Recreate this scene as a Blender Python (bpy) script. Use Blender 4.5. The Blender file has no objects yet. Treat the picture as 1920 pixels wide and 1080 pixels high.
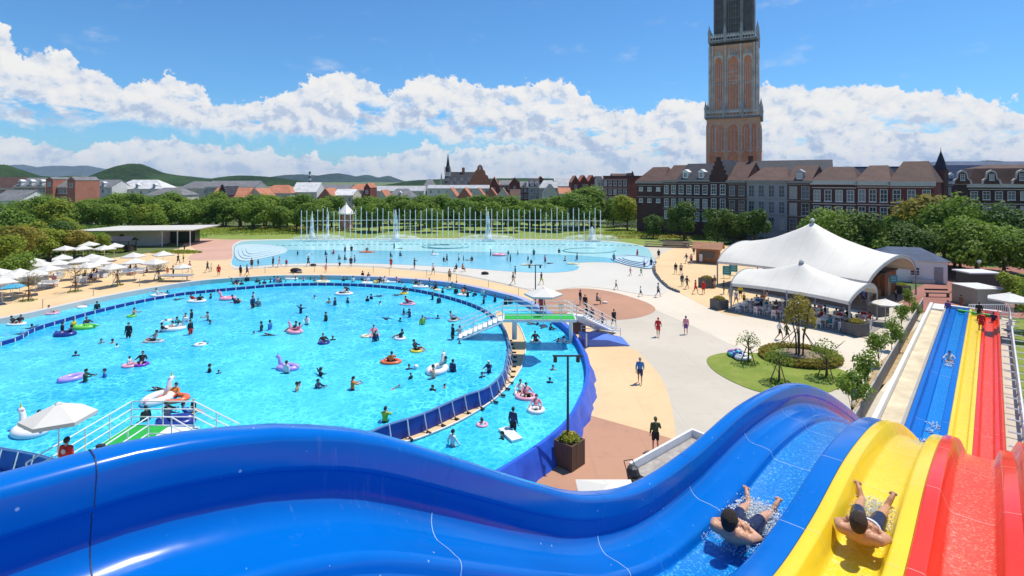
import bpy, bmesh, math, random
from mathutils import Vector, Matrix
R = math.radians
random.seed(7)
scn = bpy.context.scene
# ---------------------------------------------------------------- camera
H = 14.0; F = 1000.0; HZ = 338.0
cam_d = bpy.data.cameras.new('camera'); cam = bpy.data.objects.new('camera', cam_d)
scn.collection.objects.link(cam); scn.camera = cam
cam.location = (0, 0, H); cam.rotation_euler = (R(90), 0, 0)
cam_d.sensor_width = 36; cam_d.lens = 36*F/1920; cam_d.shift_y = -(540-HZ)/1920
cam_d.clip_start = 0.1; cam_d.clip_end = 60000
scn.render.resolution_x = 1024; scn.render.resolution_y = 576
# ---------------------------------------------------------------- light and exposure
SUN_EL = R(68); SUN_AZ = math.atan2(.87, .49)          # azimuth from +Y towards +X
scn.view_settings.view_transform = 'Standard'; scn.view_settings.look = 'None'
scn.view_settings.exposure = 0.0; scn.view_settings.gamma = 1
sd = bpy.data.lights.new('sun', 'SUN'); sd.energy = 4.9; sd.angle = R(0.53); sd.color = (1, .93, .80)
sun = bpy.data.objects.new('sun', sd); scn.collection.objects.link(sun)
S = Vector((math.sin(SUN_AZ)*math.cos(SUN_EL), math.cos(SUN_AZ)*math.cos(SUN_EL), math.sin(SUN_EL)))
sun.rotation_euler = S.to_track_quat('Z', 'Y').to_euler(); sun.location = (30, 20, 80)
W = bpy.data.worlds.new("World"); scn.world = W; W.use_nodes = True
wt = W.node_tree; wt.nodes.clear()
class NT:
    def __init__(s, t): s.t = t
    def n(s, typ, **k):
        nd = s.t.nodes.new('ShaderNode'+typ)
        for a, v in k.items(): setattr(nd, a, v)
        return nd
    def l(s, a, b): s.t.links.new(a, b)
    def setin(s, sock, v):
        if isinstance(v, bpy.types.NodeSocket): s.l(v, sock)
        elif isinstance(v, (tuple, list)) and sock.type == 'RGBA' and len(v) == 3: sock.default_value = (*v, 1)
        else: sock.default_value = v
    def m(s, op, a, b=0, c=0, clamp=False):
        nd = s.n('Math', operation=op, use_clamp=clamp)
        for i, v in enumerate((a, b, c)): s.setin(nd.inputs[i], v)
        return nd.outputs[0]
    def vm(s, op, a, b=None, out=0):
        nd = s.n('VectorMath', operation=op); s.setin(nd.inputs[0], a)
        if b is not None: s.setin(nd.inputs[3 if op == 'SCALE' else 1], b)
        return nd.outputs[out]
    def mix(s, f, a, b, bt='MIX'):
        nd = s.n('Mix', data_type='RGBA', blend_type=bt)
        s.setin(nd.inputs[0], f); s.setin(nd.inputs[6], a); s.setin(nd.inputs[7], b); return nd.outputs[2]
    def noise(s, v, sc, det=4, rough=.55, out=0, dist=0):
        nd = s.n('TexNoise'); s.setin(nd.inputs['Vector'], v); nd.inputs['Scale'].default_value = sc
        nd.inputs['Detail'].default_value = det; nd.inputs['Roughness'].default_value = rough
        nd.inputs['Distortion'].default_value = dist; return nd.outputs[out]
    def mr(s, v, a, b, c=0, d=1, sm=True):
        nd = s.n('MapRange', interpolation_type='SMOOTHSTEP' if sm else 'LINEAR'); s.setin(nd.inputs[0], v)
        for i, q in enumerate((a, b, c, d)): s.setin(nd.inputs[i+1], q)
        return nd.outputs[0]
    def ramp(s, v, pts):
        nd = s.n('ValToRGB'); s.setin(nd.inputs[0], v); e = nd.color_ramp.elements
        while len(e) > 1: e.remove(e[-1])
        e[0].position = pts[0][0]; e[0].color = col4(pts[0][1])
        for p, c in pts[1:]:
            q = e.new(p); q.color = col4(c)
        return nd.outputs[0]
    def xyz(s, x, y, z=0):
        nd = s.n('CombineXYZ')
        for i, v in enumerate((x, y, z)): s.setin(nd.inputs[i], v)
        return nd.outputs[0]
def col4(c): return (c, c, c, 1) if isinstance(c, (int, float)) else (*c, 1)
w = NT(wt)
sky = w.n('TexSky'); sky.sky_type = 'NISHITA'; sky.sun_disc = False
sky.sun_elevation = SUN_EL; sky.sun_rotation = SUN_AZ; sky.air_density = 1.0; sky.dust_density = .35; sky.ozone_density = 3.0
tc = w.n('TexCoord').outputs['Generated']
sp = w.n('SeparateXYZ'); w.l(tc, sp.inputs[0])
azr = w.m('ARCTAN2', sp.outputs[0], sp.outputs[1])
hyp = w.m('SQRT', w.m('ADD', w.m('MULTIPLY', sp.outputs[0], sp.outputs[0]), w.m('MULTIPLY', sp.outputs[1], sp.outputs[1])))
elv = w.m('DIVIDE', sp.outputs[2], w.m('MAXIMUM', hyp, .02))
pc = w.vm('NORMALIZE', tc)
def az_of(x): return math.atan((x-960)/F)
def el_of(x, y): return (HZ-y)/F*math.cos(az_of(x))
def profile(a, pts, scale=.4):
    lo, hi = az_of(-200), az_of(2120)
    v = w.mr(a, lo, hi, 0, 1, False)
    return w.m('MULTIPLY', w.ramp(v, [((az_of(x)-lo)/(hi-lo), el_of(x, y)/scale) for x, y in pts]), scale)
topA = [(-200, 60), (0, 40), (40, 85), (110, 92), (180, 128), (240, 172), (300, 140), (350, 150), (410, 182), (480, 190), (560, 158), (620, 130), (680, 143), (735, 170), (790, 138), (870, 147), (910, 165), (1000, 160), (1060, 150), (1110, 190), (1190, 205), (1270, 186), (1330, 200), (1430, 158), (1500, 172), (1580, 168), (1650, 158), (1750, 168), (1840, 190), (1920, 205), (2120, 180)]
botA = [(-200, 221), (0, 218), (100, 230), (200, 238), (300, 242), (420, 249), (560, 258), (680, 253), (760, 246), (860, 268), (960, 274), (1040, 281), (1140, 298), (1240, 331), (1300, 340), (2120, 342)]
topB = [(-200, 241), (0, 248), (60, 254), (110, 267), (200, 263), (250, 272), (310, 259), (400, 263), (440, 259), (490, 273), (540, 281), (600, 275), (640, 293), (700, 283), (760, 272), (850, 271), (1000, 273), (1100, 281), (1240, 291), (2120, 291)]
nv = w.noise(pc, 7, 3, .5, 1); nv2 = w.noise(pc, 26, 7, .66, 1)
def cen(v, k): return w.vm('SCALE', w.vm('SUBTRACT', v, (.5, .5, .5)), k)
wsum = w.vm('ADD', cen(nv, .05), cen(nv2, .085))
ws = w.n('SeparateXYZ'); w.l(wsum, ws.inputs[0])
a2 = w.m('ADD', azr, w.m('MULTIPLY', ws.outputs[0], 1.1)); e2 = w.m('ADD', elv, w.m('MULTIPLY', ws.outputs[2], .9))
tA = profile(a2, topA); bA = profile(a2, botA); tB = profile(a2, topB)
holes = w.mr(w.noise(w.vm('MULTIPLY', pc, (1, 1, 2.6)), 9, 6, .62), .36, .46)
relA = w.m('DIVIDE', w.m('SUBTRACT', e2, bA), w.m('SUBTRACT', tA, bA))
mA = w.m('MULTIPLY', w.mr(w.m('SUBTRACT', tA, e2), 0, .005), w.mr(w.m('SUBTRACT', e2, bA), -.006, .016))
mA = w.m('MULTIPLY', mA, w.m('MAXIMUM', holes, w.mr(relA, .5, .8)))
mB = w.m('MULTIPLY', w.mr(w.m('SUBTRACT', tB, e2), 0, .006), w.mr(elv, -.02, .004))
wisp = w.m('MULTIPLY', w.mr(w.noise(w.vm('MULTIPLY', pc, (1, 1, 2.5)), 11, 6, .6), .60, .80), w.mr(elv, .07, .16))
wisp = w.m('MULTIPLY', wisp, .28)
# relief shading: compare density here with density a step towards the sun
def dens(off): return w.noise(w.vm('ADD', w.vm('MULTIPLY', pc, (1, 1, 1.25)), off), 21, 8, .62)
rl = w.m('SUBTRACT', dens((0, 0, 0)), dens((.009, 0, .014)))
rl = w.m('ADD', .55, w.m('MULTIPLY', rl, 4.2), clamp=True)
f = w.m('ADD', w.m('MULTIPLY', rl, .80), w.m('MULTIPLY', w.mr(relA, .10, .9), .34), clamp=True)
fB = w.m('ADD', w.m('MULTIPLY', rl, .75), .26, clamp=True)
f = w.mix(mA, fB, f)
cc = w.ramp(f, [(0, (.48, .60, .82)), (.32, (.66, .76, .92)), (.55, (.90, .94, 1.0)), (.85, (1.0, 1.0, 1.0)), (1, (1.05, 1.04, 1.02))])
mask = w.m('MAXIMUM', w.m('MAXIMUM', mA, w.m('MULTIPLY', mB, .93)), wisp)
mask = w.m('MULTIPLY', mask, w.mr(elv, -.01, .003))
bg1 = w.n('Background'); bg1.inputs[1].default_value = .12
w.l(w.mix(1.0, sky.outputs[0], (.50, .92, 1.24), 'MULTIPLY'), bg1.inputs[0])
bg2 = w.n('Background'); bg2.inputs[1].default_value = .88; w.l(cc, bg2.inputs[0])
ms = w.n('MixShader'); w.l(mask, ms.inputs[0]); w.l(bg1.outputs[0], ms.inputs[1]); w.l(bg2.outputs[0], ms.inputs[2])
wo = w.n('OutputWorld'); w.l(ms.outputs[0], wo.inputs[0])
# ---------------------------------------------------------------- materials
MATS = {}
def mat(name, c, rough=.6, var=.12, vs=3.0, bump=0, bs=20, metal=0, spec=.5, coat=0, world=False, c2=None, trans=0, alpha=1, detail=4, stretch=None):
    """procedural material: base colour with noise variation (and an optional second colour) plus fine bump"""
    if name in MATS: return MATS[name]
    m = bpy.data.materials.new(name); m.use_nodes = True; t = NT(m.node_tree); MATS[name] = m
    p = m.node_tree.nodes['Principled BSDF']
    if world: v = t.n('NewGeometry').outputs['Position']
    else: v = t.n('TexCoord').outputs['Object']
    if stretch: v = t.vm('MULTIPLY', v, stretch)
    nz = t.noise(v, vs, detail, .6)
    if c2 is None:
        lo = tuple(x*(1-var) for x in c); hi = tuple(min(1, x*(1+var)) for x in c)
    else: lo, hi = c, c2
    t.l(t.ramp(nz, [(.3, lo), (.7, hi)]), p.inputs['Base Color'])
    p.inputs['Roughness'].default_value = rough; p.inputs['Metallic'].default_value = metal
    p.inputs['Specular IOR Level'].default_value = spec; p.inputs['Coat Weight'].default_value = coat
    p.inputs['Transmission Weight'].default_value = trans; p.inputs['Alpha'].default_value = alpha
    if bump:
        b = t.n('Bump'); b.inputs['Strength'].default_value = bump; b.inputs['Distance'].default_value = .05
        t.l(t.noise(v, bs, 4, .6), b.inputs['Height']); t.l(b.outputs[0], p.inputs['Normal'])
    return m
# ---------------------------------------------------------------- mesh helpers
COL = scn.collection
class MB:
    def __init__(s): s.v = []; s.f = []; s.mi = []; s.k = 0
    def add(s, vs, fs, M=None):
        b = len(s.v)
        for p in vs:
            s.v.append(tuple(M @ Vector(p)) if M is not None else tuple(p))
        for f in fs: s.f.append([i+b for i in f]); s.mi.append(s.k)
        return s
    def box(s, c, d, rz=0, M=None):
        x, y, z = d[0]/2, d[1]/2, d[2]/2; ca, sa = math.cos(rz), math.sin(rz)
        vs = [(c[0]+a*x*ca-b*y*sa, c[1]+a*x*sa+b*y*ca, c[2]+e*z) for e in (-1, 1) for b in (-1, 1) for a in (-1, 1)]
        return s.add(vs, [(0, 2, 3, 1), (4, 5, 7, 6), (0, 1, 5, 4), (2, 6, 7, 3), (0, 4, 6, 2), (1, 3, 7, 5)], M)
    def rings(s, rs, close=False, cap=True, M=None):
        n = len(rs[0]); vs = [p for r in rs for p in r]; fs = []; k = len(rs)
        for i in range(k if close else k-1):
            j = (i+1) % k
            for a in range(n): b = (a+1) % n; fs.append((i*n+a, i*n+b, j*n+b, j*n+a))
        if cap and not close: fs.append(tuple(range(n))[::-1]); fs.append(tuple(range((k-1)*n, k*n)))
        return s.add(vs, fs, M)
    def tube(s, pts, r, n=6, cap=True, M=None):
        pts = [Vector(p) for p in pts]; rr = r if isinstance(r, (list, tuple)) else [r]*len(pts); out = []
        for i, p in enumerate(pts):
            d = (pts[min(i+1, len(pts)-1)]-pts[max(i-1, 0)])
            d = d.normalized() if d.length > 1e-9 else Vector((0, 0, 1))
            a = d.orthogonal().normalized() if abs(d.z) > .99 else d.cross(Vector((0, 0, 1))).normalized()
            b = d.cross(a)
            out.append([tuple(p+(a*math.cos(q)+b*math.sin(q))*rr[i]) for q in [2*math.pi*k/n for k in range(n)]])
        return s.rings(out, cap=cap, M=M)
    def lathe(s, prof, c=(0, 0, 0), n=12, M=None, sx=1, sy=1):
        rs = [[(c[0]+r*sx*math.cos(2*math.pi*k/n), c[1]+r*sy*math.sin(2*math.pi*k/n), c[2]+z) for k in range(n)] for r, z in prof]
        return s.rings(rs, M=M)
    def ball(s, c, r, n=10, m=6, M=None):
        if not isinstance(r, (tuple, list)): r = (r, r, r)
        rs = []
        for i in range(m+1):
            t = -math.pi/2+math.pi*i/m; q = max(math.cos(t), .02)
            rs.append([(c[0]+r[0]*q*math.cos(2*math.pi*k/n), c[1]+r[1]*q*math.sin(2*math.pi*k/n), c[2]+r[2]*math.sin(t)) for k in range(n)])
        return s.rings(rs, M=M)
    def prism(s, poly, z0, z1, M=None):
        n = len(poly); a = [(p[0], p[1], z0) for p in poly]; b = [(p[0], p[1], z1) for p in poly]
        return s.rings([a, b], M=M)
    def quad(s, a, b, c, d, M=None): return s.add([a, b, c, d], [(0, 1, 2, 3)], M)
    def torus(s, c, R0, r, n=20, m=8, sx=1, M=None):
        rs = []
        for i in range(n):
            t = 2*math.pi*i/n
            rs.append([(c[0]+(R0+r*math.cos(2*math.pi*k/m))*math.cos(t)*sx, c[1]+(R0+r*math.cos(2*math.pi*k/m))*math.sin(t), c[2]+r*math.sin(2*math.pi*k/m)) for k in range(m)])
        return s.rings(rs, close=True, M=M)
    def build(s, name, mats, parent=None, smooth=False, loc=None, fix=True):
        me = bpy.data.meshes.new(name); me.from_pydata(s.v, [], s.f)
        mats = mats if isinstance(mats, (list, tuple)) else [mats]
        for m in mats: me.materials.append(m)
        if len(mats) > 1: me.polygons.foreach_set('material_index', s.mi)
        me.update()
        if fix:
            bm = bmesh.new(); bm.from_mesh(me); bmesh.ops.recalc_face_normals(bm, faces=bm.faces); bm.to_mesh(me); bm.free()
        if smooth:
            me.polygons.foreach_set('use_smooth', [True]*len(me.polygons))
            if smooth != True: me.set_sharp_from_angle(angle=R(smooth))
        o = bpy.data.objects.new(name, me); COL.objects.link(o)
        if parent: o.parent = parent
        if loc: o.location = loc
        return o
def tag(o, label=None, cat=None, group=None, kind=None):
    if label: o['label'] = label
    if cat: o['category'] = cat
    if group: o['group'] = group
    if kind: o['kind'] = kind
    return o
def thing(name, label, cat, loc=(0, 0, 0), rz=0, group=None):
    o = bpy.data.objects.new(name, None); COL.objects.link(o); o.location = loc; o.rotation_euler = (0, 0, rz)
    o.empty_display_size = .3
    return tag(o, label, cat, group)
def copy_tree(o, parent=None):
    c = o.copy(); COL.objects.link(c)
    if parent: c.parent = parent
    for ch in list(o.children): copy_tree(ch, c)
    return c
def place(o, loc, rz=0, sc=None, label=None, group=None):
    o.location = loc; o.rotation_euler = (0, 0, rz)
    if sc: o.scale = (sc, sc, sc) if isinstance(sc, (int, float)) else sc
    return tag(o, label, None, group)
def G(x, y, z=0.0):
    """point of the horizontal plane at height z seen at photo pixel (x, y)"""
    D = F*(H-z)/(y-HZ); return Vector(((x-960)*D/F, D, z))
def AT(x, D, z=0.0): return Vector(((x-960)*D/F, D, z))
def ZY(y, D): return H-(y-HZ)*D/F
def spline(pts, n=6, closed=True):
    pts = [Vector(p) for p in pts]; out = []; k = len(pts)
    for i in range(k if closed else k-1):
        if closed: p = [pts[(i+j) % k] for j in (-1, 0, 1, 2)]
        else: p = [pts[max(i-1, 0)], pts[i], pts[i+1], pts[min(i+2, k-1)]]
        for j in range(n):
            t = j/n
            out.append(.5*((2*p[1])+(p[2]-p[0])*t+(2*p[0]-5*p[1]+4*p[2]-p[3])*t*t+(3*p[1]-p[0]-3*p[2]+p[3])*t**3))
    if not closed: out.append(pts[-1])
    return out
def gpoly(pxs, z=0.0, n=6, smooth=True):
    ps = [G(x, y, z) for x, y in pxs]
    return spline(ps, n) if smooth else ps
ZN = [0]
def sheet(name, poly, z, m, kind='structure', thick=0):
    ZN[0] += 1; z += ZN[0]*.0011
    me = bpy.data.meshes.new(name); bm = bmesh.new()
    vs = [bm.verts.new((p[0], p[1], z)) for p in poly]; f = bm.faces.new(vs)
    bmesh.ops.triangulate(bm, faces=[f]); bmesh.ops.recalc_face_normals(bm, faces=bm.faces)
    if sum(f.normal.z for f in bm.faces) < 0: bmesh.ops.reverse_faces(bm, faces=bm.faces)
    bm.to_mesh(me); bm.free(); me.materials.append(m)
    o = bpy.data.objects.new(name, me); COL.objects.link(o)
    if kind: o['kind'] = kind
    return o
# ---------------------------------------------------------------- setting materials
def paving_mat(name, c, joint=0, stain=.12, seed=0, rough=.8):
    m = bpy.data.materials.new(name); m.use_nodes = True; t = NT(m.node_tree); p = m.node_tree.nodes['Principled BSDF']
    v = t.n('NewGeometry').outputs['Position']; v = t.vm('ADD', v, (seed*13.0, 0, 0))
    big = t.noise(v, .12, 5, .6); mid = t.noise(v, 1.3, 6, .65); fine = t.noise(v, 25, 3, .6)
    c0 = t.mix(t.mr(big, .3, .7), tuple(x*(1-stain) for x in c), tuple(min(1, x*(1+stain*.6)) for x in c))
    c0 = t.mix(t.m('MULTIPLY', t.mr(mid, .50, .8), .45), c0, tuple(x*.72 for x in c))
    c0 = t.mix(t.m('MULTIPLY', fine, .22), c0, tuple(x*.6 for x in c))
    if joint:
        s = t.n('SeparateXYZ'); t.l(v, s.inputs[0]); g = None
        for i in (0, 1):
            q = t.m('ABSOLUTE', t.m('SUBTRACT', t.m('FRACT', t.m('DIVIDE', s.outputs[i], joint)), .5))
            q = t.mr(q, .5-.02/joint, .5, 0, 1); g = q if g is None else t.m('MAXIMUM', g, q)
        c0 = t.mix(t.m('MULTIPLY', g, .5), c0, tuple(x*.55 for x in c))
    t.l(c0, p.inputs['Base Color']); p.inputs['Roughness'].default_value = rough; p.inputs['Specular IOR Level'].default_value = .3
    b = t.n('Bump'); b.inputs['Strength'].default_value = .25; b.inputs['Distance'].default_value = .01
    t.l(fine, b.inputs['Height']); t.l(b.outputs[0], p.inputs['Normal'])
    return m
def water_mat(name, deep, light, cell=1.0, amt=1.0, rough=.08, wave=.5, speck=0):
    """pool water: tinted body, net of caustic light painted into the colour, rippled glossy surface"""
    m = bpy.data.materials.new(name); m.use_nodes = True; t = NT(m.node_tree); p = m.node_tree.nodes['Principled BSDF']
    v = t.n('NewGeometry').outputs['Position']
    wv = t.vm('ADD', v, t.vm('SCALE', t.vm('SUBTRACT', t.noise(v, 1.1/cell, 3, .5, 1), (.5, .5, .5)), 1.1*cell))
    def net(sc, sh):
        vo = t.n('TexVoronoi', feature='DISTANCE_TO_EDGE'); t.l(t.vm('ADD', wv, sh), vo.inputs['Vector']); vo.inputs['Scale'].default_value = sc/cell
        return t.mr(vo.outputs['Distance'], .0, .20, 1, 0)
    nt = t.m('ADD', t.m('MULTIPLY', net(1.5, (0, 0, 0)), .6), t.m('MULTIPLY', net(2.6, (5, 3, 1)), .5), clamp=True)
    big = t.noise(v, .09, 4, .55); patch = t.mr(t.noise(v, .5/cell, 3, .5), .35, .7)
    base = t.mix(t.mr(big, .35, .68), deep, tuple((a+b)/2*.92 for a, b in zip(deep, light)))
    c = t.mix(t.m('MULTIPLY', t.m('MULTIPLY', nt, t.m('ADD', .35, t.m('MULTIPLY', patch, .65))), amt), base, light)  # caustic lines of focused sunlight are painted into the water's base colour
    if speck:
        sp_ = t.mr(t.noise(v, 42, 2, .8), .60, .72); c = t.mix(t.m('MULTIPLY', sp_, speck), c, (.75, .92, 1))
    t.l(c, p.inputs['Base Color']); p.inputs['Roughness'].default_value = rough; p.inputs['IOR'].default_value = 1.33; p.inputs['Specular IOR Level'].default_value = .28
    b = t.n('Bump'); b.inputs['Strength'].default_value = wave; b.inputs['Distance'].default_value = .08
    t.l(t.noise(v, 2.4/cell, 4, .6), b.inputs['Height']); t.l(b.outputs[0], p.inputs['Normal'])
    return m
M_conc = paving_mat('pale_concrete', (.70, .61, .49), 4.0, .07, 1)
M_conc2 = paving_mat('grey_concrete', (.57, .51, .42), 4.0, .08, 2)
M_beach = paving_mat('beach_concrete', (.70, .65, .56), 0, .05, 3, .45)
M_tan = paving_mat('tan_paving', (.74, .53, .30), 3.0, .09, 4)
M_terra = paving_mat('terracotta_paving', (.47, .255, .165), 3.0, .13, 5)
M_pink = paving_mat('pink_paving', (.60, .36, .27), 0, .1, 6)
M_brick = paving_mat('red_brick_paving', (.36, .155, .12), .9, .14, 7)
M_earth = mat('ground_grass', (.07, .12, .03), .95, world=True, c2=(.16, .18, .06), vs=.02, detail=8)
def lawn_mat(name, a, b, c):
    m = bpy.data.materials.new(name); m.use_nodes = True; t = NT(m.node_tree); p = m.node_tree.nodes['Principled BSDF']
    v = t.n('NewGeometry').outputs['Position']
    x = t.mix(t.mr(t.noise(v, .25, 6, .65), .35, .65), a, b); x = t.mix(t.mr(t.noise(v, 1.5, 6, .7), .5, .75), x, c)
    x = t.mix(t.m('MULTIPLY', t.noise(v, 30, 3, .7), .4), x, tuple(q*.5 for q in a))
    t.l(x, p.inputs['Base Color']); p.inputs['Roughness'].default_value = .95
    bb = t.n('Bump'); bb.inputs['Strength'].default_value = .9; bb.inputs['Distance'].default_value = .06
    t.l(t.noise(v, 18, 4, .7), bb.inputs['Height']); t.l(bb.outputs[0], p.inputs['Normal']); return m
M_lawn = lawn_mat('lawn_grass', (.18, .26, .03), (.28, .34, .05), (.38, .36, .10))
M_lawnfar = lawn_mat('far_lawn_grass', (.20, .29, .05), (.27, .34, .06), (.36, .36, .14))
# ---------------------------------------------------------------- ground and paving
sheet('ground', [(-14000, -1500, 0), (14000, -1500, 0), (14000, 11500, 0), (-14000, 11500, 0)], -.012, M_earth)
sheet('plaza', gpoly([(-2600, 1500), (3200, 1500), (2600, 640), (1900, 600), (1720, 560), (1600, 500), (1450, 475), (1330, 456), (1200, 449), (420, 449), (350, 464), (200, 486), (60, 508), (-200, 540), (-600, 600)], 0, 1, False), 0, M_conc2)
sheet('concrete_path', gpoly([(1060, 541), (1110, 530), (1226, 505), (1240, 530), (1300, 562), (1400, 592), (1500, 610), (1640, 632), (1690, 640), (1730, 700), (1690, 740), (1560, 705), (1430, 672), (1386, 653), (1300, 612), (1232, 582), (1205, 565), (1140, 546)], 0, 4), .004, M_conc)
sheet('tan_terrace', gpoly([(-1500, 1100), (-1500, 640), (-200, 541), (60, 507), (200, 485), (335, 467), (352, 452), (440, 452), (436, 480), (440, 506), (540, 501), (640, 500), (720, 503), (850, 515), (950, 535), (1010, 551), (1075, 541), (1110, 560), (1110, 640), (1000, 700), (500, 1100)], 0, 1, False), .004, M_tan)
sheet('tan_paving', gpoly([(1060, 640), (1175, 650), (1212, 676), (1240, 708), (1256, 750), (1264, 790), (1272, 832), (1300, 860), (900, 900), (900, 700)], 0, 3), .008, M_tan)
sheet('terracotta_paving', gpoly([(1040, 766), (1105, 779), (1230, 814), (1345, 850), (1500, 1400), (400, 1400), (600, 900)], 0, 1, False), .012, M_terra)
sheet('brown_paving', gpoly([(1000, 549), (1050, 543), (1095, 541), (1145, 547), (1207, 565), (1229, 580), (1210, 592), (1170, 599), (1100, 600), (1020, 590)], 0, 5), .008, M_terra)
sheet('tan_path', gpoly([(1282, 458), (1240, 478), (1226, 495), (1234, 520), (1262, 542), (1337, 581), (1400, 592), (1440, 560), (1420, 500), (1390, 470), (1340, 458)], 0, 3), .008, M_tan)
sheet('pink_path', gpoly([(352, 452), (350, 458), (368, 470), (352, 486), (396, 488), (438, 484), (446, 466), (456, 452), (450, 447), (380, 445)], 0, 3), .008, M_pink)
sheet('brick_path', gpoly([(1690, 560), (1712, 585), (1750, 586), (1960, 600), (2200, 640), (2500, 560), (2100, 500), (1900, 478), (1860, 460), (1800, 470), (1775, 492), (1772, 520), (1735, 532)], 0, 2), .008, M_brick)
sheet('dark_earth', gpoly([(1120, 418), (1200, 432), (1300, 447), (1400, 462), (1500, 478), (1640, 478), (1900, 450), (1900, 412), (1500, 405)], 0, 1, False), .006, mat('dark_earth', (.045, .045, .04), .95, .4, .4, world=True, detail=8))
sheet('lawn', gpoly([(370, 447), (-100, 432), (330, 430), (560, 416), (700, 414), (1000, 416), (1150, 424), (1300, 440), (1390, 451), (1320, 458), (1220, 462), (1120, 452), (800, 449), (460, 449)], 0, 2), .010, M_lawnfar)
sheet('park_lawn', gpoly([(1770, 478), (1830, 500), (1888, 498), (1850, 480)], 0, 3), .014, M_lawn)
sheet('park_lawn', gpoly([(1885, 515), (1895, 535), (1960, 560), (2200, 560), (2100, 510)], 0, 3), .014, M_lawn)
sheet('side_lawn', gpoly([(1905, 600), (1893, 640), (1930, 900), (2600, 900), (2400, 620)], 0, 1, False), .014, M_lawn)
sheet('oval_lawn', gpoly([(1325, 677), (1335, 667), (1370, 661), (1425, 663), (1500, 672), (1560, 688), (1590, 702), (1570, 730), (1500, 745), (1427, 736), (1375, 717), (1338, 695)], 0, 5), .016, M_lawn)
sheet('mulch_bed', gpoly([(1625, 735), (1660, 720), (1770, 590), (1752, 582), (1640, 690), (1600, 760), (1606, 790)], 0, 1, False), .016, mat('dry_mulch', (.42, .30, .16), .9, .3, 2, world=True))
# ---------------------------------------------------------------- lagoon (shallow pool behind)
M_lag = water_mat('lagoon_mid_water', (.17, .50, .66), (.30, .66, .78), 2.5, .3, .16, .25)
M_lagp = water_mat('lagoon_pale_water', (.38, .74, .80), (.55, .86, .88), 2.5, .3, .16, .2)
sheet('lagoon_beach', gpoly([(442, 455), (436, 480), (440, 504), (540, 499), (640, 498), (720, 501), (850, 513), (950, 533), (1015, 547), (1090, 538), (1150, 543), (1226, 555), (1250, 540), (1228, 510), (1224, 480), (1200, 460), (1100, 450), (800, 447), (500, 449)], 0, 4), .012, M_beach)
sheet('lagoon_water', gpoly([(446, 458), (438, 480), (444, 500), (540, 495), (650, 494), (740, 496), (860, 502), (950, 509), (1020, 512), (1070, 509), (1086, 502), (1080, 494), (1130, 492), (1215, 496), (1222, 480), (1200, 461), (1100, 452), (800, 449), (500, 451)], 0, 4), .028, M_lag)
sheet('lagoon_shelf_water', gpoly([(446, 457), (448, 470), (530, 469), (640, 470), (760, 471), (900, 473), (1050, 478), (1140, 484), (1215, 494), (1222, 478), (1200, 461), (1100, 452), (800, 449), (500, 451)], 0, 4), .040, M_lagp)
M_step = mat('pool_step_paint', (.50, .66, .74), .4, .08, 2, world=True)
M_dk = mat('dark_line', (.04, .07, .14), .6)
def steps(pxs, n, label):
    t = thing('pool_steps', label, 'steps', G(*pxs[0]))
    base = [G(x, y) for x, y in pxs]; c = sum(base, Vector())/len(base); inv = t.location
    for i in range(n):
        k = 1-i*.17; poly = spline([c+(p-c)*k-inv for p in base], 4)
        z0 = .045+i*.11
        MB().prism(poly, z0, z0+.11).build('step', M_step, t)
        MB().tube([Vector((p.x, p.y, z0+.10)) for p in poly]+[Vector((poly[0].x, poly[0].y, z0+.1))], .035, 5).build('step_edge', M_dk if 'right' in label else M_beach, t)
steps([(1146, 486), (1165, 495), (1195, 502), (1222, 504), (1228, 488), (1200, 481), (1165, 480)], 4, 'curved dark edged steps at the right end of the lagoon')
steps([(440, 476), (452, 490), (490, 486), (536, 474), (528, 464), (480, 459), (446, 462)], 4, 'pale curved steps at the left end of the lagoon')
# ---------------------------------------------------------------- round pools
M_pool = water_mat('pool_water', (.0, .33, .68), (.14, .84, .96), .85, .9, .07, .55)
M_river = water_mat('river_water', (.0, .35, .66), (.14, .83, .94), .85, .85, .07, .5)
ZR, ZW, ZI, ZT = 1.30, .74, 1.42, 1.74
out_px = [(0, 597), (75, 582), (175, 560), (275, 541), (375, 526), (475, 518.5), (540, 516), (640, 516.5), (740, 521), (830, 528), (880, 536), (930, 547), (980, 561), (1045, 598), (1076, 627), (1093, 655), (1101, 680), (1101, 708), (1091, 739), (1067, 782), (1030, 817), (980, 852), (927, 884), (820, 940), (600, 985), (300, 1000), (60, 960)]
outer = [G(x, y, ZR) for x, y in out_px]+[Vector((-37, 20, 0)), Vector((-49, 28, 0)), Vector((-52, 38, 0))]
outer = spline(outer, 5)
in_px = [(0, 641), (62, 615), (125, 596), (175, 582.5), (250, 565), (325, 551), (375, 545), (475, 536), (540, 531.5), (640, 531), (740, 537), (815, 549), (890, 571), (935, 600), (953, 640), (951, 670), (943, 697), (915, 725), (869, 742), (791, 776), (713, 801), (600, 850), (350, 890), (200, 882), (110, 863), (0, 840)]
inner = spline([G(x, y, ZT) for x, y in in_px]+[Vector((-36, 27, 0)), Vector((-43, 34, 0))], 5)
walk_px = [(930, 583), (958, 597), (974, 612), (985, 640), (984, 662), (973, 697), (932, 744), (869, 785), (807, 813), (754, 830), (640, 855), (700, 800), (900, 700), (940, 660), (935, 620)]
walk = spline([G(x, y, .8) for x, y in walk_px], 5)
def vcol(poly, off):
    """offset a closed outline horizontally (positive = outwards)"""
    c = sum((Vector((p[0], p[1], 0)) for p in poly), Vector())/len(poly); n = len(poly); out = []
    for i, p in enumerate(poly):
        d = Vector(poly[(i+1) % n])-Vector(poly[i-1]); nr = Vector((d.y, -d.x, 0)).normalized()
        if nr.dot(Vector((p[0], p[1], 0))-c) < 0: nr = -nr
        out.append(Vector((p[0], p[1], 0))+nr*off)
    return out
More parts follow.
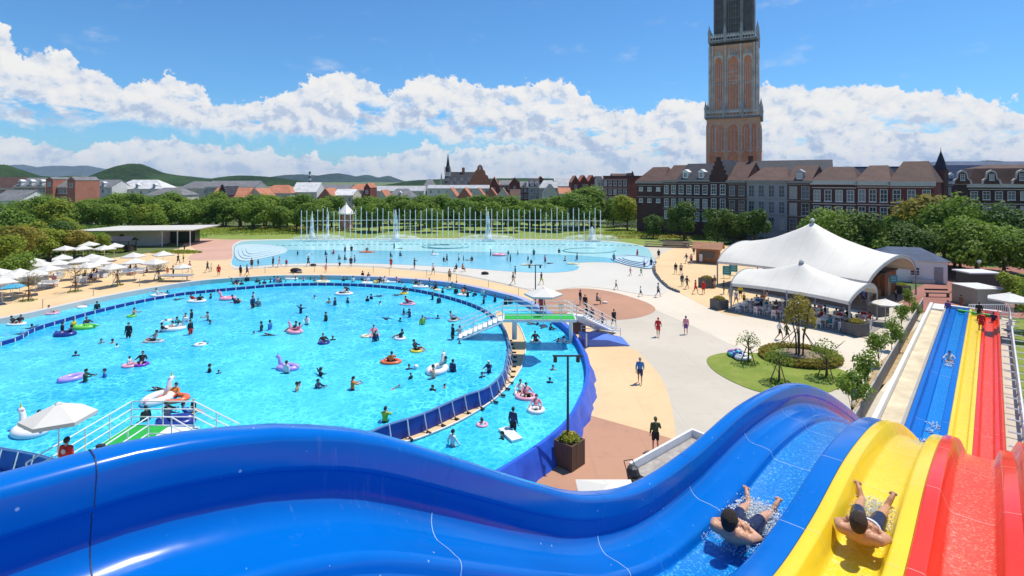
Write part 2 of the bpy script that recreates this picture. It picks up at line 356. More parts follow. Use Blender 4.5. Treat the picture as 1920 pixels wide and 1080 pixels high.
sheet('river_pool_water', outer, ZW, M_river)
sheet('pool_walkway', walk, .80, M_tan)
sheet('round_pool_water', vcol(inner, -.12), ZI, M_pool)
def strip(mb, poly, prof):
    n = len(poly); rs = []
    offs = [vcol(poly, o) for o, z in prof]
    for i in range(n): rs.append([(offs[j][i].x, offs[j][i].y, prof[j][1]) for j in range(len(prof))])
    return mb.rings(rs, close=True)
M_tarp = mat('blue_tarpaulin', (.015, .07, .50), .45, .25, 1.2, .6, 2.5, world=True, c2=(.03, .13, .72))
M_rim = mat('pool_rim', (.48, .50, .66), .5, .1, 1, world=True)
_t = NT(M_rim.node_tree); _p = M_rim.node_tree.nodes['Principled BSDF']; _s = _t.n('SeparateXYZ'); _t.l(_t.n('NewGeometry').outputs['Position'], _s.inputs[0])
_k = _t.m('MULTIPLY', _t.mr(_s.outputs[1], 44, 60), 1.0); _k2 = _t.mr(_s.outputs[0], -28, -14)
_far = _t.mix(_k2, (.62, .58, .54), (.40, .42, .62)); _t.l(_t.mix(_t.m('MAXIMUM', _k, _t.mr(_s.outputs[0], -24, -14, 1, 0)), (.02, .12, .62), _far), _p.inputs['Base Color'])
M_wsteel = mat('white_steel', (.80, .80, .80), .4, .05)
M_liner = mat('blue_liner', (.01, .04, .30), .4, .2, 1, world=True)
t = thing('river_pool_wall', 'blue tarpaulin covered outer wall of the lazy river pool with pale rim', 'pool wall', (0, 40, 0))
mb = MB(); P = outer; n = len(P); rs = []
pA = [(-.05, ZW-.3), (.0, ZR-.02), (.10, ZR-.02), (.14, ZR-.1), (.32, .65), (.50, .02), (.2, .0)]
offs = [vcol(P, o) for o, z in pA]
for i in range(n):
    q = .12*math.sin(i*2.3)+.10*math.sin(i*5.1+1)
    rs.append([(offs[j][i].x+(q if 3 < j < 6 else 0), offs[j][i].y-40+(q if 3 < j < 6 else 0), pA[j][1]) for j in range(7)])
mb.rings(rs, close=True); mb.build('tarpaulin', M_tarp, t, 40)
mb = MB(); o0 = [Vector((p.x, p.y-40, 0)) for p in outer]; oA, oB = vcol(o0, -.10), vcol(o0, .55)
rs = []
for a_, b_ in zip(oA, oB):
    k_ = min(1, max(0, (b_.y-1)/12)) if b_.x > -14 else 1; c_ = a_.lerp(b_, .22+.78*k_); z_ = ZR-.03*(1-k_)
    rs.append([(a_.x, a_.y, z_-.05), (a_.x, a_.y, z_), (c_.x, c_.y, z_), (c_.x, c_.y, z_-.05)])
mb.rings(rs, close=True); rim = mb.build('pool_rim', M_rim, t)
mb = MB(); strip(mb, [Vector((p.x, p.y-40, 0)) for p in outer], [(-.12, ZW-.2), (-.12, ZR-.06), (-.08, ZR-.06), (-.08, ZW-.2)]); mb.build('inner_lining', M_rim, t)
# the far rim is wide and mauve, the near one is just the tarpaulin's folded lip
me = rim.data
bm = bmesh.new(); bm.from_mesh(me)
for v in bm.verts:
    if v.co.x > -3 and v.co.y < 4: v.co.x -= 0
bm.to_mesh(me); bm.free()
t = thing('round_pool_wall', 'blue panelled frame wall with white posts round the big round pool', 'pool wall', (0, 40, 0))
inn0 = [Vector((p.x, p.y-40, 0)) for p in inner]
mb = MB(); strip(mb, inn0, [(-.06, ZI-.4), (-.06, ZT-.03), (.02, ZT-.03), (.10, .70), (.0, .70)]); mb.build('liner', M_liner, t)
mb = MB()
for zz, oo in ((ZT, -.02), (ZT-.02, .04)):
    q = vcol(inn0, oo); mb.tube([Vector((p.x, p.y, zz)) for p in q]+[Vector((q[0].x, q[0].y, zz))], .035, 5)
mb.build('top_rail', mat('rail_blue_grey', (.10, .20, .42), .4), t)
# posts every 0.95 m along the ring (one part: past a hundred of them)
def walk_ring(poly, step):
    acc = 0; out = []; n = len(poly)
    for i in range(n):
        a = Vector(poly[i]); b = Vector(poly[(i+1) % n]); L = (b-a).length; d = (b-a)/L if L else Vector()
        while acc < L: out.append((a+d*acc, d)); acc += step
        acc -= L
    return out
PR = walk_ring(inn0, 1.0); rest = MB(); cen0 = sum(inn0, Vector())/len(inn0)
PR.sort(key=lambda q: (Vector((q[0].x, q[0].y+40, 0))).length)
for i, (p, d) in enumerate(PR):
    nr = Vector((d.y, -d.x, 0)); nr = -nr if nr.dot(p-cen0) < 0 else nr
    m_ = MB() if i < 90 else rest
    e = .035 if i < 60 else .05
    m_.tube([p-nr*.08+Vector((0, 0, ZI-.25)), p-nr*.08+Vector((0, 0, ZT-.01))], e, 4)
    m_.tube([p+nr*.08+Vector((0, 0, ZT-.01)), p+nr*.34+Vector((0, 0, .82))], e, 4)
    if i < 90: m_.build('post', M_wsteel, t)
tag(rest.build('post', M_wsteel, t), kind='stuff')
# dark A-shaped feet on the walkway
wk = thing('walkway_kerb', 'white curved kerb between the tan walkway and the lazy river', 'kerb', (0, 40, 0))
mb = MB(); wpts = spline([G(x, y, .84) for x, y in walk_px[1:11]], 5, False)
mb.tube([p-Vector((0, 40, 0)) for p in wpts], .06, 5); mb.build('kerb', mat('kerb_white', (.66, .62, .58), .6), wk)
M_foot = mat('black_rubber', (.02, .018, .015), .7)
cnt = 0
BR = ['black triangular brace foot propping the round pool wall on the tan walkway']
for i, (p, d) in enumerate(PR):
    q = Vector((p.x, p.y+40, .82)); nr = Vector((d.y, -d.x, 0)); nr = -nr if nr.dot(p-cen0) < 0 else nr
    px = 960+1000*q.x/q.y; py = HZ+(H-.8)*1000/q.y
    if px > 735 and 640 < py < 870:
        mb = MB(); a = q+nr*.42; mb.tube([a+Vector((0, 0, .02)), q+nr*.12+Vector((0, 0, .30))], .035, 4)
        mb.box(tuple(q+nr*.46+Vector((0, 0, .05))), (.28, .13, .09), math.atan2(nr.y, nr.x))
        mb.build('brace_foot', M_foot, t).location = (0, -40, 0); cnt += 1
# ---------------------------------------------------------------- hills
def hills(name, D, pts, m, seed=0, rough=1.0, depth=1.0, kind='structure'):
    rnd = random.Random(seed); prof = spline([Vector((x, y, 0)) for x, y in pts], 14, False); mb = MB(); rows = []
    K = 7
    for k in range(K+1):
        t_ = k/K; row = []
        for i, p in enumerate(prof):
            d = D*(1+depth*.12*(t_-1)) ; hh = ZY(p.y, D)
            z = hh*(math.sin(t_*math.pi/2))+ (rnd.uniform(-1, 1)*rough*hh*.02 if 0 < k else -hh*0-5)
            row.append(((p.x-960)*D/F, d, z))
        rows.append(row)
    nn = len(prof); vs = [q for r in rows for q in r]; fs = []
    back = len(vs); vs += [(q[0], q[1]+D*.15, -5) for q in rows[-1]]
    for k in range(K+1):
        for i in range(nn-1):
            a = k*nn+i; b = (k+1)*nn+i if k < K else back+i
            fs.append((a, a+1, b+1, b))
    mb.add(vs, fs); return tag(mb.build(name, m, smooth=True), kind=kind)
def forest_mat(name, a, b, sc):
    m = bpy.data.materials.new(name); m.use_nodes = True; t = NT(m.node_tree); p = m.node_tree.nodes['Principled BSDF']
    v = t.n('NewGeometry').outputs['Position']
    vo = t.n('TexVoronoi'); t.l(v, vo.inputs['Vector']); vo.inputs['Scale'].default_value = sc
    x = t.mix(t.m('MULTIPLY', vo.outputs['Distance'], 1.2), b, a); x = t.mix(t.mr(t.noise(v, sc*.12, 5), .4, .65), x, tuple(q*1.5 for q in b))
    t.l(x, p.inputs['Base Color']); p.inputs['Roughness'].default_value = 1; p.inputs['Specular IOR Level'].default_value = .05
    bb = t.n('Bump'); bb.inputs['Strength'].default_value = 1; bb.inputs['Distance'].default_value = 3/sc*.1
    t.l(vo.outputs['Distance'], bb.inputs['Height']); t.l(bb.outputs[0], p.inputs['Normal']); return m
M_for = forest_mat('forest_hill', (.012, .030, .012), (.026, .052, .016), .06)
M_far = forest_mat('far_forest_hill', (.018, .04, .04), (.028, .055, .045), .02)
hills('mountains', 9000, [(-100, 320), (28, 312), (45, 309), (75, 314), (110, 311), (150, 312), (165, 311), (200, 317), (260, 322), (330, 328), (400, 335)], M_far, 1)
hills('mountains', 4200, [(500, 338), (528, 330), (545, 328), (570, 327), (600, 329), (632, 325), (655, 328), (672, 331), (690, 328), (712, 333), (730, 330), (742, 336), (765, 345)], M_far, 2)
hills('hill', 1400, [(150, 345), (190, 332), (215, 325), (235, 312), (255, 307), (275, 311), (295, 321), (330, 328), (370, 333), (400, 336), (430, 331), (460, 329), (520, 333), (600, 345)], M_for, 3)
hills('hill', 1100, [(-300, 300), (-100, 303), (0, 308), (30, 316), (60, 327), (110, 332), (150, 330), (200, 340)], M_for, 4)
hills('hill', 1600, [(740, 345), (770, 339), (800, 337), (860, 335), (1000, 334), (1100, 336), (1200, 332), (1300, 330), (1500, 322), (1700, 318), (1800, 310), (1850, 301), (1900, 308), (2000, 315), (2300, 330)], M_for, 5)
# ---------------------------------------------------------------- the three-lane slide
US, UN = Vector((.669, .743, 0)), Vector((.743, -.669, 0))
def SP(s, a, z): return US*s+UN*a+Vector((0, 0, z))
rim_pts = []
for x, y in [(0, 897), (80, 876), (130, 863), (200, 845), (300, 823), (400, 809), (480, 802), (560, 799), (700, 812), (850, 857), (1000, 905), (1100, 925), (1200, 907), (1300, 842), (1400, 757), (1480, 720), (1530, 727), (1570, 750), (1605, 780)]:
    t_ = 4500/(1860-x); rim_pts.append((-3.01+1.345*t_, H-(y-HZ)*t_/1000))
rim_pts = [(-5, 12.65), (-1, 12.66)]+rim_pts+[(24, 4.3), (27, 2.7), (30, 1.55), (33, 1.12), (36, 1.0), (42, .98), (74, .96)]
rz_ = spline([Vector((s, 0, z)) for s, z in rim_pts], 8, False)
def rimz(s):
    for i in range(len(rz_)-1):
        if rz_[i].x <= s <= rz_[i+1].x:
            k = (s-rz_[i].x)/max(1e-6, rz_[i+1].x-rz_[i].x); return rz_[i].z+(rz_[i+1].z-rz_[i].z)*k
    return rz_[-1].z if s > 0 else rz_[0].z
def arc(c, r, a0, a1, n=5): return [(c[0]+r*math.cos(R(a0+(a1-a0)*i/n)), c[1]+r*math.sin(R(a0+(a1-a0)*i/n))) for i in range(n+1)]
blue_sec = [(-3.47, -.62), (-3.46, -.10)]+arc((-3.40, -.07), .07, 180, 90, 4)+arc((-3.31, -.07), .07, 90, 5, 5)+[(-3.238, -.20), (-3.236, -.222), (-3.244, -.232), (-3.268, -.240), (-3.274, -.255), (-3.270, -.32)]+arc((-3.07, -.345), .20, 180, 258, 9)+[(-2.97, -.545), (-2.90, -.555)]+arc((-2.88, -.635), .08, 88, 8, 5)+[(-2.79, -.655)]+arc((-2.73, -.635), .06, 195, 265, 3)+[(-2.5, -.70), (-2.22, -.695)]+arc((-2.17, -.62), .07, 262, 335, 4)+[(-2.07, -.43)]+arc((-2.03, -.425), .05, 160, 95, 4)+[(-1.80, -.375), (-1.765, -.38), (-1.762, -.5)]
def lane_sec(a0, a1, w0=.17, w1=.20):
    return [(a0, -.5), (a0, -.395)]+arc((a0+.04, -.39), .04, 170, 95, 3)+arc((a0+w0-.03, -.40), .05, 85, 35, 3)+[(a0+w0+.07, -.52)]+arc((a0+w0+.16, -.545), .08, 200, 265, 4)+[((a0+a1)/2, -.632), (a1-w1-.12, -.628)]+arc((a1-w1-.11, -.565), .06, 275, 330, 4)+[(a1-w1, -.45)]+arc((a1-w1+.05, -.44), .05, 165, 95, 3)+[(a1-.04, -.39), (a1-.005, -.395), (a1-.003, -.5)]
yel_sec = lane_sec(-1.76, -.735); red_sec = lane_sec(-.733, .30, .18, .2)
red_sec = red_sec[:-3]+[(.29, -.365)]+arc((.42, -.20), .06, 120, 60, 3)+[(.52, -.24), (.54, -.6)]
red_sec = [p for p in red_sec]
def plastic(name, c, rough=.22):
    m = bpy.data.materials.new(name); m.use_nodes = True; t = NT(m.node_tree); p = m.node_tree.nodes['Principled BSDF']
    v = t.n('NewGeometry').outputs['Position']
    sx = t.vm('MULTIPLY', v, (1, 1, 1))
    n1 = t.noise(sx, .9, 5, .6); n2 = t.noise(t.vm('MULTIPLY', v, (5, 5, .5)), 1.6, 6, .7); sc = t.mr(t.noise(v, 30, 2, .8), .74, .80)
    x = t.mix(n1, tuple(q*.86 for q in c), tuple(min(1, q*1.1) for q in c))
    x = t.mix(t.m('MULTIPLY', t.mr(n2, .60, .80), .03), x, (.55, .65, .80))
    x = t.mix(t.m('MULTIPLY', sc, .30), x, (.7, .8, .9))
    sm = t.noise(t.vm('MULTIPLY', v, (9, 9, 1.1)), 2.2, 5, .7); gate = t.mr(t.noise(v, .55, 3, .6), .50, .68)
    x = t.mix(t.m('MULTIPLY', t.m('MULTIPLY', t.mr(sm, .56, .72), gate), .10), x, (.6, .7, .82))
    dr = t.n('TexVoronoi'); t.l(v, dr.inputs['Vector']); dr.inputs['Scale'].default_value = 5.5; x = t.mix(t.m('MULTIPLY', t.mr(dr.outputs['Distance'], .035, .06, 1, 0), .55), x, (.55, .7, .9))
    t.l(x, p.inputs['Base Color']); t.l(t.mr(n1, .3, .75, rough*.6, rough*1.3), p.inputs['Roughness'])
    p.inputs['Coat Weight'].default_value = .0; p.inputs['Specular IOR Level'].default_value = .3
    bb = t.n('Bump'); bb.inputs['Strength'].default_value = .06; bb.inputs['Distance'].default_value = .05
    t.l(t.noise(v, 3, 2, .5), bb.inputs['Height']); t.l(bb.outputs[0], p.inputs['Normal']); return m
M_blue = plastic('blue_fibreglass', (.0, .135, .54)); M_yel = plastic('yellow_fibreglass', (.86, .62, .03)); M_red = plastic('red_fibreglass', (.80, .040, .012))
def wet_mat(name, c, hi, sc=24, th=.52):
    m = bpy.data.materials.new(name); m.use_nodes = True; t = NT(m.node_tree); p = m.node_tree.nodes['Principled BSDF']
    v = t.n('NewGeometry').outputs['Position']
    n1 = t.noise(v, sc, 4, .75, dist=.6); n2 = t.noise(v, 2, 4, .6)
    x = t.mix(n2, tuple(q*.85 for q in c), tuple(min(1, q*1.15) for q in c))
    x = t.mix(t.m('MULTIPLY', t.mr(n1, th, th+.14), .8), x, hi)
    t.l(x, p.inputs['Base Color']); p.inputs['Roughness'].default_value = .12
    bb = t.n('Bump'); bb.inputs['Strength'].default_value = .7; bb.inputs['Distance'].default_value = .02
    t.l(n1, bb.inputs['Height']); t.l(bb.outputs[0], p.inputs['Normal']); return m
M_wblue = wet_mat('wet_blue_lane', (.0, .19, .64), (.12, .62, .95)); M_wyel = wet_mat('wet_yellow_lane', (.86, .62, .02), (.95, .78, .25)); M_wred = wet_mat('wet_red_lane', (.82, .065, .025), (.97, .40, .24))
slide = thing('water_slide', 'giant three lane water slide in blue, yellow and red with humps', 'water slide', tuple(SP(14, -1.5, 0)))
def sweep(sec, s0, s1, step, mats, name, floor=None, parent=slide, nudge=0, off=0, thr=-.60):
    mb = MB(); S_ = []; s = s0
    while s < s1: S_.append(s); s += step
    S_.append(s1); n = len(sec); vs = []; o = slide.location
    for s in S_:
        z = rimz(s); d = (rimz(s+.05)-rimz(s-.05))/.1; L = math.hypot(1, d)
        for a, dz in sec: vs.append(tuple(SP(s-dz*d/L, a, z+dz/L+off)-o))
    fs = []; mi = []
    for i in range(len(S_)-1):
        for j in range(n-1):
            fs.append((i*n+j, (i+1)*n+j, (i+1)*n+j+1, i*n+j+1))
            am = (sec[j][0]+sec[j+1][0])/2; dm = (sec[j][1]+sec[j+1][1])/2
            mi.append(1 if floor and floor[0] < am < floor[1] and dm < thr else 0)
    mb.v = vs; mb.f = fs; mb.mi = mi
    return mb.build(name, mats, parent, 50, fix=False)
lane_b = sweep(blue_sec, -4, 73, .25, [M_blue, M_wblue], 'blue_lane', (-2.78, -2.1), thr=-.67)
lane_y = sweep(yel_sec, -4, 73, .25, [M_yel, M_wyel], 'yellow_lane', (-1.6, -.9))
lane_r = sweep(red_sec, -4, 73, .25, [M_red, M_wred], 'red_lane', (-.5, .12))
# joints between the moulded sections
M_seam = mat('pale_sealant', (.42, .60, .80), .5); M_seamr = mat('pale_sealant_red', (.95, .45, .38), .5); M_sw = mat('wall_joint', (.0, .10, .42), .5); M_sd = mat('dark_joint', (.01, .03, .12), .6)
for s, c in ((.58, 'd'), (2.9, 0), (5.2, 0), (7.5, 0), (9.8, 0), (12.1, 0), (14.4, 0), (38, 0), (48, 0), (60, 0)):
    for sec, m_, par in ((blue_sec[1:22], M_sd if c else M_sw, lane_b), (blue_sec[21:], M_sd if c else M_seam, lane_b), (yel_sec[2:-2], mat('pale_sealant_yellow', (.9, .78, .35), .5), lane_y), (red_sec[2:-1], M_seamr, lane_r)):
        mb = MB(); z = rimz(s); d = (rimz(s+.05)-rimz(s-.05))/.1; L = math.hypot(1, d); w_ = .009 if s > 4 else .006
        nv_ = []
        for k in (0, 1):
            for a, dz in sec:
                e = .003; nv_.append(tuple(SP(s+(k-.5)*w_*(1.6 if s > 20 else 1)-(dz+e)*d/L, a, z+(dz+e)/L+(k-.5)*w_*d)-slide.location))
        n = len(sec); mb.add(nv_, [(j, j+1, n+j+1, n+j) for j in range(n-1)]); mb.build('joint', m_, par, fix=False)
# steel legs
for s in (2, 6.5, 11, 16, 21, 26):
    z = rimz(s)-1.25
    for a in (-3.2, -1.2, .4):
        MB().tube([SP(s, a, .0)-slide.location, SP(s, a, z)-slide.location], .11, 10).build('leg', M_wsteel, slide)
    MB().tube([SP(s, -3.3, z)-slide.location, SP(s, .5, z)-slide.location], .10, 8).build('crossbeam', M_wsteel, slide)
# end board of the run-out
MB().box(tuple(SP(73.3, -1.45, .35)-slide.location), (.5, 4.3, .75), math.atan2(.743, .669)).build('end_board', mat('white_board', (.72, .72, .72), .5), slide)
# ---------------------------------------------------------------- buildings
def brick_mat(name, c, sc=1.0):
    m = bpy.data.materials.new(name); m.use_nodes = True; t = NT(m.node_tree); p = m.node_tree.nodes['Principled BSDF']
    v = t.n('TexCoord').outputs['Object']; s = t.n('SeparateXYZ'); t.l(v, s.inputs[0])
    u = t.m('ADD', s.outputs[0], s.outputs[1])
    bt = t.n('TexBrick'); t.l(t.xyz(u, s.outputs[2]), bt.inputs['Vector']); bt.inputs['Scale'].default_value = 1/sc
    bt.inputs['Brick Width'].default_value = .9; bt.inputs['Row Height'].default_value = .28; bt.inputs['Mortar Size'].default_value = .03
    t.setin(bt.inputs['Color1'], tuple(q*.8 for q in c)); t.setin(bt.inputs['Color2'], tuple(min(1, q*1.2) for q in c)); t.setin(bt.inputs['Mortar'], tuple(min(1, q*1.35+.03) for q in c))
    x = t.mix(t.mr(t.noise(v, .25, 6, .7), .3, .75), bt.outputs[0], tuple(q*.75 for q in c))
    x = t.mix(t.m('MULTIPLY', t.noise(t.vm('MULTIPLY', v, (1, 1, .2)), 1.2, 4, .6), .3), x, tuple(q*.6 for q in c))
    t.l(x, p.inputs['Base Color']); p.inputs['Roughness'].default_value = .9; p.inputs['Specular IOR Level'].default_value = .2; return m
def tile_mat(name, c, step=.45):
    m = bpy.data.materials.new(name); m.use_nodes = True; t = NT(m.node_tree); p = m.node_tree.nodes['Principled BSDF']
    v = t.n('TexCoord').outputs['Object']; s = t.n('SeparateXYZ'); t.l(v, s.inputs[0])
    fr = t.m('FRACT', t.m('DIVIDE', s.outputs[2], step)); g = t.mr(fr, .0, .3, .72, 1)
    fx = t.m('FRACT', t.m('DIVIDE', t.m('ADD', s.outputs[0], s.outputs[1]), step*1.1)); g = t.m('MULTIPLY', g, t.mr(fx, 0, .25, .85, 1))
    x = t.mix(t.mr(t.noise(v, .5, 6, .7), .3, .7), tuple(q*.78 for q in c), tuple(min(1, q*1.2) for q in c))
    x = t.mix(g, tuple(q*.5 for q in c), x)
    t.l(x, p.inputs['Base Color']); p.inputs['Roughness'].default_value = .75; p.inputs['Specular IOR Level'].default_value = .25; return m
B_dark = brick_mat('dark_brick', (.085, .045, .042)); B_brown = brick_mat('brown_brick', (.13, .065, .052)); B_red = brick_mat('red_brick', (.20, .06, .048))
B_oran = brick_mat('orange_brick', (.40, .16, .085)); B_grey = mat('grey_render', (.33, .33, .34), .9, .15, .6, detail=8); B_cream = mat('cream_render', (.62, .55, .44), .9, .12, .6, detail=8)
B_white = mat('white_render', (.70, .69, .66), .85, .1, .6, detail=8); B_pinkb = brick_mat('pale_red_brick', (.46, .19, .13))
T_or = tile_mat('orange_tile', (.47, .19, .11)); T_br = tile_mat('brown_tile', (.12, .07, .058)); T_gr = tile_mat('grey_slate', (.19, .19, .20)); T_lg = tile_mat('light_grey_roofing', (.42, .43, .45)); T_wh = tile_mat('white_roofing', (.62, .62, .62)); T_bl = tile_mat('blue_slate', (.07, .10, .17)); T_dk = tile_mat('dark_slate', (.045, .047, .06)); T_rd = tile_mat('red_tile', (.10, .06, .05))
M_trim = mat('pale_stone_trim', (.60, .57, .50), .7, .1, 2); M_trimg = mat('weathered_stone_trim', (.30, .28, .26), .8, .25, 2)
M_glass = mat('window_glass', (.03, .04, .055), .08, .2, 2, spec=.6); _t = NT(M_glass.node_tree); _p = M_glass.node_tree.nodes['Principled BSDF']; _r = _t.n('ObjectInfo').outputs['Random']
_t.l(_t.ramp(_r, [(0, (.02, .03, .04)), (.45, (.05, .06, .075)), (.62, (.10, .12, .14)), (.80, (.30, .29, .26)), (1, (.45, .43, .38))]), _p.inputs['Base Color']); _t.l(_t.mr(_r, 0, 1, .05, .5), _p.inputs['Roughness'])
M_frame = mat('white_window_frame', (.72, .72, .70), .5, .06)
WIN = {}
def window_mesh(w_, h_, bars=True):
    """frame with bars (outside faces -Y), pane as its child"""
    key = (round(w_, 2), round(h_, 2), bars)
    if key in WIN: return WIN[key]
    mb = MB(); b = .11
    mb.box((-w_/2+b/2, 0, h_/2), (b, .16, h_)); mb.box((w_/2-b/2, 0, h_/2), (b, .16, h_))
    mb.box((0, 0, b/2), (w_-2*b, .16, b)); mb.box((0, 0, h_-b/2), (w_-2*b, .16, b))
    if bars:
        mb.box((0, .01, h_/2), (.06, .10, h_-2*b)); mb.box((0, .015, h_*.62), (w_-2*b, .09, .09)); mb.box((0, .02, h_*.3), (w_-2*b, .07, .05))
    mb.box((0, -.06, -.07), (w_+.2, .26, .12))
    f = mb.build('window', M_frame); p = MB().box((0, .05, h_/2), (w_-.1, .03, h_-.1)).build('pane', M_glass, f)
    me = (f.data, p.data); bpy.data.objects.remove(p); bpy.data.objects.remove(f); WIN[key] = me; return me
def add_window(parent, x, y, z, w_, h_, rz=0, bars=True, pane=True, fmat=None):
    me = window_mesh(w_, h_, bars)
    f = bpy.data.objects.new('window', me[0]); COL.objects.link(f); f.parent = parent; f.location = (x, y, z); f.rotation_euler = (0, 0, rz)
    if fmat:
        f.material_slots[0].link = 'OBJECT'; f.material_slots[0].material = fmat
    p = bpy.data.objects.new('pane', me[1]); COL.objects.link(p); p.parent = f
    return f
def house(p0, p1, depth, eave, ridge, wall, roof, label, cat='house', rows=(), ncol=3, ww=1.1, wh=1.9, kind='side', group=None, name='brick_house', trim=M_trim, chim=0, dormers=0, base=0.0, fr=None, hip=.25, gable_roof=None, storeband=True):
    """house whose front runs from p0 to p1 (left to right seen from the camera); roof kind side, hip, front, step, flat, mansard"""
    p0 = Vector((p0[0], p0[1], 0)); p1 = Vector((p1[0], p1[1], 0)); d = p1-p0; L = d.length; rz = math.atan2(d.y, d.x)
    t = thing(name, label, cat, (*((p0+p1)/2).xy, base), rz, group); h = L/2
    MB().box((0, depth/2, (eave)/2), (L, depth, eave)).build('wall', wall, t)
    r = MB(); oh = .35; z = eave; tk = .18
    if kind == 'side':
        r.rings([[(x, -oh, z), (x, depth/2, ridge), (x, depth+oh, z), (x, depth+oh, z-.02), (x, depth/2, ridge-.5), (x, -oh, z-.02)] for x in (-h-.05, h+.05)])
        g = MB().add([(-h+.02, 0, z), (-h+.02, depth, z), (-h+.02, depth/2, ridge-.25), (h-.02, 0, z), (h-.02, depth, z), (h-.02, depth/2, ridge-.25)], [(0, 1, 2), (3, 5, 4), (0, 3, 4, 1)]); g.build('gable', wall, t)
    elif kind == 'hip':
        k = min(depth/2, L*hip)
        r.add([(-h-oh, -oh, z), (h+oh, -oh, z), (h+oh, depth+oh, z), (-h-oh, depth+oh, z), (-h+k, depth/2, ridge), (h-k, depth/2, ridge)], [(0, 1, 5, 4), (1, 2, 5), (2, 3, 4, 5), (3, 0, 4), (0, 3, 2, 1)])
    elif kind in ('front', 'step'):
        r.rings([[(-h-.1, y, z), (0, y, ridge), (h+.1, y, z), (h+.1, y, z-.02), (0, y, ridge-.4), (-h-.1, y, z-.02)] for y in (-.02 if kind == 'front' else .3, depth)])
        if kind == 'front':
            MB().prism([(-h, 0), (h, 0), (0, 1)], 0, 1) ; g = MB().add([(-h, -.04, z), (h, -.04, z), (0, -.04, ridge-.15), (-h, .2, z), (h, .2, z), (0, .2, ridge-.15)], [(0, 1, 2), (3, 5, 4), (0, 2, 5, 3), (1, 4, 5, 2)]); g.build('gable', wall, t)
        else:
            g = MB(); n = 5; hh = (ridge+.6-z)/n
            for i in range(n): g.box((0, .15, z+hh*(i+.5)), (2*h*(1-i*.19), .32, hh))
            gg = g.build('gable', wall, t)
            g = MB()
            for i in range(n):
                wd = 2*h*(1-i*.19)
                for sg in (-1, 1): g.box((sg*(wd/2-wd*.045), .15, z+hh*(i+1)+.06), (wd*.1, .42, .12))
            g.build('coping', trim, gg)
    elif kind == 'mansard':
        k = 1.6; zm = eave+(ridge-eave)*.8
        r.rings([[(-h-oh, -oh, z), (h+oh, -oh, z), (h+oh, depth+oh, z), (-h-oh, depth+oh, z)], [(-h+k, k, zm), (h-k, k, zm), (h-k, depth-k, zm), (-h+k, depth-k, zm)], [(-h+3.2*k, 3.2*k, ridge), (h-3.2*k, 3.2*k, ridge), (h-3.2*k, depth-3.2*k, ridge), (-h+3.2*k, depth-3.2*k, ridge)]])
    else:
        r.box((0, depth/2, z+.2), (L+.3, depth+.3, .4))
    rf = r.build('roof', roof, t)
    if kind in ('side', 'hip', 'mansard'):
        MB().box((0, -.22, eave-.28), (L+.5, .45, .5 if trim is M_trimg or p0.y > 170 else .85)).build('cornice', trim, t)
    for i in range(chim):
        cx = -h+L*(i+.5)/chim+.8; c = MB().box((cx, depth/2+.5, ridge+.3), (.9, .9, 2.0)).box((cx, depth/2+.5, ridge+1.38), (1.1, 1.1, .18)); c.build('chimney', wall, rf)
    for i in range(dormers):
        dx = -h+L*(i+.5)/dormers; dz = eave+.25; m2 = MB().box((dx, .9, dz+.8), (1.3, 1.6, 1.6))
        m2.rings([[(dx-.9, y, dz+1.6), (dx, y, dz+2.3), (dx+.9, y, dz+1.6)] for y in (-.05, 1.9)]); dm = m2.build('dormer', M_frame if fr is None else fr, rf)
        pn = MB().box((dx, .07, dz+.85), (.8, .06, 1.1)).build('pane', M_glass, dm) if False else None
        add_window(t, dx, .06, dz+.25, .95, 1.2)
    for z0 in rows:
        for i in range(ncol):
            x = -h+L*(i+.5)/ncol; add_window(t, x, -.05, z0, ww, wh, fmat=fr)
    if storeband and len(rows) > 1:
        for z0 in rows: MB().box((0, -.03, z0+wh+.45), (L-.1, .08, .16)).build('string_course', trim, t)
    return t
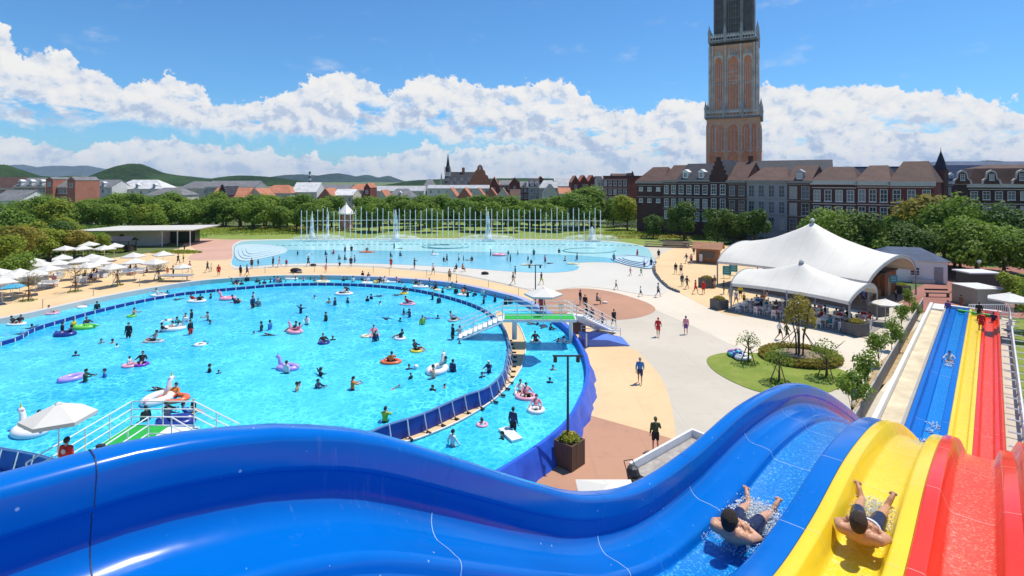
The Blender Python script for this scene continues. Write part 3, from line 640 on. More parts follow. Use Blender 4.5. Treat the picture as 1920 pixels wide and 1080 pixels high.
# --- the dark terrace on the right, running from far left to near right
A0, A1 = Vector((33.5, 143, 0)), Vector((78.5, 100, 0)); TD = (A1-A0).normalized(); TL = (A1-A0).length
def tx(px):
    """point of the terrace front line at photo column px"""
    k = (px-960)/F; s = (k*A0.y-A0.x)/(TD.x-k*TD.y); return A0+TD*s
FR2 = mat('grey_window_frame', (.36, .36, .38), .5, .06)
terr = [
 (1194, 1243, 13.7, 18.2, B_dark, T_br, 'grey and brown banded corner house at the left end of the dark terrace', 'hip', 3, 1.1, 1.0, (8.2, 11.2), None, 0, 0),
 (1243, 1270, 14.0, 18.6, B_brown, T_br, 'narrow brown brick house second from the left of the dark terrace', 'side', 2, 1.1, 2.1, (4.2, 7.2, 10.6), None, 0, 0),
 (1270, 1330, 14.2, 18.9, B_dark, T_dk, 'dark brick house with two white roof dormers in the terrace', 'side', 4, 1.2, 2.2, (4.0, 7.2, 10.6), None, 0, 2),
 (1330, 1364, 14.4, 19.6, B_dark, T_dk, 'black stepped gable house in front of the tall tower', 'step', 2, 1.3, 2.4, (3.8, 7.2, 10.6), None, 0, 0),
 (1364, 1400, 14.0, 19.0, B_brown, T_br, 'brown brick house right of the stepped gable house', 'side', 2, 1.3, 2.3, (3.8, 7.0, 10.4), FR2, 1, 0),
 (1400, 1476, 14.0, 18.3, B_grey, T_br, 'grey rendered house with four columns of dark windows', 'hip', 4, 1.3, 2.7, (3.0, 6.6, 10.2), FR2, 0, 0),
 (1476, 1522, 13.9, 18.6, B_brown, T_rd, 'brown brick house with one dormer right of the grey house', 'side', 2, 1.6, 2.7, (3.0, 6.4, 10.0), FR2, 0, 1),
 (1522, 1606, 13.8, 18.2, B_brown, T_rd, 'long brown brick house with white cornice and red tiled roof', 'hip', 4, 1.3, 2.4, (2.8, 6.2, 9.6), None, 0, 0),
 (1606, 1668, 13.7, 18.4, B_red, T_br, 'red brick house with three tall windows beside the corner building', 'hip', 3, 1.25, 2.5, (2.6, 6.2, 9.7), None, 0, 0),
 (1668, 1752, 13.6, 19.1, B_red, T_rd, 'red brick corner building with red hipped roof behind the trees', 'hip', 3, 1.3, 2.5, (2.6, 6.1, 9.7), None, 0, 0)]
for x0, x1, ev, rd, wl, rf, lab, kd, nc, ww, wh, rows, fr, ch, dm in terr:
    rd -= 1.3 if x0 > 1390 else .6; a, b = tx(x0), tx(x1); g = (b-a).normalized()*.02
    house(a+g, b-g, 12, ev, rd, wl, rf, lab, kind=kd, rows=rows, ncol=nc, ww=ww, wh=wh, fr=fr, chim=ch, dormers=dm, group='houses of the dark terrace', trim=M_trim if x0 > 1500 else M_trimg, hip=.2)
# long dark roof behind the terrace and grey roofs peeping over it
house(AT(1395, 134), AT(1560, 124), 10, 16.5, 19.0, B_brown, T_dk, 'long dark ridged roof hall showing behind the terrace houses', kind='side', name='roof_hall', storeband=False)
house(AT(1556, 135), AT(1700, 130), 12, 17.0, 19.2, B_grey, T_bl, 'flat blue grey roofed block rising behind the red brick houses', kind='flat', name='office_block', storeband=False)
# turreted corner tower and the mansard block on the far right
t = thing('corner_turret', 'slender dark pointed turret with brick drum behind the corner building', 'turret', AT(1764, 122)); t.scale = (.66, .66, .93)
MB().box((0, 0, 8.8), (3.2, 3.2, 17.6), .5).build('drum', B_brown, t); MB().box((-5.5, 1.5, 9.2), (8, 4, 18.4), .1).build('wing', B_red, t)
MB().lathe([(2.6, 17.6), (2.5, 17.9), (.15, 22.2), (.03, 23.2)], n=4).build('spire', T_dk, t)
t2 = house(AT(1768, 150), AT(2060, 150), 16, 13.6, 19.5, B_brown, T_bl, 'long slate roofed block with white dormers at the far right', kind='mansard', rows=(3, 6.5, 10), ncol=14, ww=1.3, wh=2.0, name='apartment_block', dormers=9)
t3 = house(AT(1815, 128), AT(2060, 118), 12, 13.0, 17.8, B_dark, T_rd, 'row of curved white edged gables above dark brick at the right edge', kind='mansard', rows=(2.8, 6.0, 9.4), ncol=10, ww=1.4, wh=2.0, name='gabled_block')
for i in range(6):
    cx = -12.5+i*5.4; g = MB(); c_ = [(-1.9, 0), (1.9, 0), (1.7, 1.0), (1.1, 1.5), (.95, 2.6), (.75, 3.1), (0, 3.5), (-.75, 3.1), (-.95, 2.6), (-1.1, 1.5), (-1.7, 1.0)]
    g.rings([[(cx+a, y, 13+b) for a, b in c_] for y in (-.5, .3)]); g.build('curved_gable', M_trim, t3)
    g = MB(); g.rings([[(cx+a*.78, y, 13.1+b*.84) for a, b in c_] for y in (-.54, -.5)]); g.build('gable_field', B_brown, t3); add_window(t3, cx, -.6, 14.0, .9, 1.5)
# --- the tall brick tower
TWD = 190.0; tw = thing('tall_tower', 'tall orange brick gothic tower with grey stone galleries rising out of frame', 'tower', AT(1377, TWD), R(-26)); tw.scale = (.83, .83, 1)
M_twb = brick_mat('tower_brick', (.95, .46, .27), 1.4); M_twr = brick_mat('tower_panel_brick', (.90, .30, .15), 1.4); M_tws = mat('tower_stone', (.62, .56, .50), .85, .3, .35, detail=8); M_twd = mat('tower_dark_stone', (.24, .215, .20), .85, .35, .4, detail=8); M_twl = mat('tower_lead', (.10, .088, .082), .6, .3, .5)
def arch2(w_, h_, n=7):
    pts = [(-w_/2, 0), (w_/2, 0)]
    for i in range(n+1):
        a = math.pi*i/n; pts.append((w_/2*math.cos(a), h_-w_*.62+w_*.62*math.sin(a)))
    return pts
def wall_shape(mb, pts, x, z, y0, y1, rz=0):
    M = Matrix.Rotation(rz, 4, 'Z'); mb.rings([[(x+a, y, z+b) for a, b in pts] for y in (y0, y1)], M=M)
def stage(z0, z1, w0, w1, body, nm='stage'):
    mb = MB(); mb.rings([[(-w0, -w0, z0), (w0, -w0, z0), (w0, w0, z0), (-w0, w0, z0)], [(-w1, -w1, z1), (w1, -w1, z1), (w1, w1, z1), (-w1, w1, z1)]]); return mb.build(nm, body, tw)
zz = lambda y: ZY(y, TWD)
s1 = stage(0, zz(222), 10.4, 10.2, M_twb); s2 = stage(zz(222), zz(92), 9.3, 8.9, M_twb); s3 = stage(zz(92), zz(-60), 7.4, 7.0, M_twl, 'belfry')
for s_, w_, ym, lst, z_lo, z_hi, mp in ((s1, 10.2, None, [(-7.9, 1.9), (-4.9, 2.9), (0, 4.0), (4.9, 2.9), (7.9, 1.9)], zz(285), zz(236), M_twr),):
    for rz in (0, math.pi/2, -math.pi/2):
        mo, mi = MB(), MB()
        for x, ww in lst:
            wall_shape(mo, arch2(ww+.7, z_hi-z_lo+.5), x, z_lo-.3, -10.5, -10.1, rz); wall_shape(mi, arch2(ww, z_hi-z_lo), x, z_lo, -10.56, -10.2, rz)
            wall_shape(mi, arch2(ww, 4.4), x, zz(308), -10.56, -10.2, rz)
            for q in (-.25, .25): mo.box((0, 0, 0), (0, 0, 0))
        mo.build('arch_surround', M_tws, s1); mi.build('blind_arch', mp, s1)
        mm = MB()
        for x, ww in lst:
            for q in ((-.17, .17) if ww > 2 else (0,)):
                wall_shape(mm, [(-.09, 0), (.09, 0), (.09, z_hi-z_lo-1.5), (-.09, z_hi-z_lo-1.5)], x+q*ww, z_lo, -10.66, -10.5, rz)
        mm.build('mullion', M_tws, s1)
for rz in (0, math.pi/2, -math.pi/2):
    mo, mi, mt = MB(), MB(), MB()
    for x, ww in ((-5.6, 2.9), (0, 4.0), (5.6, 2.9)):
        hgt = zz(100)-zz(214)
        wall_shape(mo, arch2(ww+.8, hgt-1), x, zz(214), -9.4, -8.6, rz); wall_shape(mi, arch2(ww, hgt-2.6), x, zz(214), -9.5, -8.6, rz)
        for q in (-.28, .0, .28): wall_shape(mt, [(-.1, 0), (.1, 0), (.1, hgt-5), (-.1, hgt-5)], x+q*ww, zz(214), -9.66, -9.4, rz)
        for yy, hh in ((166, 1.1), (112, 2.6)):
            for q in (-.33, -.11, .11, .33): wall_shape(mt, [(-.5*ww*.2, 0), (0, hh), (.5*ww*.2, 0), (0, hh*.35)], x+q*ww, zz(yy), -9.7, -9.45, rz)
        if x == 0:
            for a_ in range(4):
                for b_ in range(3): wall_shape(mt, [(-.3, 0), (0, -.3), (.3, 0), (0, .3)], -1.4+a_*.93, zz(158)+b_*1.5, -9.72, -9.45, rz)
    mo.build('arch_surround', M_tws, s2); mi.build('blind_arch', M_twr, s2); mt.build('tracery', M_tws, s2)
    mb = MB()
    for x in (-9.0, -8.0, -2.9, 2.9, 8.0, 9.0): wall_shape(mb, [(-.35, 0), (.35, 0), (.3, zz(92)-zz(222)), (-.3, zz(92)-zz(222))], x, zz(222), -9.55, -8.8, rz)
    mb.build('buttress', M_tws, s2)
def gallery(z, w_, h_, par):
    mb = MB()
    mb.rings([[(sx*(w_+.5), sy*(w_+.5), z+q) for sx, sy in ((-1, -1), (1, -1), (1, 1), (-1, 1))] for q in (-.6, .1)])
    mb.build('cornice', M_twd, par)
    mb = MB()
    for rz in (0, math.pi/2, math.pi, -math.pi/2):
        M = Matrix.Rotation(rz, 4, 'Z'); n = 16
        for i in range(n+1):
            x = -w_+2*w_*i/n; mb.box((x, -w_-.2, z+h_*.5), (.22, .22, h_), M=M)
            if i < n: mb.add([(x, -w_-.28, z+h_*.55), (x+w_/n, -w_-.28, z+h_), (x+2*w_/n, -w_-.28, z+h_*.55), (x, -w_-.1, z+h_*.55), (x+w_/n, -w_-.1, z+h_), (x+2*w_/n, -w_-.1, z+h_*.55)], [(0, 1, 2), (3, 5, 4), (0, 3, 4, 1), (1, 4, 5, 2)], M)
        mb.box((0, -w_-.2, z+h_*.52), (2*w_, .16, .22), M=M); mb.box((0, -w_-.2, z+.3), (2*w_, .16, .3), M=M)
    mb.build('balustrade', M_tws, par)
    for i, (x, y) in enumerate([(-1, -1), (-.34, -1), (.34, -1), (1, -1), (1, -.34), (1, .34), (1, 1), (-1, 1), (-1, .3), (-1, -.3)]):
        mb = MB(); cx, cy = x*(w_+.25), y*(w_+.25); mb.lathe([(.55, z-.4), (.55, z+h_), (.75, z+h_+.1), (.1, z+h_+2.8), (.02, z+h_+3.2)], (cx, cy, 0), 4); mb.build('pinnacle', mat('pinnacle_stone', (.46, .44, .42), .85, .2, .5), par)
gallery(zz(223), 10.3, 2.7, s1); gallery(zz(84), 9.0, 2.6, s2)
for i in range(8):
    a = math.pi/8+i*math.pi/4; x, y = 7.9*math.cos(a), 7.9*math.sin(a)
    mb = MB(); mb.box((x, y, (zz(84)+zz(-60))/2), (1.3, 1.3, zz(-60)-zz(84)), a); mb.build('buttress', M_twd, s3)
for i in range(8):
    a = i*math.pi/4; mb = MB(); M = Matrix.Rotation(a, 4, 'Z')
    for x in (-1.9, -.95, 0, .95, 1.9): mb.box((x, -7.6, (zz(84)+zz(-60))/2), (.24, .3, zz(-60)-zz(84)), M=M)
    for k in range(14): mb.box((0, -7.52, zz(84)+k*2.0), (4.6, .16, .2), M=M)
    for k in (6.5, 7.3): 
        for x in (-1.7, -.6, .6, 1.7): mb.box((x, -7.75, zz(30)+(x*x)*-.1), (.9, .3, .3), M=M)
    mb.build('tracery', M_twd, s3)
# --- the church in the middle distance
CD = 300.0; ch = thing('church', 'dark roofed town hall church with a slender spire and gabled front in the middle distance', 'church', AT(870, CD), R(3))
k = CD/F; zc = lambda y: ZY(y, CD)
MB().box((0, 6, zc(346)/2), (76*k, 13, zc(346))).build('wall', B_oran, ch)
r = MB(); r.rings([[(x, -1, zc(346)), (x*.99, 6, zc(322)), (x, 13, zc(346))] for x in (-37*k, 33*k)]); rf = r.build('roof', T_dk, ch)
g = MB(); st = [(-11, 0), (11, 0), (11, 3), (9, 3.4), (8, 6), (6, 6.6), (5, 9), (3.2, 9.8), (2.4, 12), (0, 13.2), (-2.4, 12), (-3.2, 9.8), (-5, 9), (-6, 6.6), (-8, 6), (-9, 3.4), (-11, 3)]
g.rings([[(30*k+a*.55, y, zc(347)+b*.88) for a, b in st] for y in (-1.5, 0)]); g.build('gable', B_oran, ch)
MB().lathe([(.7, zc(318)), (.6, zc(312)), (.15, zc(309))], (30*k, -1, 0), 6).build('finial', M_tws, ch)
for i in range(8): add_window(ch, -30*k+i*6.5*k, -1.0, zc(345)+(.0 if i % 2 else 2.2), 1.3, 1.3)
sp_ = MB().box((-31*k, 5, zc(322)/2), (10*k, 10*k, zc(322))); tws = sp_.build('steeple', M_tws, ch)
MB().lathe([(6.4*k, zc(322)), (5.4*k, zc(315)), (3.4*k, zc(311)), (1.5*k, zc(297)), (.25*k, zc(287))], (-31*k, 5, 0), 8).build('spire', T_dk, tws)
for q in (-1, 1):
    MB().lathe([(1.2*k, zc(326)), (1.0*k, zc(316)), (.1, zc(311))], (-31*k+q*5*k, 1.5, 0), 5).build('pinnacle', M_tws, tws)
MB().lathe([(1.6*k, 0), (1.5*k, zc(334)), (.2, zc(325))], (-43*k, 3, 0), 6).build('turret', M_tws, ch)
MB().box((-2*k, 6, zc(322)), (1.6, 1.6, 5)).build('chimney', B_oran, rf)
# --- roofs of the town
def town(x0, x1, D, ye, yr, wall, roof, kind, label, nc=0, dormers=0, depth=12, chim=0, nm='town_house', rows=1, skew=0, fr=None, ww=1.3, wh=1.8):
    ev, rd = max(3, ZY(ye, D)), ZY(yr, D); a, b = AT(x0, D), AT(x1, D+skew)
    rr = [ev-wh-1.0-3.2*i for i in range(rows)] if nc else []
    return house(a, b, depth, ev, rd, wall, roof, label, kind=kind, rows=[q for q in rr if q > 1], ncol=nc, ww=ww, wh=wh, dormers=dormers, chim=chim, name=nm, fr=fr, group='town houses beyond the trees')
TW = [
 (-60, 28, 210, 353, 332, B_pinkb, T_rd, 'side', 'red tiled roof at the far left edge of the town', 5, 1),
 (-20, 38, 175, 376, 357, B_white, T_gr, 'side', 'low white gabled house at the far left below the brick hotel', 4, 0),
 (27, 86, 205, 349, 333, B_pinkb, T_gr, 'side', 'long red brick hotel with grey roof and three white dormers', 9, 3),
 (86, 99, 203, 336, 332, B_pinkb, T_gr, 'front', 'left gabled brick bay of the hotel with white window columns', 1, 0),
 (99, 126, 205, 350, 333, B_pinkb, T_gr, 'side', 'brick middle wing between the two gabled bays of the hotel', 4, 0),
 (126, 141, 202, 338, 331, B_pinkb, T_gr, 'front', 'right gabled brick bay at the end of the hotel', 1, 0),
 (141, 210, 240, 351, 337, B_white, T_gr, 'side', 'long grey roofed hall right of the brick hotel', 6, 2),
 (208, 305, 250, 354, 337, B_white, T_wh, 'hip', 'big pale grey roofed hall below the conical hill', 6, 3),
 (272, 340, 215, 366, 352, B_cream, T_gr, 'hip', 'low dark grey roof in front of the pale hall', 0, 0),
 (335, 392, 260, 353, 340, B_cream, T_gr, 'hip', 'grey brown hipped roof left of the orange roofs', 4, 0),
 (385, 480, 255, 350, 339, B_grey, T_gr, 'side', 'long grey roof behind the orange tiled houses', 6, 0),
 (392, 408, 205, 371, 352, B_pinkb, T_or, 'side', 'orange tiled house left of the black gable', 2, 0),
 (408, 425, 200, 366, 349, B_dark, T_dk, 'step', 'small black stepped gable house between orange roofs', 1, 0),
 (425, 462, 205, 370, 352, B_pinkb, T_or, 'side', 'wide orange tiled house right of the black gable', 3, 0),
 (462, 492, 210, 368, 353, B_cream, T_or, 'front', 'cream gabled house with orange roof near the left trees', 1, 0),
 (488, 545, 230, 362, 347, B_cream, T_or, 'hip', 'broad orange roofed house left of the white roofed hall', 3, 0),
 (546, 594, 235, 360, 342, B_white, T_wh, 'side', 'white roofed gabled hall below the striped chimney', 3, 0),
 (590, 655, 260, 356, 346, B_grey, T_gr, 'side', 'grey slate roofed house with a small cupola', 5, 0),
 (594, 625, 215, 372, 353, B_pinkb, T_or, 'front', 'steep orange gabled house right of the white hall', 1, 0),
 (624, 662, 220, 366, 355, B_cream, T_wh, 'side', 'pale pink terrace house behind the white kiosk', 3, 0),
 (655, 684, 240, 356, 345, B_pinkb, T_or, 'hip', 'orange hipped roof house above the white kiosk', 2, 0),
 (682, 694, 236, 352, 343, B_red, T_or, 'front', 'small red brick gable beside the orange hipped roof', 1, 0),
 (694, 795, 265, 358, 349, B_white, T_lg, 'side', 'long low pale grey roofed arcade left of the church', 8, 0),
 (708, 722, 212, 368, 356, B_cream, T_or, 'front', 'orange gabled shed roof above the tree line', 1, 0),
 (726, 772, 215, 370, 354, B_cream, T_gr, 'hip', 'grey hipped roof house with a round attic window', 2, 1),
 (794, 812, 290, 350, 336, B_grey, T_gr, 'hip', 'grey hipped roof just left of the church', 1, 0),
 (800, 950, 270, 353, 347, B_white, T_lg, 'side', 'long pale blue grey roofed hall below the church', 10, 0),
 (918, 935, 262, 348, 331, B_red, T_or, 'front', 'small red gabled house right of the church', 1, 0),
 (935, 965, 265, 346, 338, B_brown, T_gr, 'side', 'dark brick house with grey roof beyond the church', 4, 0),
 (955, 975, 260, 345, 332, B_red, T_or, 'front', 'red gabled house with orange roof further right of the church', 1, 0),
 (975, 995, 262, 350, 340, B_brown, T_gr, 'side', 'brown house with a row of small dormers', 3, 1),
 (992, 1012, 245, 350, 334, B_grey, T_dk, 'side', 'dark blue slate roofed house with white dormers', 2, 2),
 (1004, 1024, 262, 342, 330, B_red, T_or, 'front', 'twin orange gabled house behind the slate roof', 1, 0),
 (1012, 1046, 235, 352, 338, B_grey, T_lg, 'hip', 'pale hipped roof hall right of the slate roofed house', 3, 0),
 (1040, 1072, 250, 349, 334, B_white, T_lg, 'side', 'white fronted house with a row of windows', 5, 0),
 (1072, 1087, 228, 342, 329, B_red, T_or, 'front', 'left one of the three red brick gables in a row', 1, 0),
 (1087, 1103, 228, 341, 328, B_red, T_or, 'front', 'middle one of the three red brick gables in a row', 1, 0),
 (1103, 1119, 228, 341, 328, B_red, T_or, 'front', 'right one of the three red brick gables in a row', 1, 0),
 (1048, 1072, 200, 363, 352, B_cream, T_or, 'side', 'low orange roof in front of the three gables', 0, 0),
 (1020, 1046, 200, 362, 345, B_cream, T_gr, 'front', 'round pedimented cream hall in front of the three gables', 1, 0),
 (1119, 1132, 222, 338, 330, B_white, T_dk, 'side', 'narrow white house left of the red brick block', 2, 0),
 (1150, 1180, 250, 336, 325, B_red, T_rd, 'side', 'dark red roof rising behind the red brick block', 2, 0),
 (1180, 1192, 240, 340, 324, B_brown, T_rd, 'step', 'narrow stepped gable next to the dark terrace', 1, 0)]
for (x0, x1, D, ye, yr, wl, rf, kd, lab, nc, dm) in TW:
    town(x0+.15, x1-.15, D, ye, yr, wl, rf, kd, lab, nc, dm, rows=2 if nc > 1 else 1, wh=1.6, ww=1.1)
for i, xx in enumerate((832, 858, 884, 908, 930)):
    town(xx, xx+25, 225, 369, 352, B_pinkb if i % 2 else B_cream, T_or, 'front', 'market gable number %s counted from the church side in the orange zigzag row' % ('one', 'two', 'three', 'four', 'five')[i], 1, 0, depth=14)
town(956, 976, 225, 368, 355, B_cream, T_rd, 'side', 'low red roofed house ending the orange zigzag row', 2, 0)
house(AT(1131, 215), AT(1177, 205), 12, 15.4, 17.2, B_red, T_dk, 'four storey red brick block with white framed windows', kind='flat', rows=(1.6, 5.0, 8.4, 11.8), ncol=5, ww=1.5, wh=2.1, name='brick_block')
# striped chimney and white kiosk
sc_ = thing('striped_chimney', 'thin red and white striped chimney on the hill skyline', 'chimney', AT(581, 330))
for i in range(6): MB().lathe([(.9-.05*i, 11+i*1.4), (.85-.05*i, 12.4+i*1.4)], n=8).build('band', mat('chimney_band_dark', (.12, .10, .10), .7) if i % 2 else mat('chimney_band_white', (.7, .68, .66), .7), sc_)
MB().lathe([(1.3, 0), (.95, 11)], n=8).build('shaft', B_grey, sc_)
kk = thing('kiosk', 'round red and white kiosk with pointed white roof beyond the fountain poles', 'kiosk', AT(649, 150))
MB().lathe([(1.8, 0), (1.8, 4.6)], n=10).build('body', mat('kiosk_red', (.55, .10, .08), .6, c2=(.7, .55, .5), vs=.9), kk)
MB().lathe([(2.6, 4.5), (2.5, 4.8), (1.4, 5.9), (.4, 7.0), (.1, 7.8)], n=10).build('roof', M_frame, kk)
# cafe and pergola under the left hotel
cf = thing('cafe_pavilion', 'small cream flat roofed cafe below the brick hotel', 'cafe', AT(128, 165))
MB().box((0, 3, 1.8), (8, 6, 3.4)).build('wall', B_cream, cf); MB().box((0, 2.4, 3.8), (9, 8, .3)).build('roof', M_trim, cf)
for i in range(6): MB().box((-3.4+i*1.35, -.1, 1.6), (.8, .1, 2.2)).build('opening', M_glass, cf)
# --- flat roofed pavilion on the left
pv = thing('flat_pavilion', 'cream pavilion with a wide thin overhanging flat roof by the pink path', 'pavilion', G(262, 461), R(8))
D0 = G(262, 461).y; q = D0/F
M_pvw = mat('pavilion_plaster', (.60, .56, .48), .8, .08, .8, detail=8); M_pvr = mat('pavilion_roof', (.58, .55, .50), .7, .08, .4, detail=8)
MB().box((-1.5, 3.5, 1.5), (10.5, 7, 3.0)).build('wall', M_pvw, pv)
r = MB(); r.rings([[(-11.5, -3, 3.35), (11.8, -3.5, 3.35), (12.5, 9, 3.35), (-8.5, 9, 3.35)], [(-11.8, -3.2, 3.62), (12.1, -3.7, 3.62), (12.8, 9.2, 3.62), (-8.8, 9.2, 3.62)]]); r.build('roof', M_pvr, pv)
MB().box((6.5, 6, 1.5), (5, 2.5, 3)).build('dark_bay', mat('dark_glass', (.03, .05, .045), .15), pv)
MB().box((-3.5, -.03, 1.9), (.8, .1, 1.2)).build('window', M_glass, pv)
for x in (5.5, 8.5, 11): MB().box((x, -2.3, 1.6), (.14, .14, 3.3)).build('post', M_wsteel, pv)
gz = thing('gazebo', 'small black gabled gazebo beside the pavilion', 'gazebo', G(228, 472), R(5))
r = MB(); r.rings([[(x, -1.6, 2.2), (x, 0, 3.0), (x, 1.6, 2.2), (x, 1.6, 2.1), (x, 0, 2.85), (x, -1.6, 2.1)] for x in (-2.4, 2.4)]); r.build('roof', T_dk, gz)
for x in (-2, 2):
    for y in (-1.2, 1.2): MB().box((x, y, 1.05), (.15, .15, 2.1)).build('post', mat('dark_wood', (.05, .035, .03), .7), gz)
MB().box((0, .5, .6), (3.6, 1.8, 1.2)).build('counter', mat('dark_wood', (.05, .035, .03), .7), gz)
# ---------------------------------------------------------------- trees
def leaf_mat(name, a, b, tr=.32):
    m = bpy.data.materials.new(name); m.use_nodes = True; t = NT(m.node_tree); p = m.node_tree.nodes['Principled BSDF']
    g = t.n('NewGeometry'); v = g.outputs['Position']; oi = t.n('ObjectInfo')
    x = t.mix(t.mr(t.noise(v, .9, 4, .7), .3, .7), a, b)
    x = t.mix(t.m('MULTIPLY', oi.outputs['Random'], .55), x, tuple(q*f_ for q, f_ in zip(b, (1.35, 1.1, .8))))
    x = t.mix(t.m('MULTIPLY', t.noise(v, 9, 2, .6), .35), x, tuple(q*.45 for q in a))
    t.l(x, p.inputs['Base Color']); p.inputs['Roughness'].default_value = .6; p.inputs['Specular IOR Level'].default_value = .25
    tl = t.n('BsdfTranslucent'); t.l(t.mix(.5, x, tuple(min(1, q*2) for q in b)), tl.inputs[0]); ms = t.n('MixShader'); ms.inputs[0].default_value = tr
    t.l(p.outputs[0], ms.inputs[1]); t.l(tl.outputs[0], ms.inputs[2]); t.l(ms.outputs[0], m.node_tree.nodes['Material Output'].inputs[0]); return m
L_mid = leaf_mat('leaf_mid_green', (.09, .18, .02), (.19, .30, .04)); L_dark = leaf_mat('leaf_dark_green', (.045, .10, .018), (.10, .18, .028), .25)
L_lime = leaf_mat('leaf_lime_green', (.15, .23, .02), (.30, .36, .045)); L_olive = leaf_mat('leaf_olive', (.15, .16, .025), (.32, .28, .05))
M_bark = mat('bark', (.10, .07, .045), .9, .3, 6, .5, 20)
def crown_mesh(seed, R0, Hh, n, leaf, lobes=9, flat=1.0, gap=.3, hollow=.5):
    """crown of many leaf-sized faces gathered in clumps; origin at the trunk base is added by the caller"""
    rnd = random.Random(seed); vs = []; fs = []; L = []
    for i in range(lobes):
        a = rnd.uniform(0, 6.283); rr = R0*math.sqrt(rnd.random())*.72; zc_ = rnd.uniform(.18, .85)
        k = 1-abs(zc_-.45)*.9; L.append((rr*math.cos(a)*k, rr*math.sin(a)*k, Hh*zc_, R0*rnd.uniform(.30, .52)))
    L.append((0, 0, Hh*.55, R0*.55))
    for i in range(n):
        x0, y0, z0, r0 = L[rnd.randrange(len(L))]
        d = Vector((rnd.gauss(0, 1), rnd.gauss(0, 1), rnd.gauss(0, 1)*flat)).normalized(); q = r0*(hollow+(1-hollow)*rnd.random()**.6)*(1+gap*rnd.uniform(-.5, .8))
        c = Vector((x0, y0, z0))+Vector((d.x*q, d.y*q, d.z*q*.8*flat))
        if c.z < 0: c.z = abs(c.z)*.3
        nrm = (d+Vector((rnd.uniform(-.7, .7), rnd.uniform(-.7, .7), rnd.uniform(-.2, 1.0)))).normalized()
        u = nrm.orthogonal().normalized(); u.rotate(Matrix.Rotation(rnd.uniform(0, 6.28), 3, nrm)); w_ = nrm.cross(u); s = leaf*rnd.uniform(.6, 1.4); b = len(vs)
        vs += [tuple(c-u*s), tuple(c+w_*s*.6+nrm*s*.15), tuple(c+u*s), tuple(c-w_*s*.6+nrm*s*.1)]; fs.append((b, b+1, b+2, b+3))
    me = bpy.data.meshes.new('crown'); me.from_pydata(vs, [], fs); me.update(); return me, L
def trunk_mb(L, r, Hh, z0, lean=0, n=7):
    mb = MB(); mb.tube([(0, 0, -.1), (lean*.3, 0, z0*.5), (lean, 0, z0+Hh*.25)], [r, r*.8, r*.55], n)
    for (x, y, z, q) in L[:6]: mb.tube([(lean*.8, 0, z0*.75), ((x+lean)*.5, y*.5, z0+z*.45), (x, y, z0+z)], [r*.45, r*.3, r*.1], 5)
    return mb
TREES = {}
def tree_proto(key, seed, R0, Hh, z0, n, leaf, lm, r=.22, **kw):
    me, L = crown_mesh(seed, R0, Hh, n, leaf, **kw); me.materials.append(lm); tb = trunk_mb(L, r, Hh, z0)
    o = tb.build('trunk', M_bark); TREES[key] = (me, o.data, z0); bpy.data.objects.remove(o)
def tree(key, x, y, sc, rz, label, group=None, name='tree', lm=None, sz=None, z=0):
    me, tr, z0 = TREES[key]; t = thing(name, label, 'tree', (x, y, z), rz, group); t.scale = (sc, sc, sz or sc)
    a = bpy.data.objects.new('trunk', tr); COL.objects.link(a); a.parent = t
    c = bpy.data.objects.new('crown', me); COL.objects.link(c); c.parent = t; c.location = (0, 0, z0)
    if lm: c.material_slots[0].link = 'OBJECT'; c.material_slots[0].material = lm
    return t
for i in range(4): tree_proto('round%d' % i, 20+i, 3.6, 5.2, 1.8, 3600, .24, L_mid, lobes=11)
for i in range(2): tree_proto('big%d' % i, 40+i, 5.0, 7.0, 2.2, 8000, .25, L_mid, lobes=15)
tree_proto('pine', 51, 4.6, 3.6, 2.2, 6000, .22, L_dark, lobes=12, flat=.5)
for i in range(2): tree_proto('slim%d' % i, 60+i, 1.3, 3.2, .9, 900, .13, L_mid, lobes=8, r=.05, gap=.7)
# the row of round trees in front of the town: crown tops at y 350-385, trunks to y 415
rowt = []
rnd = random.Random(5)
xs = list(range(150, 560, 27))+[583, 605, 690, 715, 762, 786, 812, 838, 862, 888, 912, 938, 962, 988, 1012, 1040, 1088, 1108]
xs += list(range(163, 560, 22))+[596, 622, 680, 700, 728, 740, 775, 800, 825, 850, 875, 900, 926, 950, 974, 1000, 1026, 1050, 1075, 1098, 1122]
for i, xx in enumerate(xs):
    D = (148 if i < 33 else 163)+rnd.uniform(-5, 6); hgt = (7.6 if i < 33 else 8.8)+rnd.uniform(-1.4, 1.0)
    if 1030 < xx < 1120: hgt += 1.6
    p = AT(xx+rnd.uniform(-4, 4), D); rowt.append((xx, p, hgt))
W1 = {0: 'beside the cafe', 3: 'below the pale hall'}
def near_label(x, nx=0):
    marks = [(45, 'the left hotel'), (130, 'the small cream cafe'), (185, 'the grey roofed hall'), (255, 'the big pale hall'), (310, 'the low dark roof'), (365, 'the grey brown roof'), (416, 'the black stepped gable'), (460, 'the wide orange roof'), (520, 'the broad orange roof'), (570, 'the white gabled hall'), (610, 'the leftmost fountain poles'), (649, 'the white roofed kiosk'), (700, 'the small red brick gable'), (748, 'the round windowed hipped roof'), (803, 'the left side of the church'), (840, 'the church spire'), (895, 'the right gable of the church'), (930, 'the orange zigzag gables'), (968, 'the red gabled house'), (1002, 'the dark blue slate roof'), (1035, 'the cream pedimented hall'), (1090, 'the three red gables'), (1150, 'the four storey block')]
    return sorted(marks, key=lambda m: abs(m[0]-x))[nx]
used = {}
ordw = ['', 'next ', 'second next ', 'third next ']
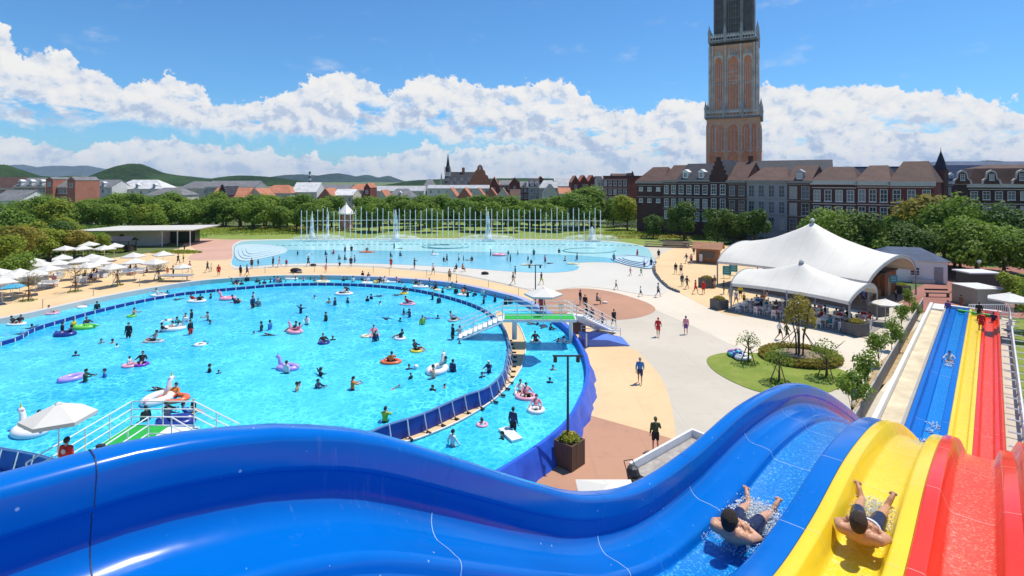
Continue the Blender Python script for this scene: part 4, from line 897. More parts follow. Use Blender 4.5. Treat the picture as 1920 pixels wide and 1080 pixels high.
for i, (xx, p, hgt) in enumerate(rowt):
    mx, nm = near_label(xx); side = 'left of' if xx < mx-6 else ('right of' if xx > mx+6 else 'straight below')
    lab = 'round tree %s %s' % (side, nm); used[lab] = used.get(lab, 0)+1
    if used[lab] > 1: lab = lab.replace('round tree', '%s row round tree' % ('front' if i < 33 else 'back'))
    used[lab] = used.get(lab, 0)+1
    if used[lab] > 1 and lab.count('row'):
        mx2, nm2 = near_label(xx, 1); lab = 'round tree between %s and %s, %s row' % (nm, nm2, 'front' if i < 33 else 'back')
        used[lab] = used.get(lab, 0)+1
        if used[lab] > 1: lab = ('taller ' if hgt > 8.6 else 'lower ')+lab
    tree('round%d' % (i % 4), p.x, p.y, hgt/6.2, rnd.uniform(0, 6), lab, 'round trees in front of the town', sz=hgt/7.0)
# left garden trees
for i, (x, yb, D, hgt, k, lm, lab) in enumerate([
 (10, 0, 100, 8.8, 'big0', None, 'large green tree at the far left edge'), (70, 0, 130, 11, 'big1', None, 'large green tree right of the low white house'),
 (108, 0, 128, 9, 'round1', L_lime, 'light green tree above the gazebo'), (35, 0, 84, 6.6, 'round2', L_olive, 'yellowish green tree behind the left parasols'), (5, 0, 76, 6.0, 'round0', L_lime, 'lime green tree cut by the left edge'),
 (60, 0, 98, 6.8, 'round3', L_lime, 'pale green tree above the parasols'), (92, 0, 92, 5.6, 'round0', L_lime, 'loose light green tree behind the terrace parasols'), (112, 0, 96, 6.2, 'round1', L_dark, 'dark narrow tree in the left garden'),
 (140, 0, 95, 5.0, 'round2', L_olive, 'yellow green bushy tree left of the pavilion'), (165, 0, 99, 4.6, 'round3', L_olive, 'low yellow bush tree against the pavilion wall'), (190, 0, 100, 3.8, 'round0', L_lime, 'small green tree in front of the pavilion wall'),
 (30, 0, 70, 4.6, 'round3', L_mid, 'dense low green tree at the left terrace edge'), (128, 0, 112, 6.0, 'round0', L_lime, 'green tree left behind the pavilion roof'), (275, 0, 128, 8.0, 'round2', L_lime, 'bright green tree behind the pavilion roof'),
 (-30, 0, 90, 8, 'big1', None, 'big tree beyond the left frame edge'), (295, 0, 125, 6.5, 'round1', None, 'small dark tree behind the right end of the pavilion'), (1176, 0, 150, 9.5, 'round0', L_lime, 'bright green tree at the left end of the dark terrace'), (1150, 0, 160, 8, 'round1', None, 'green tree in front of the four storey block')]):
    p = AT(x, D); tree(k, p.x, p.y, hgt/(7.0 if 'round' in k else 9.2), i*1.3, lab, 'garden trees', lm=lm)
# trees before the dark terrace and the right park
for i, (x, D, hgt, k, lm, lab) in enumerate([
 (1225, 128, 5.5, 'round0', L_dark, 'dark bush tree before the banded corner house'), (1283, 124, 8.4, 'round1', L_dark, 'dark tree before the house with two dormers'), (1345, 116, 7.6, 'round2', L_dark, 'dark tree before the stepped gable house'), (1415, 112, 8.4, 'round3', L_dark, 'dark tree before the grey rendered house'),
 (1375, 118, 6.5, 'round0', L_dark, 'low dark tree between stepped gable and grey house'), (1540, 92, 8.4, 'round1', None, 'green tree rising behind the peak of the big tent'), (1568, 86, 8.6, 'big0', None, 'broad green tree just right of the tent peak'), (1612, 84, 8.6, 'round2', L_dark, 'dark green tree right of the tent peak tree'),
 (1650, 82, 6.3, 'round3', None, 'light green tree behind the blue roofed pavilion'), (1700, 80, 8.0, 'big1', L_dark, 'dark broad tree below the corner building'), (1715, 92, 11.2, 'round0', L_olive, 'tall brownish green tree in front of the corner building'), (1745, 88, 7.2, 'pine', None, 'flat topped pine in the park lawn'), (1790, 84, 10.8, 'big0', None, 'tall green tree below the pointed turret'),
 (1830, 76, 9.2, 'big1', None, 'wide green tree in the right park'), (1882, 80, 9.8, 'big0', L_dark, 'dark green tree near the right edge of the park'), (1925, 72, 8.4, 'big1', None, 'green tree cut by the right edge'), (1800, 84, 6.0, 'pine', L_mid, 'low spreading pine beside the bamboo fence'), (1835, 82, 5.8, 'pine', L_dark, 'dark spreading pine on the park lawn'),
 (1860, 90, 8, 'round1', None, 'green tree deep in the right park'), (1770, 96, 9.5, 'round2', L_dark, 'dark tree behind the tall park tree'), (1905, 58, 4.0, 'round3', L_lime, 'light bush tree right of the street lantern'), (1975, 48, 5, 'round2', None, 'bush tree beyond the right frame edge'), (1680, 92, 7.6, 'round1', L_mid, 'mid green tree before the red brick house')]):
    p = AT(x, D); tree(k, p.x, p.y, hgt/(7.0 if 'round' in k else 9.2 if 'big' in k else 5.8), i*1.7, lab, 'park trees', lm=lm, name='pine_tree' if k == 'pine' else 'tree')
def clump(name, label, x, y, z, rx, ry, h, n, leaf, lm, seed, cat='shrub', kind=None, parent=None):
    rnd = random.Random(seed); vs = []; fs = []
    for i in range(n):
        a = rnd.uniform(0, 6.283); r = math.sqrt(rnd.random()); zz_ = h*math.sqrt(max(0, 1-r*r*.85))*rnd.uniform(.45, 1.05)
        c = Vector((rx*r*math.cos(a), ry*r*math.sin(a), zz_)); nr = Vector((rnd.uniform(-1, 1), rnd.uniform(-1, 1), rnd.uniform(.2, 1.3))).normalized(); u = nr.orthogonal().normalized(); u.rotate(Matrix.Rotation(rnd.uniform(0, 6.28), 3, nr)); w_ = nr.cross(u); s = leaf*rnd.uniform(.6, 1.4); b = len(vs)
        vs += [tuple(c-u*s), tuple(c+w_*s*.6), tuple(c+u*s), tuple(c-w_*s*.6)]; fs.append((b, b+1, b+2, b+3))
    me = bpy.data.meshes.new(name); me.from_pydata(vs, [], fs); me.update(); me.materials.append(lm)
    o = bpy.data.objects.new(name, me); COL.objects.link(o); o.location = (x, y, z)
    if parent: o.parent = parent
    else: tag(o, label, cat, None, kind)
    return o
# ground cover in the left garden and rough planting along the far lawns
for i, (x, y, rx, ry, h, lm) in enumerate([(90, 476, 14, 7, 1.6, L_lime), (20, 486, 8, 5, 1.4, L_mid), (150, 470, 10, 5, 1.3, L_lime), (250, 446, 18, 5, 1.5, L_mid), (450, 436, 26, 8, 1.0, L_lime), (330, 474, 5, 1.6, .5, L_lime), (520, 433, 22, 3, 1.2, L_olive), (1290, 447, 20, 3, .8, L_olive), (1200, 440, 18, 3, .9, L_lime), (60, 440, 40, 10, 2.5, L_mid), (350, 420, 60, 5, 1.7, L_dark), (850, 418, 60, 4, 1.3, L_dark), (1260, 424, 26, 4, 2.2, L_dark), (1430, 424, 25, 4, 1.6, L_dark), (1230, 430, 16, 3, 1.6, L_dark), (1330, 439, 18, 3, 1.6, L_dark), (1440, 452, 14, 3, 2.2, L_dark)]):
    p = G(x, y); clump('ground_cover', None, p.x, p.y, 0, rx, ry, h, int(600+rx*ry*18), .22, lm, 70+i, kind='stuff')
# saplings between the plaza and the slide ramp
SAP = [(1705, 560, 1.9), (1690, 600, 2.2), (1672, 640, 2.4), (1648, 668, 2.3), (1622, 716, 2.5), (1597, 770, 2.6), (1718, 582, 1.7)]
for i, (x, y, hg) in enumerate(SAP):
    p = G(x, y+18); tree('slim%d' % (i % 2), p.x, p.y, hg*1.25/4.1, i*2.1, 'leafy sapling beside the ramp fence, %s' % ['just right of the second large planter', 'fourth counted up from the blue slide crest', 'third counted up from the blue slide crest', 'beside the near corner planter', 'second counted up from the blue slide crest', 'nearest to the blue slide crest', 'farthest up beside the planter with orange shrub'][i], 'saplings along the ramp fence', name='sapling')
# ---------------------------------------------------------------- tents
M_mem = mat('white_membrane', (.70, .67, .60), .55, .04, .6, .15, 3); M_grey = mat('grey_steel', (.30, .31, .32), .45, .1)
M_dark = mat('dark_metal', (.035, .038, .042), .5, .15); M_wood = mat('warm_wood', (.30, .12, .045), .6, .3, 2.5, stretch=(1, 1, .2)); M_wood2 = mat('pale_wood', (.50, .33, .17), .7, .2, 3, stretch=(1, 1, .2))
M_teal = mat('teal_sign', (.02, .33, .42), .5, .1); M_wplas = mat('white_plastic', (.78, .78, .77), .4, .04); M_para = mat('parasol_fabric', (.66, .64, .59), .7, .04, 1.5)
def tent(name, label, p0, p1, dep, eave, arch, peak):
    p0, p1 = Vector(p0), Vector(p1); d = p1-p0; L = d.length; rz = math.atan2(d.y, d.x); nrm = Vector((-d.y, d.x, 0)).normalized()
    c = (p0+p1)/2+nrm*dep/2; t = thing(name, label, 'tent', c, rz); nu, nv = 28, 18; vs = []; fs = []
    for i in range(nu+1):
        for j in range(nv+1):
            u, v = -1+2*i/nu, -1+2*j/nv; rho = min(1, math.hypot(u*.92, v)); sag = .25*(1-u*u)*(abs(v)**4)
            z = eave+(arch-eave)*(1-v*v)**.8*(.72+.28*abs(u))+(peak-arch*.93)*(1-rho)**1.75*1.0+sag*.6
            wv = .22*(1-u*u)*(1 if abs(v) == 1 else 0); vs.append((u*L/2*(1-.05*(v*v)), v*(dep/2-.5*(1-u*u)*.6), z+.03*math.sin(u*14)*(1-abs(v))))
    for i in range(nu):
        for j in range(nv): a = i*(nv+1)+j; fs.append((a, a+nv+1, a+nv+2, a+1))
    mb = MB().add(vs, fs); b = len(mb.v)
    for j0 in (0, nv):   # hanging flap on the long edges
        top = [vs[i*(nv+1)+j0] for i in range(nu+1)]; s = -.02 if j0 == 0 else .02
        mb.add(top+[(x, y+s, z-.30) for x, y, z in top], [(i, i+1, nu+2+i, nu+1+i) for i in range(nu)])
    for i0 in (0, nu):
        top = [vs[i0*(nv+1)+j] for j in range(nv+1)]; mb.add(top+[(x*1.002, y*.97, z-.32) for x, y, z in top], [(j, j+1, nv+2+j, nv+1+j) for j in range(nv)])
    cn = mb.build('canopy', M_mem, t, 70)
    MB().lathe([(.28, peak-.12), (.22, peak+.12), (.05, peak+.3)], n=10).build('peak_cap', M_mem, cn)
    for u in (-1, 1):
        MB().tube([vs[(0 if u < 0 else nu)*(nv+1)+j] for j in range(nv+1)], .07, 6).build('arch', M_grey, t)
        for v in (-1, 1): MB().tube([(u*L/2*.95, v*dep/2, 0), (u*L/2*.95, v*dep/2, eave-.05)], .09, 8).build('post', M_grey, t)
    for v in (-1, 1): MB().tube([(0, v*(dep/2-.3), 0), (0, v*(dep/2-.3), eave)], .07, 8).build('post', M_grey, t)
    return t
_t = NT(M_mem.node_tree); _p = M_mem.node_tree.nodes['Principled BSDF']; _o = _t.n('SeparateXYZ'); _t.l(_t.n('TexCoord').outputs['Object'], _o.inputs[0])
_f = _t.m('ABSOLUTE', _t.m('SUBTRACT', _t.m('FRACT', _t.m('DIVIDE', _o.outputs[0], 1.9)), .5)); _src = _p.inputs['Base Color'].links[0].from_socket
_t.l(_t.mix(_t.m('MULTIPLY', _t.mr(_f, .47, .5), .35), _src, (.42, .41, .38)), _p.inputs['Base Color'])
tb_ = tent('large_tent', 'large white peaked membrane tent with arched right end behind the smaller one', (27.0, 71.2, 0), (38.1, 56.2, 0), 14.2, 3.25, 5.4, 8.9)
ts_ = tent('small_tent', 'small white peaked membrane tent over the crowded outdoor tables', (23.3, 57.4, 0), (30.9, 48.3, 0), 7.6, 2.95, 4.05, 5.55)
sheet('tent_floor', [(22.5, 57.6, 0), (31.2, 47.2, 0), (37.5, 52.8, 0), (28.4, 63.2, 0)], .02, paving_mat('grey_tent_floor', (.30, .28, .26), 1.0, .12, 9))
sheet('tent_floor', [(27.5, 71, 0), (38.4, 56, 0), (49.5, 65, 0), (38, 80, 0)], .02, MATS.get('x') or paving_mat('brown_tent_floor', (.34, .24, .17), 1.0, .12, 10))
TU = (Vector((30.9, 48.3, 0))-Vector((23.3, 57.4, 0))).normalized(); TV = Vector((-TU.y, TU.x, 0)); TO = Vector((23.3, 57.4, 0)); TR = math.atan2(TU.y, TU.x)
# furniture
def make_chair():
    t = thing('chair', 'white plastic chair', 'chair')
    MB().box((0, 0, .44), (.46, .44, .05)).build('seat', M_wplas, t)
    mb = MB()
    for i in range(4): mb.box((-.17+i*.113, .21, .68), (.05, .03, .44))
    mb.box((0, .21, .90), (.44, .035, .08)); mb.build('backrest', M_wplas, t)
    for x in (-.19, .19):
        for y in (-.18, .18): MB().box((x, y, .21), (.045, .045, .42)).build('leg', M_wplas, t)
    return t
def make_table():
    t = thing('table', 'white square table', 'table'); MB().box((0, 0, .72), (.85, .85, .04)).build('table_top', M_wplas, t)
    for x in (-.36, .36):
        for y in (-.36, .36): MB().box((x, y, .35), (.05, .05, .70)).build('leg', M_wplas, t)
    return t
ch0, tb0 = make_chair(), make_table(); ci = [0]; SEATS = []
colw = ['nearest the dark front planter', 'second column from the left', 'third column from the left', 'middle column', 'third column from the right', 'second column from the right', 'nearest the right arch']
roww = ['in the front row', 'in the second row', 'in the third row', 'in the back row']
rnd = random.Random(11)
for r in range(3):
    for c in range(6):
        p = TO+TU*(1.1+c*1.95+(r % 2)*.5)+TV*(.8+r*2.2)+Vector((rnd.uniform(-.15, .15), rnd.uniform(-.15, .15), 0))
        cw = ['by the front planter', 'second from left', 'third from left', 'third from right', 'second from right', 'by the right arch'][c]
        t_ = tb0 if (r, c) == (0, 0) else copy_tree(tb0); place(t_, p, TR+rnd.uniform(-.2, .2), label='white table in the small tent %s %s' % (roww[r], cw), group='tables under the small tent')
        for k, (dx, dy, a) in enumerate([(0, -.75, 180), (.75, 0, -90), (0, .75, 0), (-.75, 0, 90)]):
            if k == 3 and rnd.random() < .5: continue
            q = p+TU*dx+TV*dy; o = ch0 if ci[0] == 0 else copy_tree(ch0); ci[0] += 1
            place(o, q, TR+R(a)+rnd.uniform(-.3, .3), label='white chair, %s side of the %s table %s' % (['near', 'right', 'far', 'left'][k], ['front row', 'second row', 'third row'][r], cw), group='chairs under the small tent')
            SEATS.append((q, TR+R(a), 'at the %s side of the %s table %s' % (['near', 'right', 'far', 'left'][k], ['front row', 'second row', 'third row'][r], cw)))
# stalls in the large tent
BU = (Vector((38.1, 56.2, 0))-Vector((27.0, 71.2, 0))).normalized(); BV = Vector((-BU.y, BU.x, 0)); BO = Vector((27.0, 71.2, 0)); BR_ = math.atan2(BU.y, BU.x)
for i, (u, v, w_, hh, lab) in enumerate([(3.5, 9.0, 4.2, 2.6, 'dark wooden food stall at the left inside the large tent'), (8.6, 8.6, 4.6, 2.7, 'brown wooden food stall with menu boards mid way inside the large tent'), (14.0, 9.2, 4.6, 2.8, 'wooden food stall towards the right inside the large tent')]):
    t = thing('food_stall', lab, 'stall', BO+BU*u+BV*v, BR_, 'food stalls in the large tent')
    MB().box((0, .9, hh/2), (w_, .2, hh)).build('back_wall', M_wood, t); MB().box((0, -.6, .55), (w_, .6, 1.1)).build('counter', M_wood, t); MB().box((0, -.1, hh+.06), (w_+.3, 2.2, .12)).build('roof', M_dark, t)
    for x in (-1, 0, 1): MB().box((x*w_*.3, .77, 1.75), (w_*.24, .05, .7)).build('menu_board', mat('menu_board', (.65, .55, .40), .6, c2=(.15, .10, .08), vs=3.5), t)
    for x in (-1, 1): MB().box((x*w_*.48, -.8, hh/2), (.12, .12, hh)).build('post', M_wood, t)
for i, (x, y, lab) in enumerate([(1363, 516, 'left teal sign board standing before the large tent'), (1375, 510, 'right teal sign board standing before the large tent'), (1666, 508, 'small teal sign on the brown cabin door')]):
    p = G(x, y+(6 if i < 2 else 60)) if i < 2 else Vector((45.2, 63.2, 0)); t = thing('sign_board', lab, 'sign', p, -.25, 'teal sign boards'); zc_ = 1.15 if i < 2 else 2.3; s = 1.15 if i < 2 else .8
    MB().box((0, 0, zc_), (s, .06, s*1.1)).build('panel', M_teal, t); mb = MB()
    for k in range(3): mb.box((0, -.036, zc_+.28*s-.25*s*k), (s*.6, .01, .05*s))
    mb.build('lettering', M_wplas, t)
    if i < 2:
        for q in (-.4, .4): MB().box((q, .05, .35), (.05, .05, .7)).build('leg', M_dark, t)
cb = thing('wooden_cabin', 'brown wooden cabin with door inside the arched end of the large tent', 'cabin', (45.2, 66.3, 0), BR_)
MB().box((0, 0, 1.45), (3.2, 3.6, 2.9)).build('wall', M_wood, cb); MB().box((1.63, -.6, 1.1), (.06, 1.0, 2.2)).build('door', M_wood2, cb); MB().box((0, 0, 3.0), (3.5, 3.9, .16)).build('roof', M_dark, cb)
ks = thing('wooden_kiosk', 'small wooden kiosk with brown gabled roof left of the large tent', 'kiosk', G(1328, 492), -.5)
MB().box((0, 0, 1.3), (3.6, 2.4, 2.6)).build('wall', M_wood, ks); r = MB(); r.rings([[(x, -2, 2.5), (x, 0, 3.5), (x, 2, 2.5), (x, 2, 2.4), (x, 0, 3.35), (x, -2, 2.4)] for x in (-2.4, 2.4)]); r.build('roof', M_wood, ks)
MB().box((0, -1.22, 1.5), (2.4, .06, 1.1)).build('hatch', M_glass, ks); MB().box((-1, -1.3, .9), (.5, .1, 1.2)).build('poster', M_wplas, ks)
for i, (x, y, L_) in enumerate([(1250, 464, 9), (1285, 463, 9), (1320, 465, 8)]):
    t = thing('wooden_bleacher', 'long dark wooden step bench beyond the lagoon %s' % ['nearest the lagoon edge', 'in the middle of the three', 'beside the wooden kiosk'][i], 'bench', G(x, y), -.28, 'step benches beyond the lagoon')
    for k in range(3): MB().box((0, k*.9, .18+k*.35), (L_, .8, .12)).build('seat', mat('old_wood', (.16, .11, .085), .8, .3, 2), t)
    for q in (-.45, .45): MB().box((q*L_, .9, .3), (.2, 2.4, .5)).build('support', M_grey, t)
# ---------------------------------------------------------------- planters
def planter(x, y, w_, h_, label, m, lm, fl=None, rz=.75):
    p = G(x, y); t = thing('planter', label, 'planter', p+Vector((0, w_*.5, 0)), rz, 'large square planters')
    mb = MB(); th = .06
    for sx, sy in ((1, 0), (-1, 0), (0, 1), (0, -1)): mb.box((sx*(w_-th)/2, sy*(w_-th)/2, h_/2), (th if sx else w_, th if sy else w_-2*th, h_))
    n = 9
    for k in range(n):
        for sx, sy in ((1, 0), (-1, 0), (0, 1), (0, -1)):
            o = -w_/2+w_*(k+.5)/n; mb.box((sx*(w_/2+.008) if sx else o, sy*(w_/2+.008) if sy else o, h_/2), (.016 if sx else w_/n*.8, .016 if sy else w_/n*.8, h_-.04))
    mb.build('box', m, t); MB().box((0, 0, h_-.1), (w_-.14, w_-.14, .1)).build('soil', mat('soil', (.06, .04, .025), .95), t)
    clump('shrub', None, 0, 0, h_-.05, w_*.47, w_*.47, .38, 420, .07, lm, int(x), parent=t)
    if fl: clump('flowers', None, 0, 0, h_, w_*.42, w_*.42, .40, 120, .06, fl, int(x)+1, parent=t)
    return t
M_pl = mat('charcoal_planter', (.10, .10, .105), .6, .15, 3, stretch=(1, 1, .1)); M_plb = mat('brown_planter', (.12, .075, .05), .6, .2, 3, stretch=(1, 1, .1)); M_flo = leaf_mat('orange_foliage', (.40, .16, .03), (.55, .30, .05)); M_fly = leaf_mat('yellow_foliage', (.35, .30, .05), (.55, .48, .10))
lp = planter(1070, 882, 1.08, 1.25, 'brown slatted planter with flowers round the foot of the near lamp post', M_plb, L_lime, M_fly, .82)
planter(1353, 582, 1.35, 1.05, 'charcoal planter at the left front corner of the small tent', M_pl, L_olive, M_fly, .4); planter(1329, 541, 1.5, 1.2, 'charcoal planter with bushy green shrub left of the teal signs', M_pl, L_olive, None, .3)
planter(1614, 632, 1.55, 1.15, 'nearest charcoal planter with yellow shrub at the right front of the small tent', M_pl, L_olive, M_fly, .35); planter(1655, 594, 1.35, 1.0, 'charcoal planter with orange shrub right of the small tent arch', M_pl, L_olive, M_flo, .35)
planter(1697, 552, 1.5, 1.0, 'charcoal planter with green shrub by the white hut', M_pl, L_lime, None, .3); planter(1716, 520, 1.2, .8, 'low planter at the door of the white hut', M_pl, L_lime, None, .3)
# ---------------------------------------------------------------- lamp posts
def lamp(p, hgt, label, rz=0):
    t = thing('lamp_post', label, 'lamp post', p, rz, 'T shaped lamp posts'); MB().tube([(0, 0, 0), (0, 0, hgt)], [.075, .055], 10).build('pole', M_dark, t)
    MB().box((0, 0, hgt), (1.5, .08, .07)).build('arm', M_dark, t)
    for q in (-.62, .5): MB().lathe([(.10, -.22), (.09, .02), (.05, .08)], (q, 0, hgt-.08), 8).build('lamp_head', M_dark, t)
    return t
lamp(lp.location+Vector((-.08, 0, 0)), 5.35, 'black T shaped lamp post rising from the brown planter'); lamp(Vector((2.4, 54.7, 0)), 5.3, 'black T shaped lamp post behind the white parasol of the green bridge')
t = thing('street_lantern', 'old style street lantern by the red brick path', 'lantern', G(1885, 532)); MB().tube([(0, 0, 0), (0, 0, 3.2)], [.12, .06], 8).build('pole', M_dark, t)
MB().lathe([(.12, 3.2), (.26, 3.6), (.28, 3.7)], n=6).build('lantern_glass', mat('lantern_glass', (.7, .68, .6), .3), t); MB().lathe([(.34, 3.7), (.1, 3.95), (.02, 4.1)], n=6).build('lantern_cap', M_dark, t)
t = thing('globe_lamp', 'small globe lamp post under the park pines', 'lamp post', AT(1836, 72)); MB().tube([(0, 0, 0), (0, 0, 2.8)], .06, 6).build('pole', M_grey, t); MB().ball((0, 0, 3), .25).build('globe', M_wplas, t)
# ---------------------------------------------------------------- parasols
def make_parasol(w_=2.35, zt=2.5, rise=.55, n=4, name='parasol'):
    t = thing(name, 'white parasol', 'parasol'); mb = MB(); a0 = math.pi/n
    rs = [[(r*math.cos(a0+2*math.pi*k/n), r*math.sin(a0+2*math.pi*k/n), z) for k in range(n)] for r, z in ((w_*.5/math.cos(a0), zt-.14), (w_*.505/math.cos(a0), zt), (.25, zt+rise-.02), (.02, zt+rise))]
    c = mb.rings(rs, cap=False).build('canopy', M_para, t); MB().lathe([(.22, 0), (.16, .06), (.02, .12)], (0, 0, zt+rise-.03), 4).build('vent', M_para, c)
    MB().tube([(0, 0, 0), (0, 0, zt+rise)], .03, 6).build('pole', M_wsteel, t); MB().box((0, 0, .06), (.5, .5, .12)).build('base', M_grey, t)
    for k in range(n):
        a = a0+2*math.pi*k/n; MB().tube([(0, 0, zt+rise-.08), (w_*.48/math.cos(a0)*math.cos(a), w_*.48/math.cos(a0)*math.sin(a), zt-.03)], .012, 4).build('rib', M_wsteel, t)
    return t
PX = [(122, 464, 'by the garden left of the black gazebo'), (156, 463, 'second from left in the back row'), (167, 456, 'highest of the back row before the yellow tree'), (196, 463, 'left of the pair before the black gazebo'), (215, 459, 'right of the pair before the black gazebo'),
 (57, 486, 'at the left end of the second row'), (117, 481, 'second row above the leftmost bare tree'), (250, 477, 'right of the black gazebo, back one'), (306, 474, 'single one near the oval green bed'), (172, 480, 'middle of the second row, back one'), (190, 484, 'middle of the second row, right one'),
 (107, 491, 'third row, behind the second bare tree'), (90, 501, 'fourth row, left of the second bare tree'), (150, 486, 'third row, centre'), (162, 496, 'third row above the seated dark group'), (186, 490, 'third row above the seated group, right one'), (20, 515, 'front row at the far left'), (37, 508, 'front row above the first bare tree'),
 (252, 488, 'right of the black gazebo, front one'), (290, 489, 'above the third bare tree'), (66, 510, 'front row right of the first bare tree'), (0, 508, 'cut by the left frame edge, upper'), (4, 524, 'cut by the left frame edge, lower'), (75, 493, 'third row at the left'), (212, 498, 'front, right of the seated group')]
pr = make_parasol()
for i, (x, y, lab) in enumerate(PX):
    o = pr if i == 0 else copy_tree(pr); p = G(x, y, 2.8); place(o, (p.x, p.y, 0), i*.9, label='white terrace parasol, '+lab, group='white parasols on the left terrace')
bl = copy_tree(pr); p = G(24, 530, 2.0); place(bl, (p.x, p.y, -.5), .3, .8, 'light blue parasol low beside the first bare tree'); del bl['group']
for c in bl.children:
    if c.name.startswith('canopy'): c.material_slots[0].link = 'OBJECT'; c.material_slots[0].material = mat('blue_fabric', (.06, .38, .62), .6)
hx = make_parasol(2.5, 2.5, .42, 6)
place(hx, (0, 0, 0), 0, label='white hexagonal parasol over the lifeguard by the near green ramp'); hp = G(110, 790, 5.3); hx.location = (hp.x, hp.y, 3.0); hx.scale = (.80, .72, 1); hx['group'] = 'lifeguard parasols'
h2 = copy_tree(hx); h2.scale = (1, 1, 1); p = G(1019, 553, 5.4); place(h2, (p.x, p.y, 3.0), .4, label='white parasol over the lifeguard on the far green bridge')
h3 = copy_tree(hx); p = G(342, 497, 2.8); place(h3, (p.x, p.y, 0), .2, label='cream parasol on the poolside lifeguard platform at the upper left')
h4 = copy_tree(hx); p = G(1893, 564, 3.3); place(h4, (p.x, p.y, .6), .3, 1.15, label='wide white parasol at the end of the slide run-out'); h5 = copy_tree(hx); p = G(1660, 560, 2.5); place(h5, (p.x, p.y, -.2), .1, .9, label='cream parasol right of the small tent arch')
t = thing('lifeguard_platform', 'low grey platform beside the pool under the cream parasol', 'platform', G(330, 527)); MB().box((0, 0, .8), (4.2, 1.6, .12)).build('deck', M_grey, t)
for x in (-1.9, 1.9): MB().box((x, -.6, .4), (.1, .1, .8)).build('leg', M_grey, t)
# lounge furniture on the terrace
def make_sofa():
    t = thing('lounge_sofa', 'white lounge sofa', 'sofa'); MB().box((0, 0, .25), (2.0, .85, .42)).build('seat', M_wplas, t); MB().box((0, .36, .62), (2.0, .18, .42)).build('backrest', M_wplas, t)
    for x in (-.95, .95): MB().box((x, -.02, .38), (.14, .85, .55)).build('armrest', M_wplas, t)
    return t
so = make_sofa(); rnd = random.Random(3)
SX = [(14, 540, 'at the lower left corner of the terrace'), (34, 534, 'right of the corner sofa'), (55, 520, 'behind the first bare tree'), (72, 530, 'right of the first bare tree'), (90, 538, 'in front, right of the first bare tree'), (108, 521, 'left of the second bare tree'), (150, 529, 'right of the second bare tree'), (168, 524, 'before the seated dark group'), (190, 520, 'right of the seated dark group'), (203, 512, 'under the front right parasol'), (238, 515, 'left of the third bare tree'), (262, 512, 'right of the third bare tree'), (290, 505, 'by the fourth bare tree'), (225, 505, 'upper row by the pavilion side'), (120, 508, 'upper row behind the second bare tree'), (85, 512, 'upper row between the bare trees')]
for i, (x, y, lab) in enumerate(SX):
    o = so if i == 0 else copy_tree(so); place(o, G(x, y), rnd.uniform(-.6, .6)+(math.pi if i % 3 == 0 else 0), label='white lounge sofa on the terrace '+lab, group='lounge sofas on the left terrace')
    if i % 3 == 1:
        q = G(x+8, y+1); tt = thing('coffee_table', 'low brown table beside the lounge sofa '+lab, 'table', q, 0, 'low terrace tables'); MB().box((0, 0, .36), (1.0, .7, .05)).build('table_top', M_wood, tt)
        for a in (-.4, .4):
            for b in (-.28, .28): MB().box((a, b, .17), (.05, .05, .34)).build('leg', M_wood, tt)
# young trees with tripod supports
def propped_tree(x, y, hgt, label, bare=True, lm=None, key=None, seed=0):
    p = G(x, y); t = thing('young_tree', label, 'tree', p, seed, 'young trees on supports'); rnd = random.Random(seed); mb = MB(); mb.tube([(0, 0, 0), (.05, 0, hgt*.45), (0, .05, hgt*.8)], [.07, .05, .02], 6)
    for k in range(16):
        a = rnd.uniform(0, 6.28); z0 = hgt*rnd.uniform(.25, .7); l_ = hgt*rnd.uniform(.2, .42); mb.tube([(0, 0, z0), (math.cos(a)*l_*.5, math.sin(a)*l_*.5, z0+l_*.4), (math.cos(a)*l_, math.sin(a)*l_, z0+l_*rnd.uniform(.6, 1.1))], [.03, .018, .006], 4)
    mb.build('trunk', M_bark, t)
    cr = clump('crown', None, 0, 0, hgt*.35, hgt*.36, hgt*.36, hgt*.6, 260 if bare else 420, .07 if bare else .08, lm or L_olive, seed, parent=t)
    for k in range(3):
        a = seed+k*2.09; MB().tube([(math.cos(a)*.6, math.sin(a)*.6, 0), (math.cos(a)*.12, math.sin(a)*.12, 1.3)], .04, 5).build('stake', mat('stake_wood', (.20, .12, .07), .8), t)
    clump('grass_tuft', None, 0, 0, 0, .8, .8, .15, 160, .08, L_mid, seed+9, parent=t)
for i, (x, y, h_, lab) in enumerate([(53, 564, 3.6, 'first bare young tree on stakes from the left of the terrace'), (141, 547, 3.8, 'second bare young tree on stakes from the left of the terrace'), (220, 535, 2.8, 'third small young tree on stakes in the terrace'), (297, 525, 2.9, 'fourth small young tree on stakes right of the sofas')]): propped_tree(x, y, h_, lab, seed=i+1)
for i, (x, y, h_, lab) in enumerate([(1403, 681, 2.6, 'thin bare young tree on stakes at the left of the oval lawn'), (1460, 717, 2.6, 'thin young tree on stakes in the near middle of the oval lawn'), (1549, 709, 2.9, 'leafy young tree on stakes at the right of the oval lawn')]): propped_tree(x, y, h_, lab, seed=i+11, bare=(i < 1), lm=L_mid)
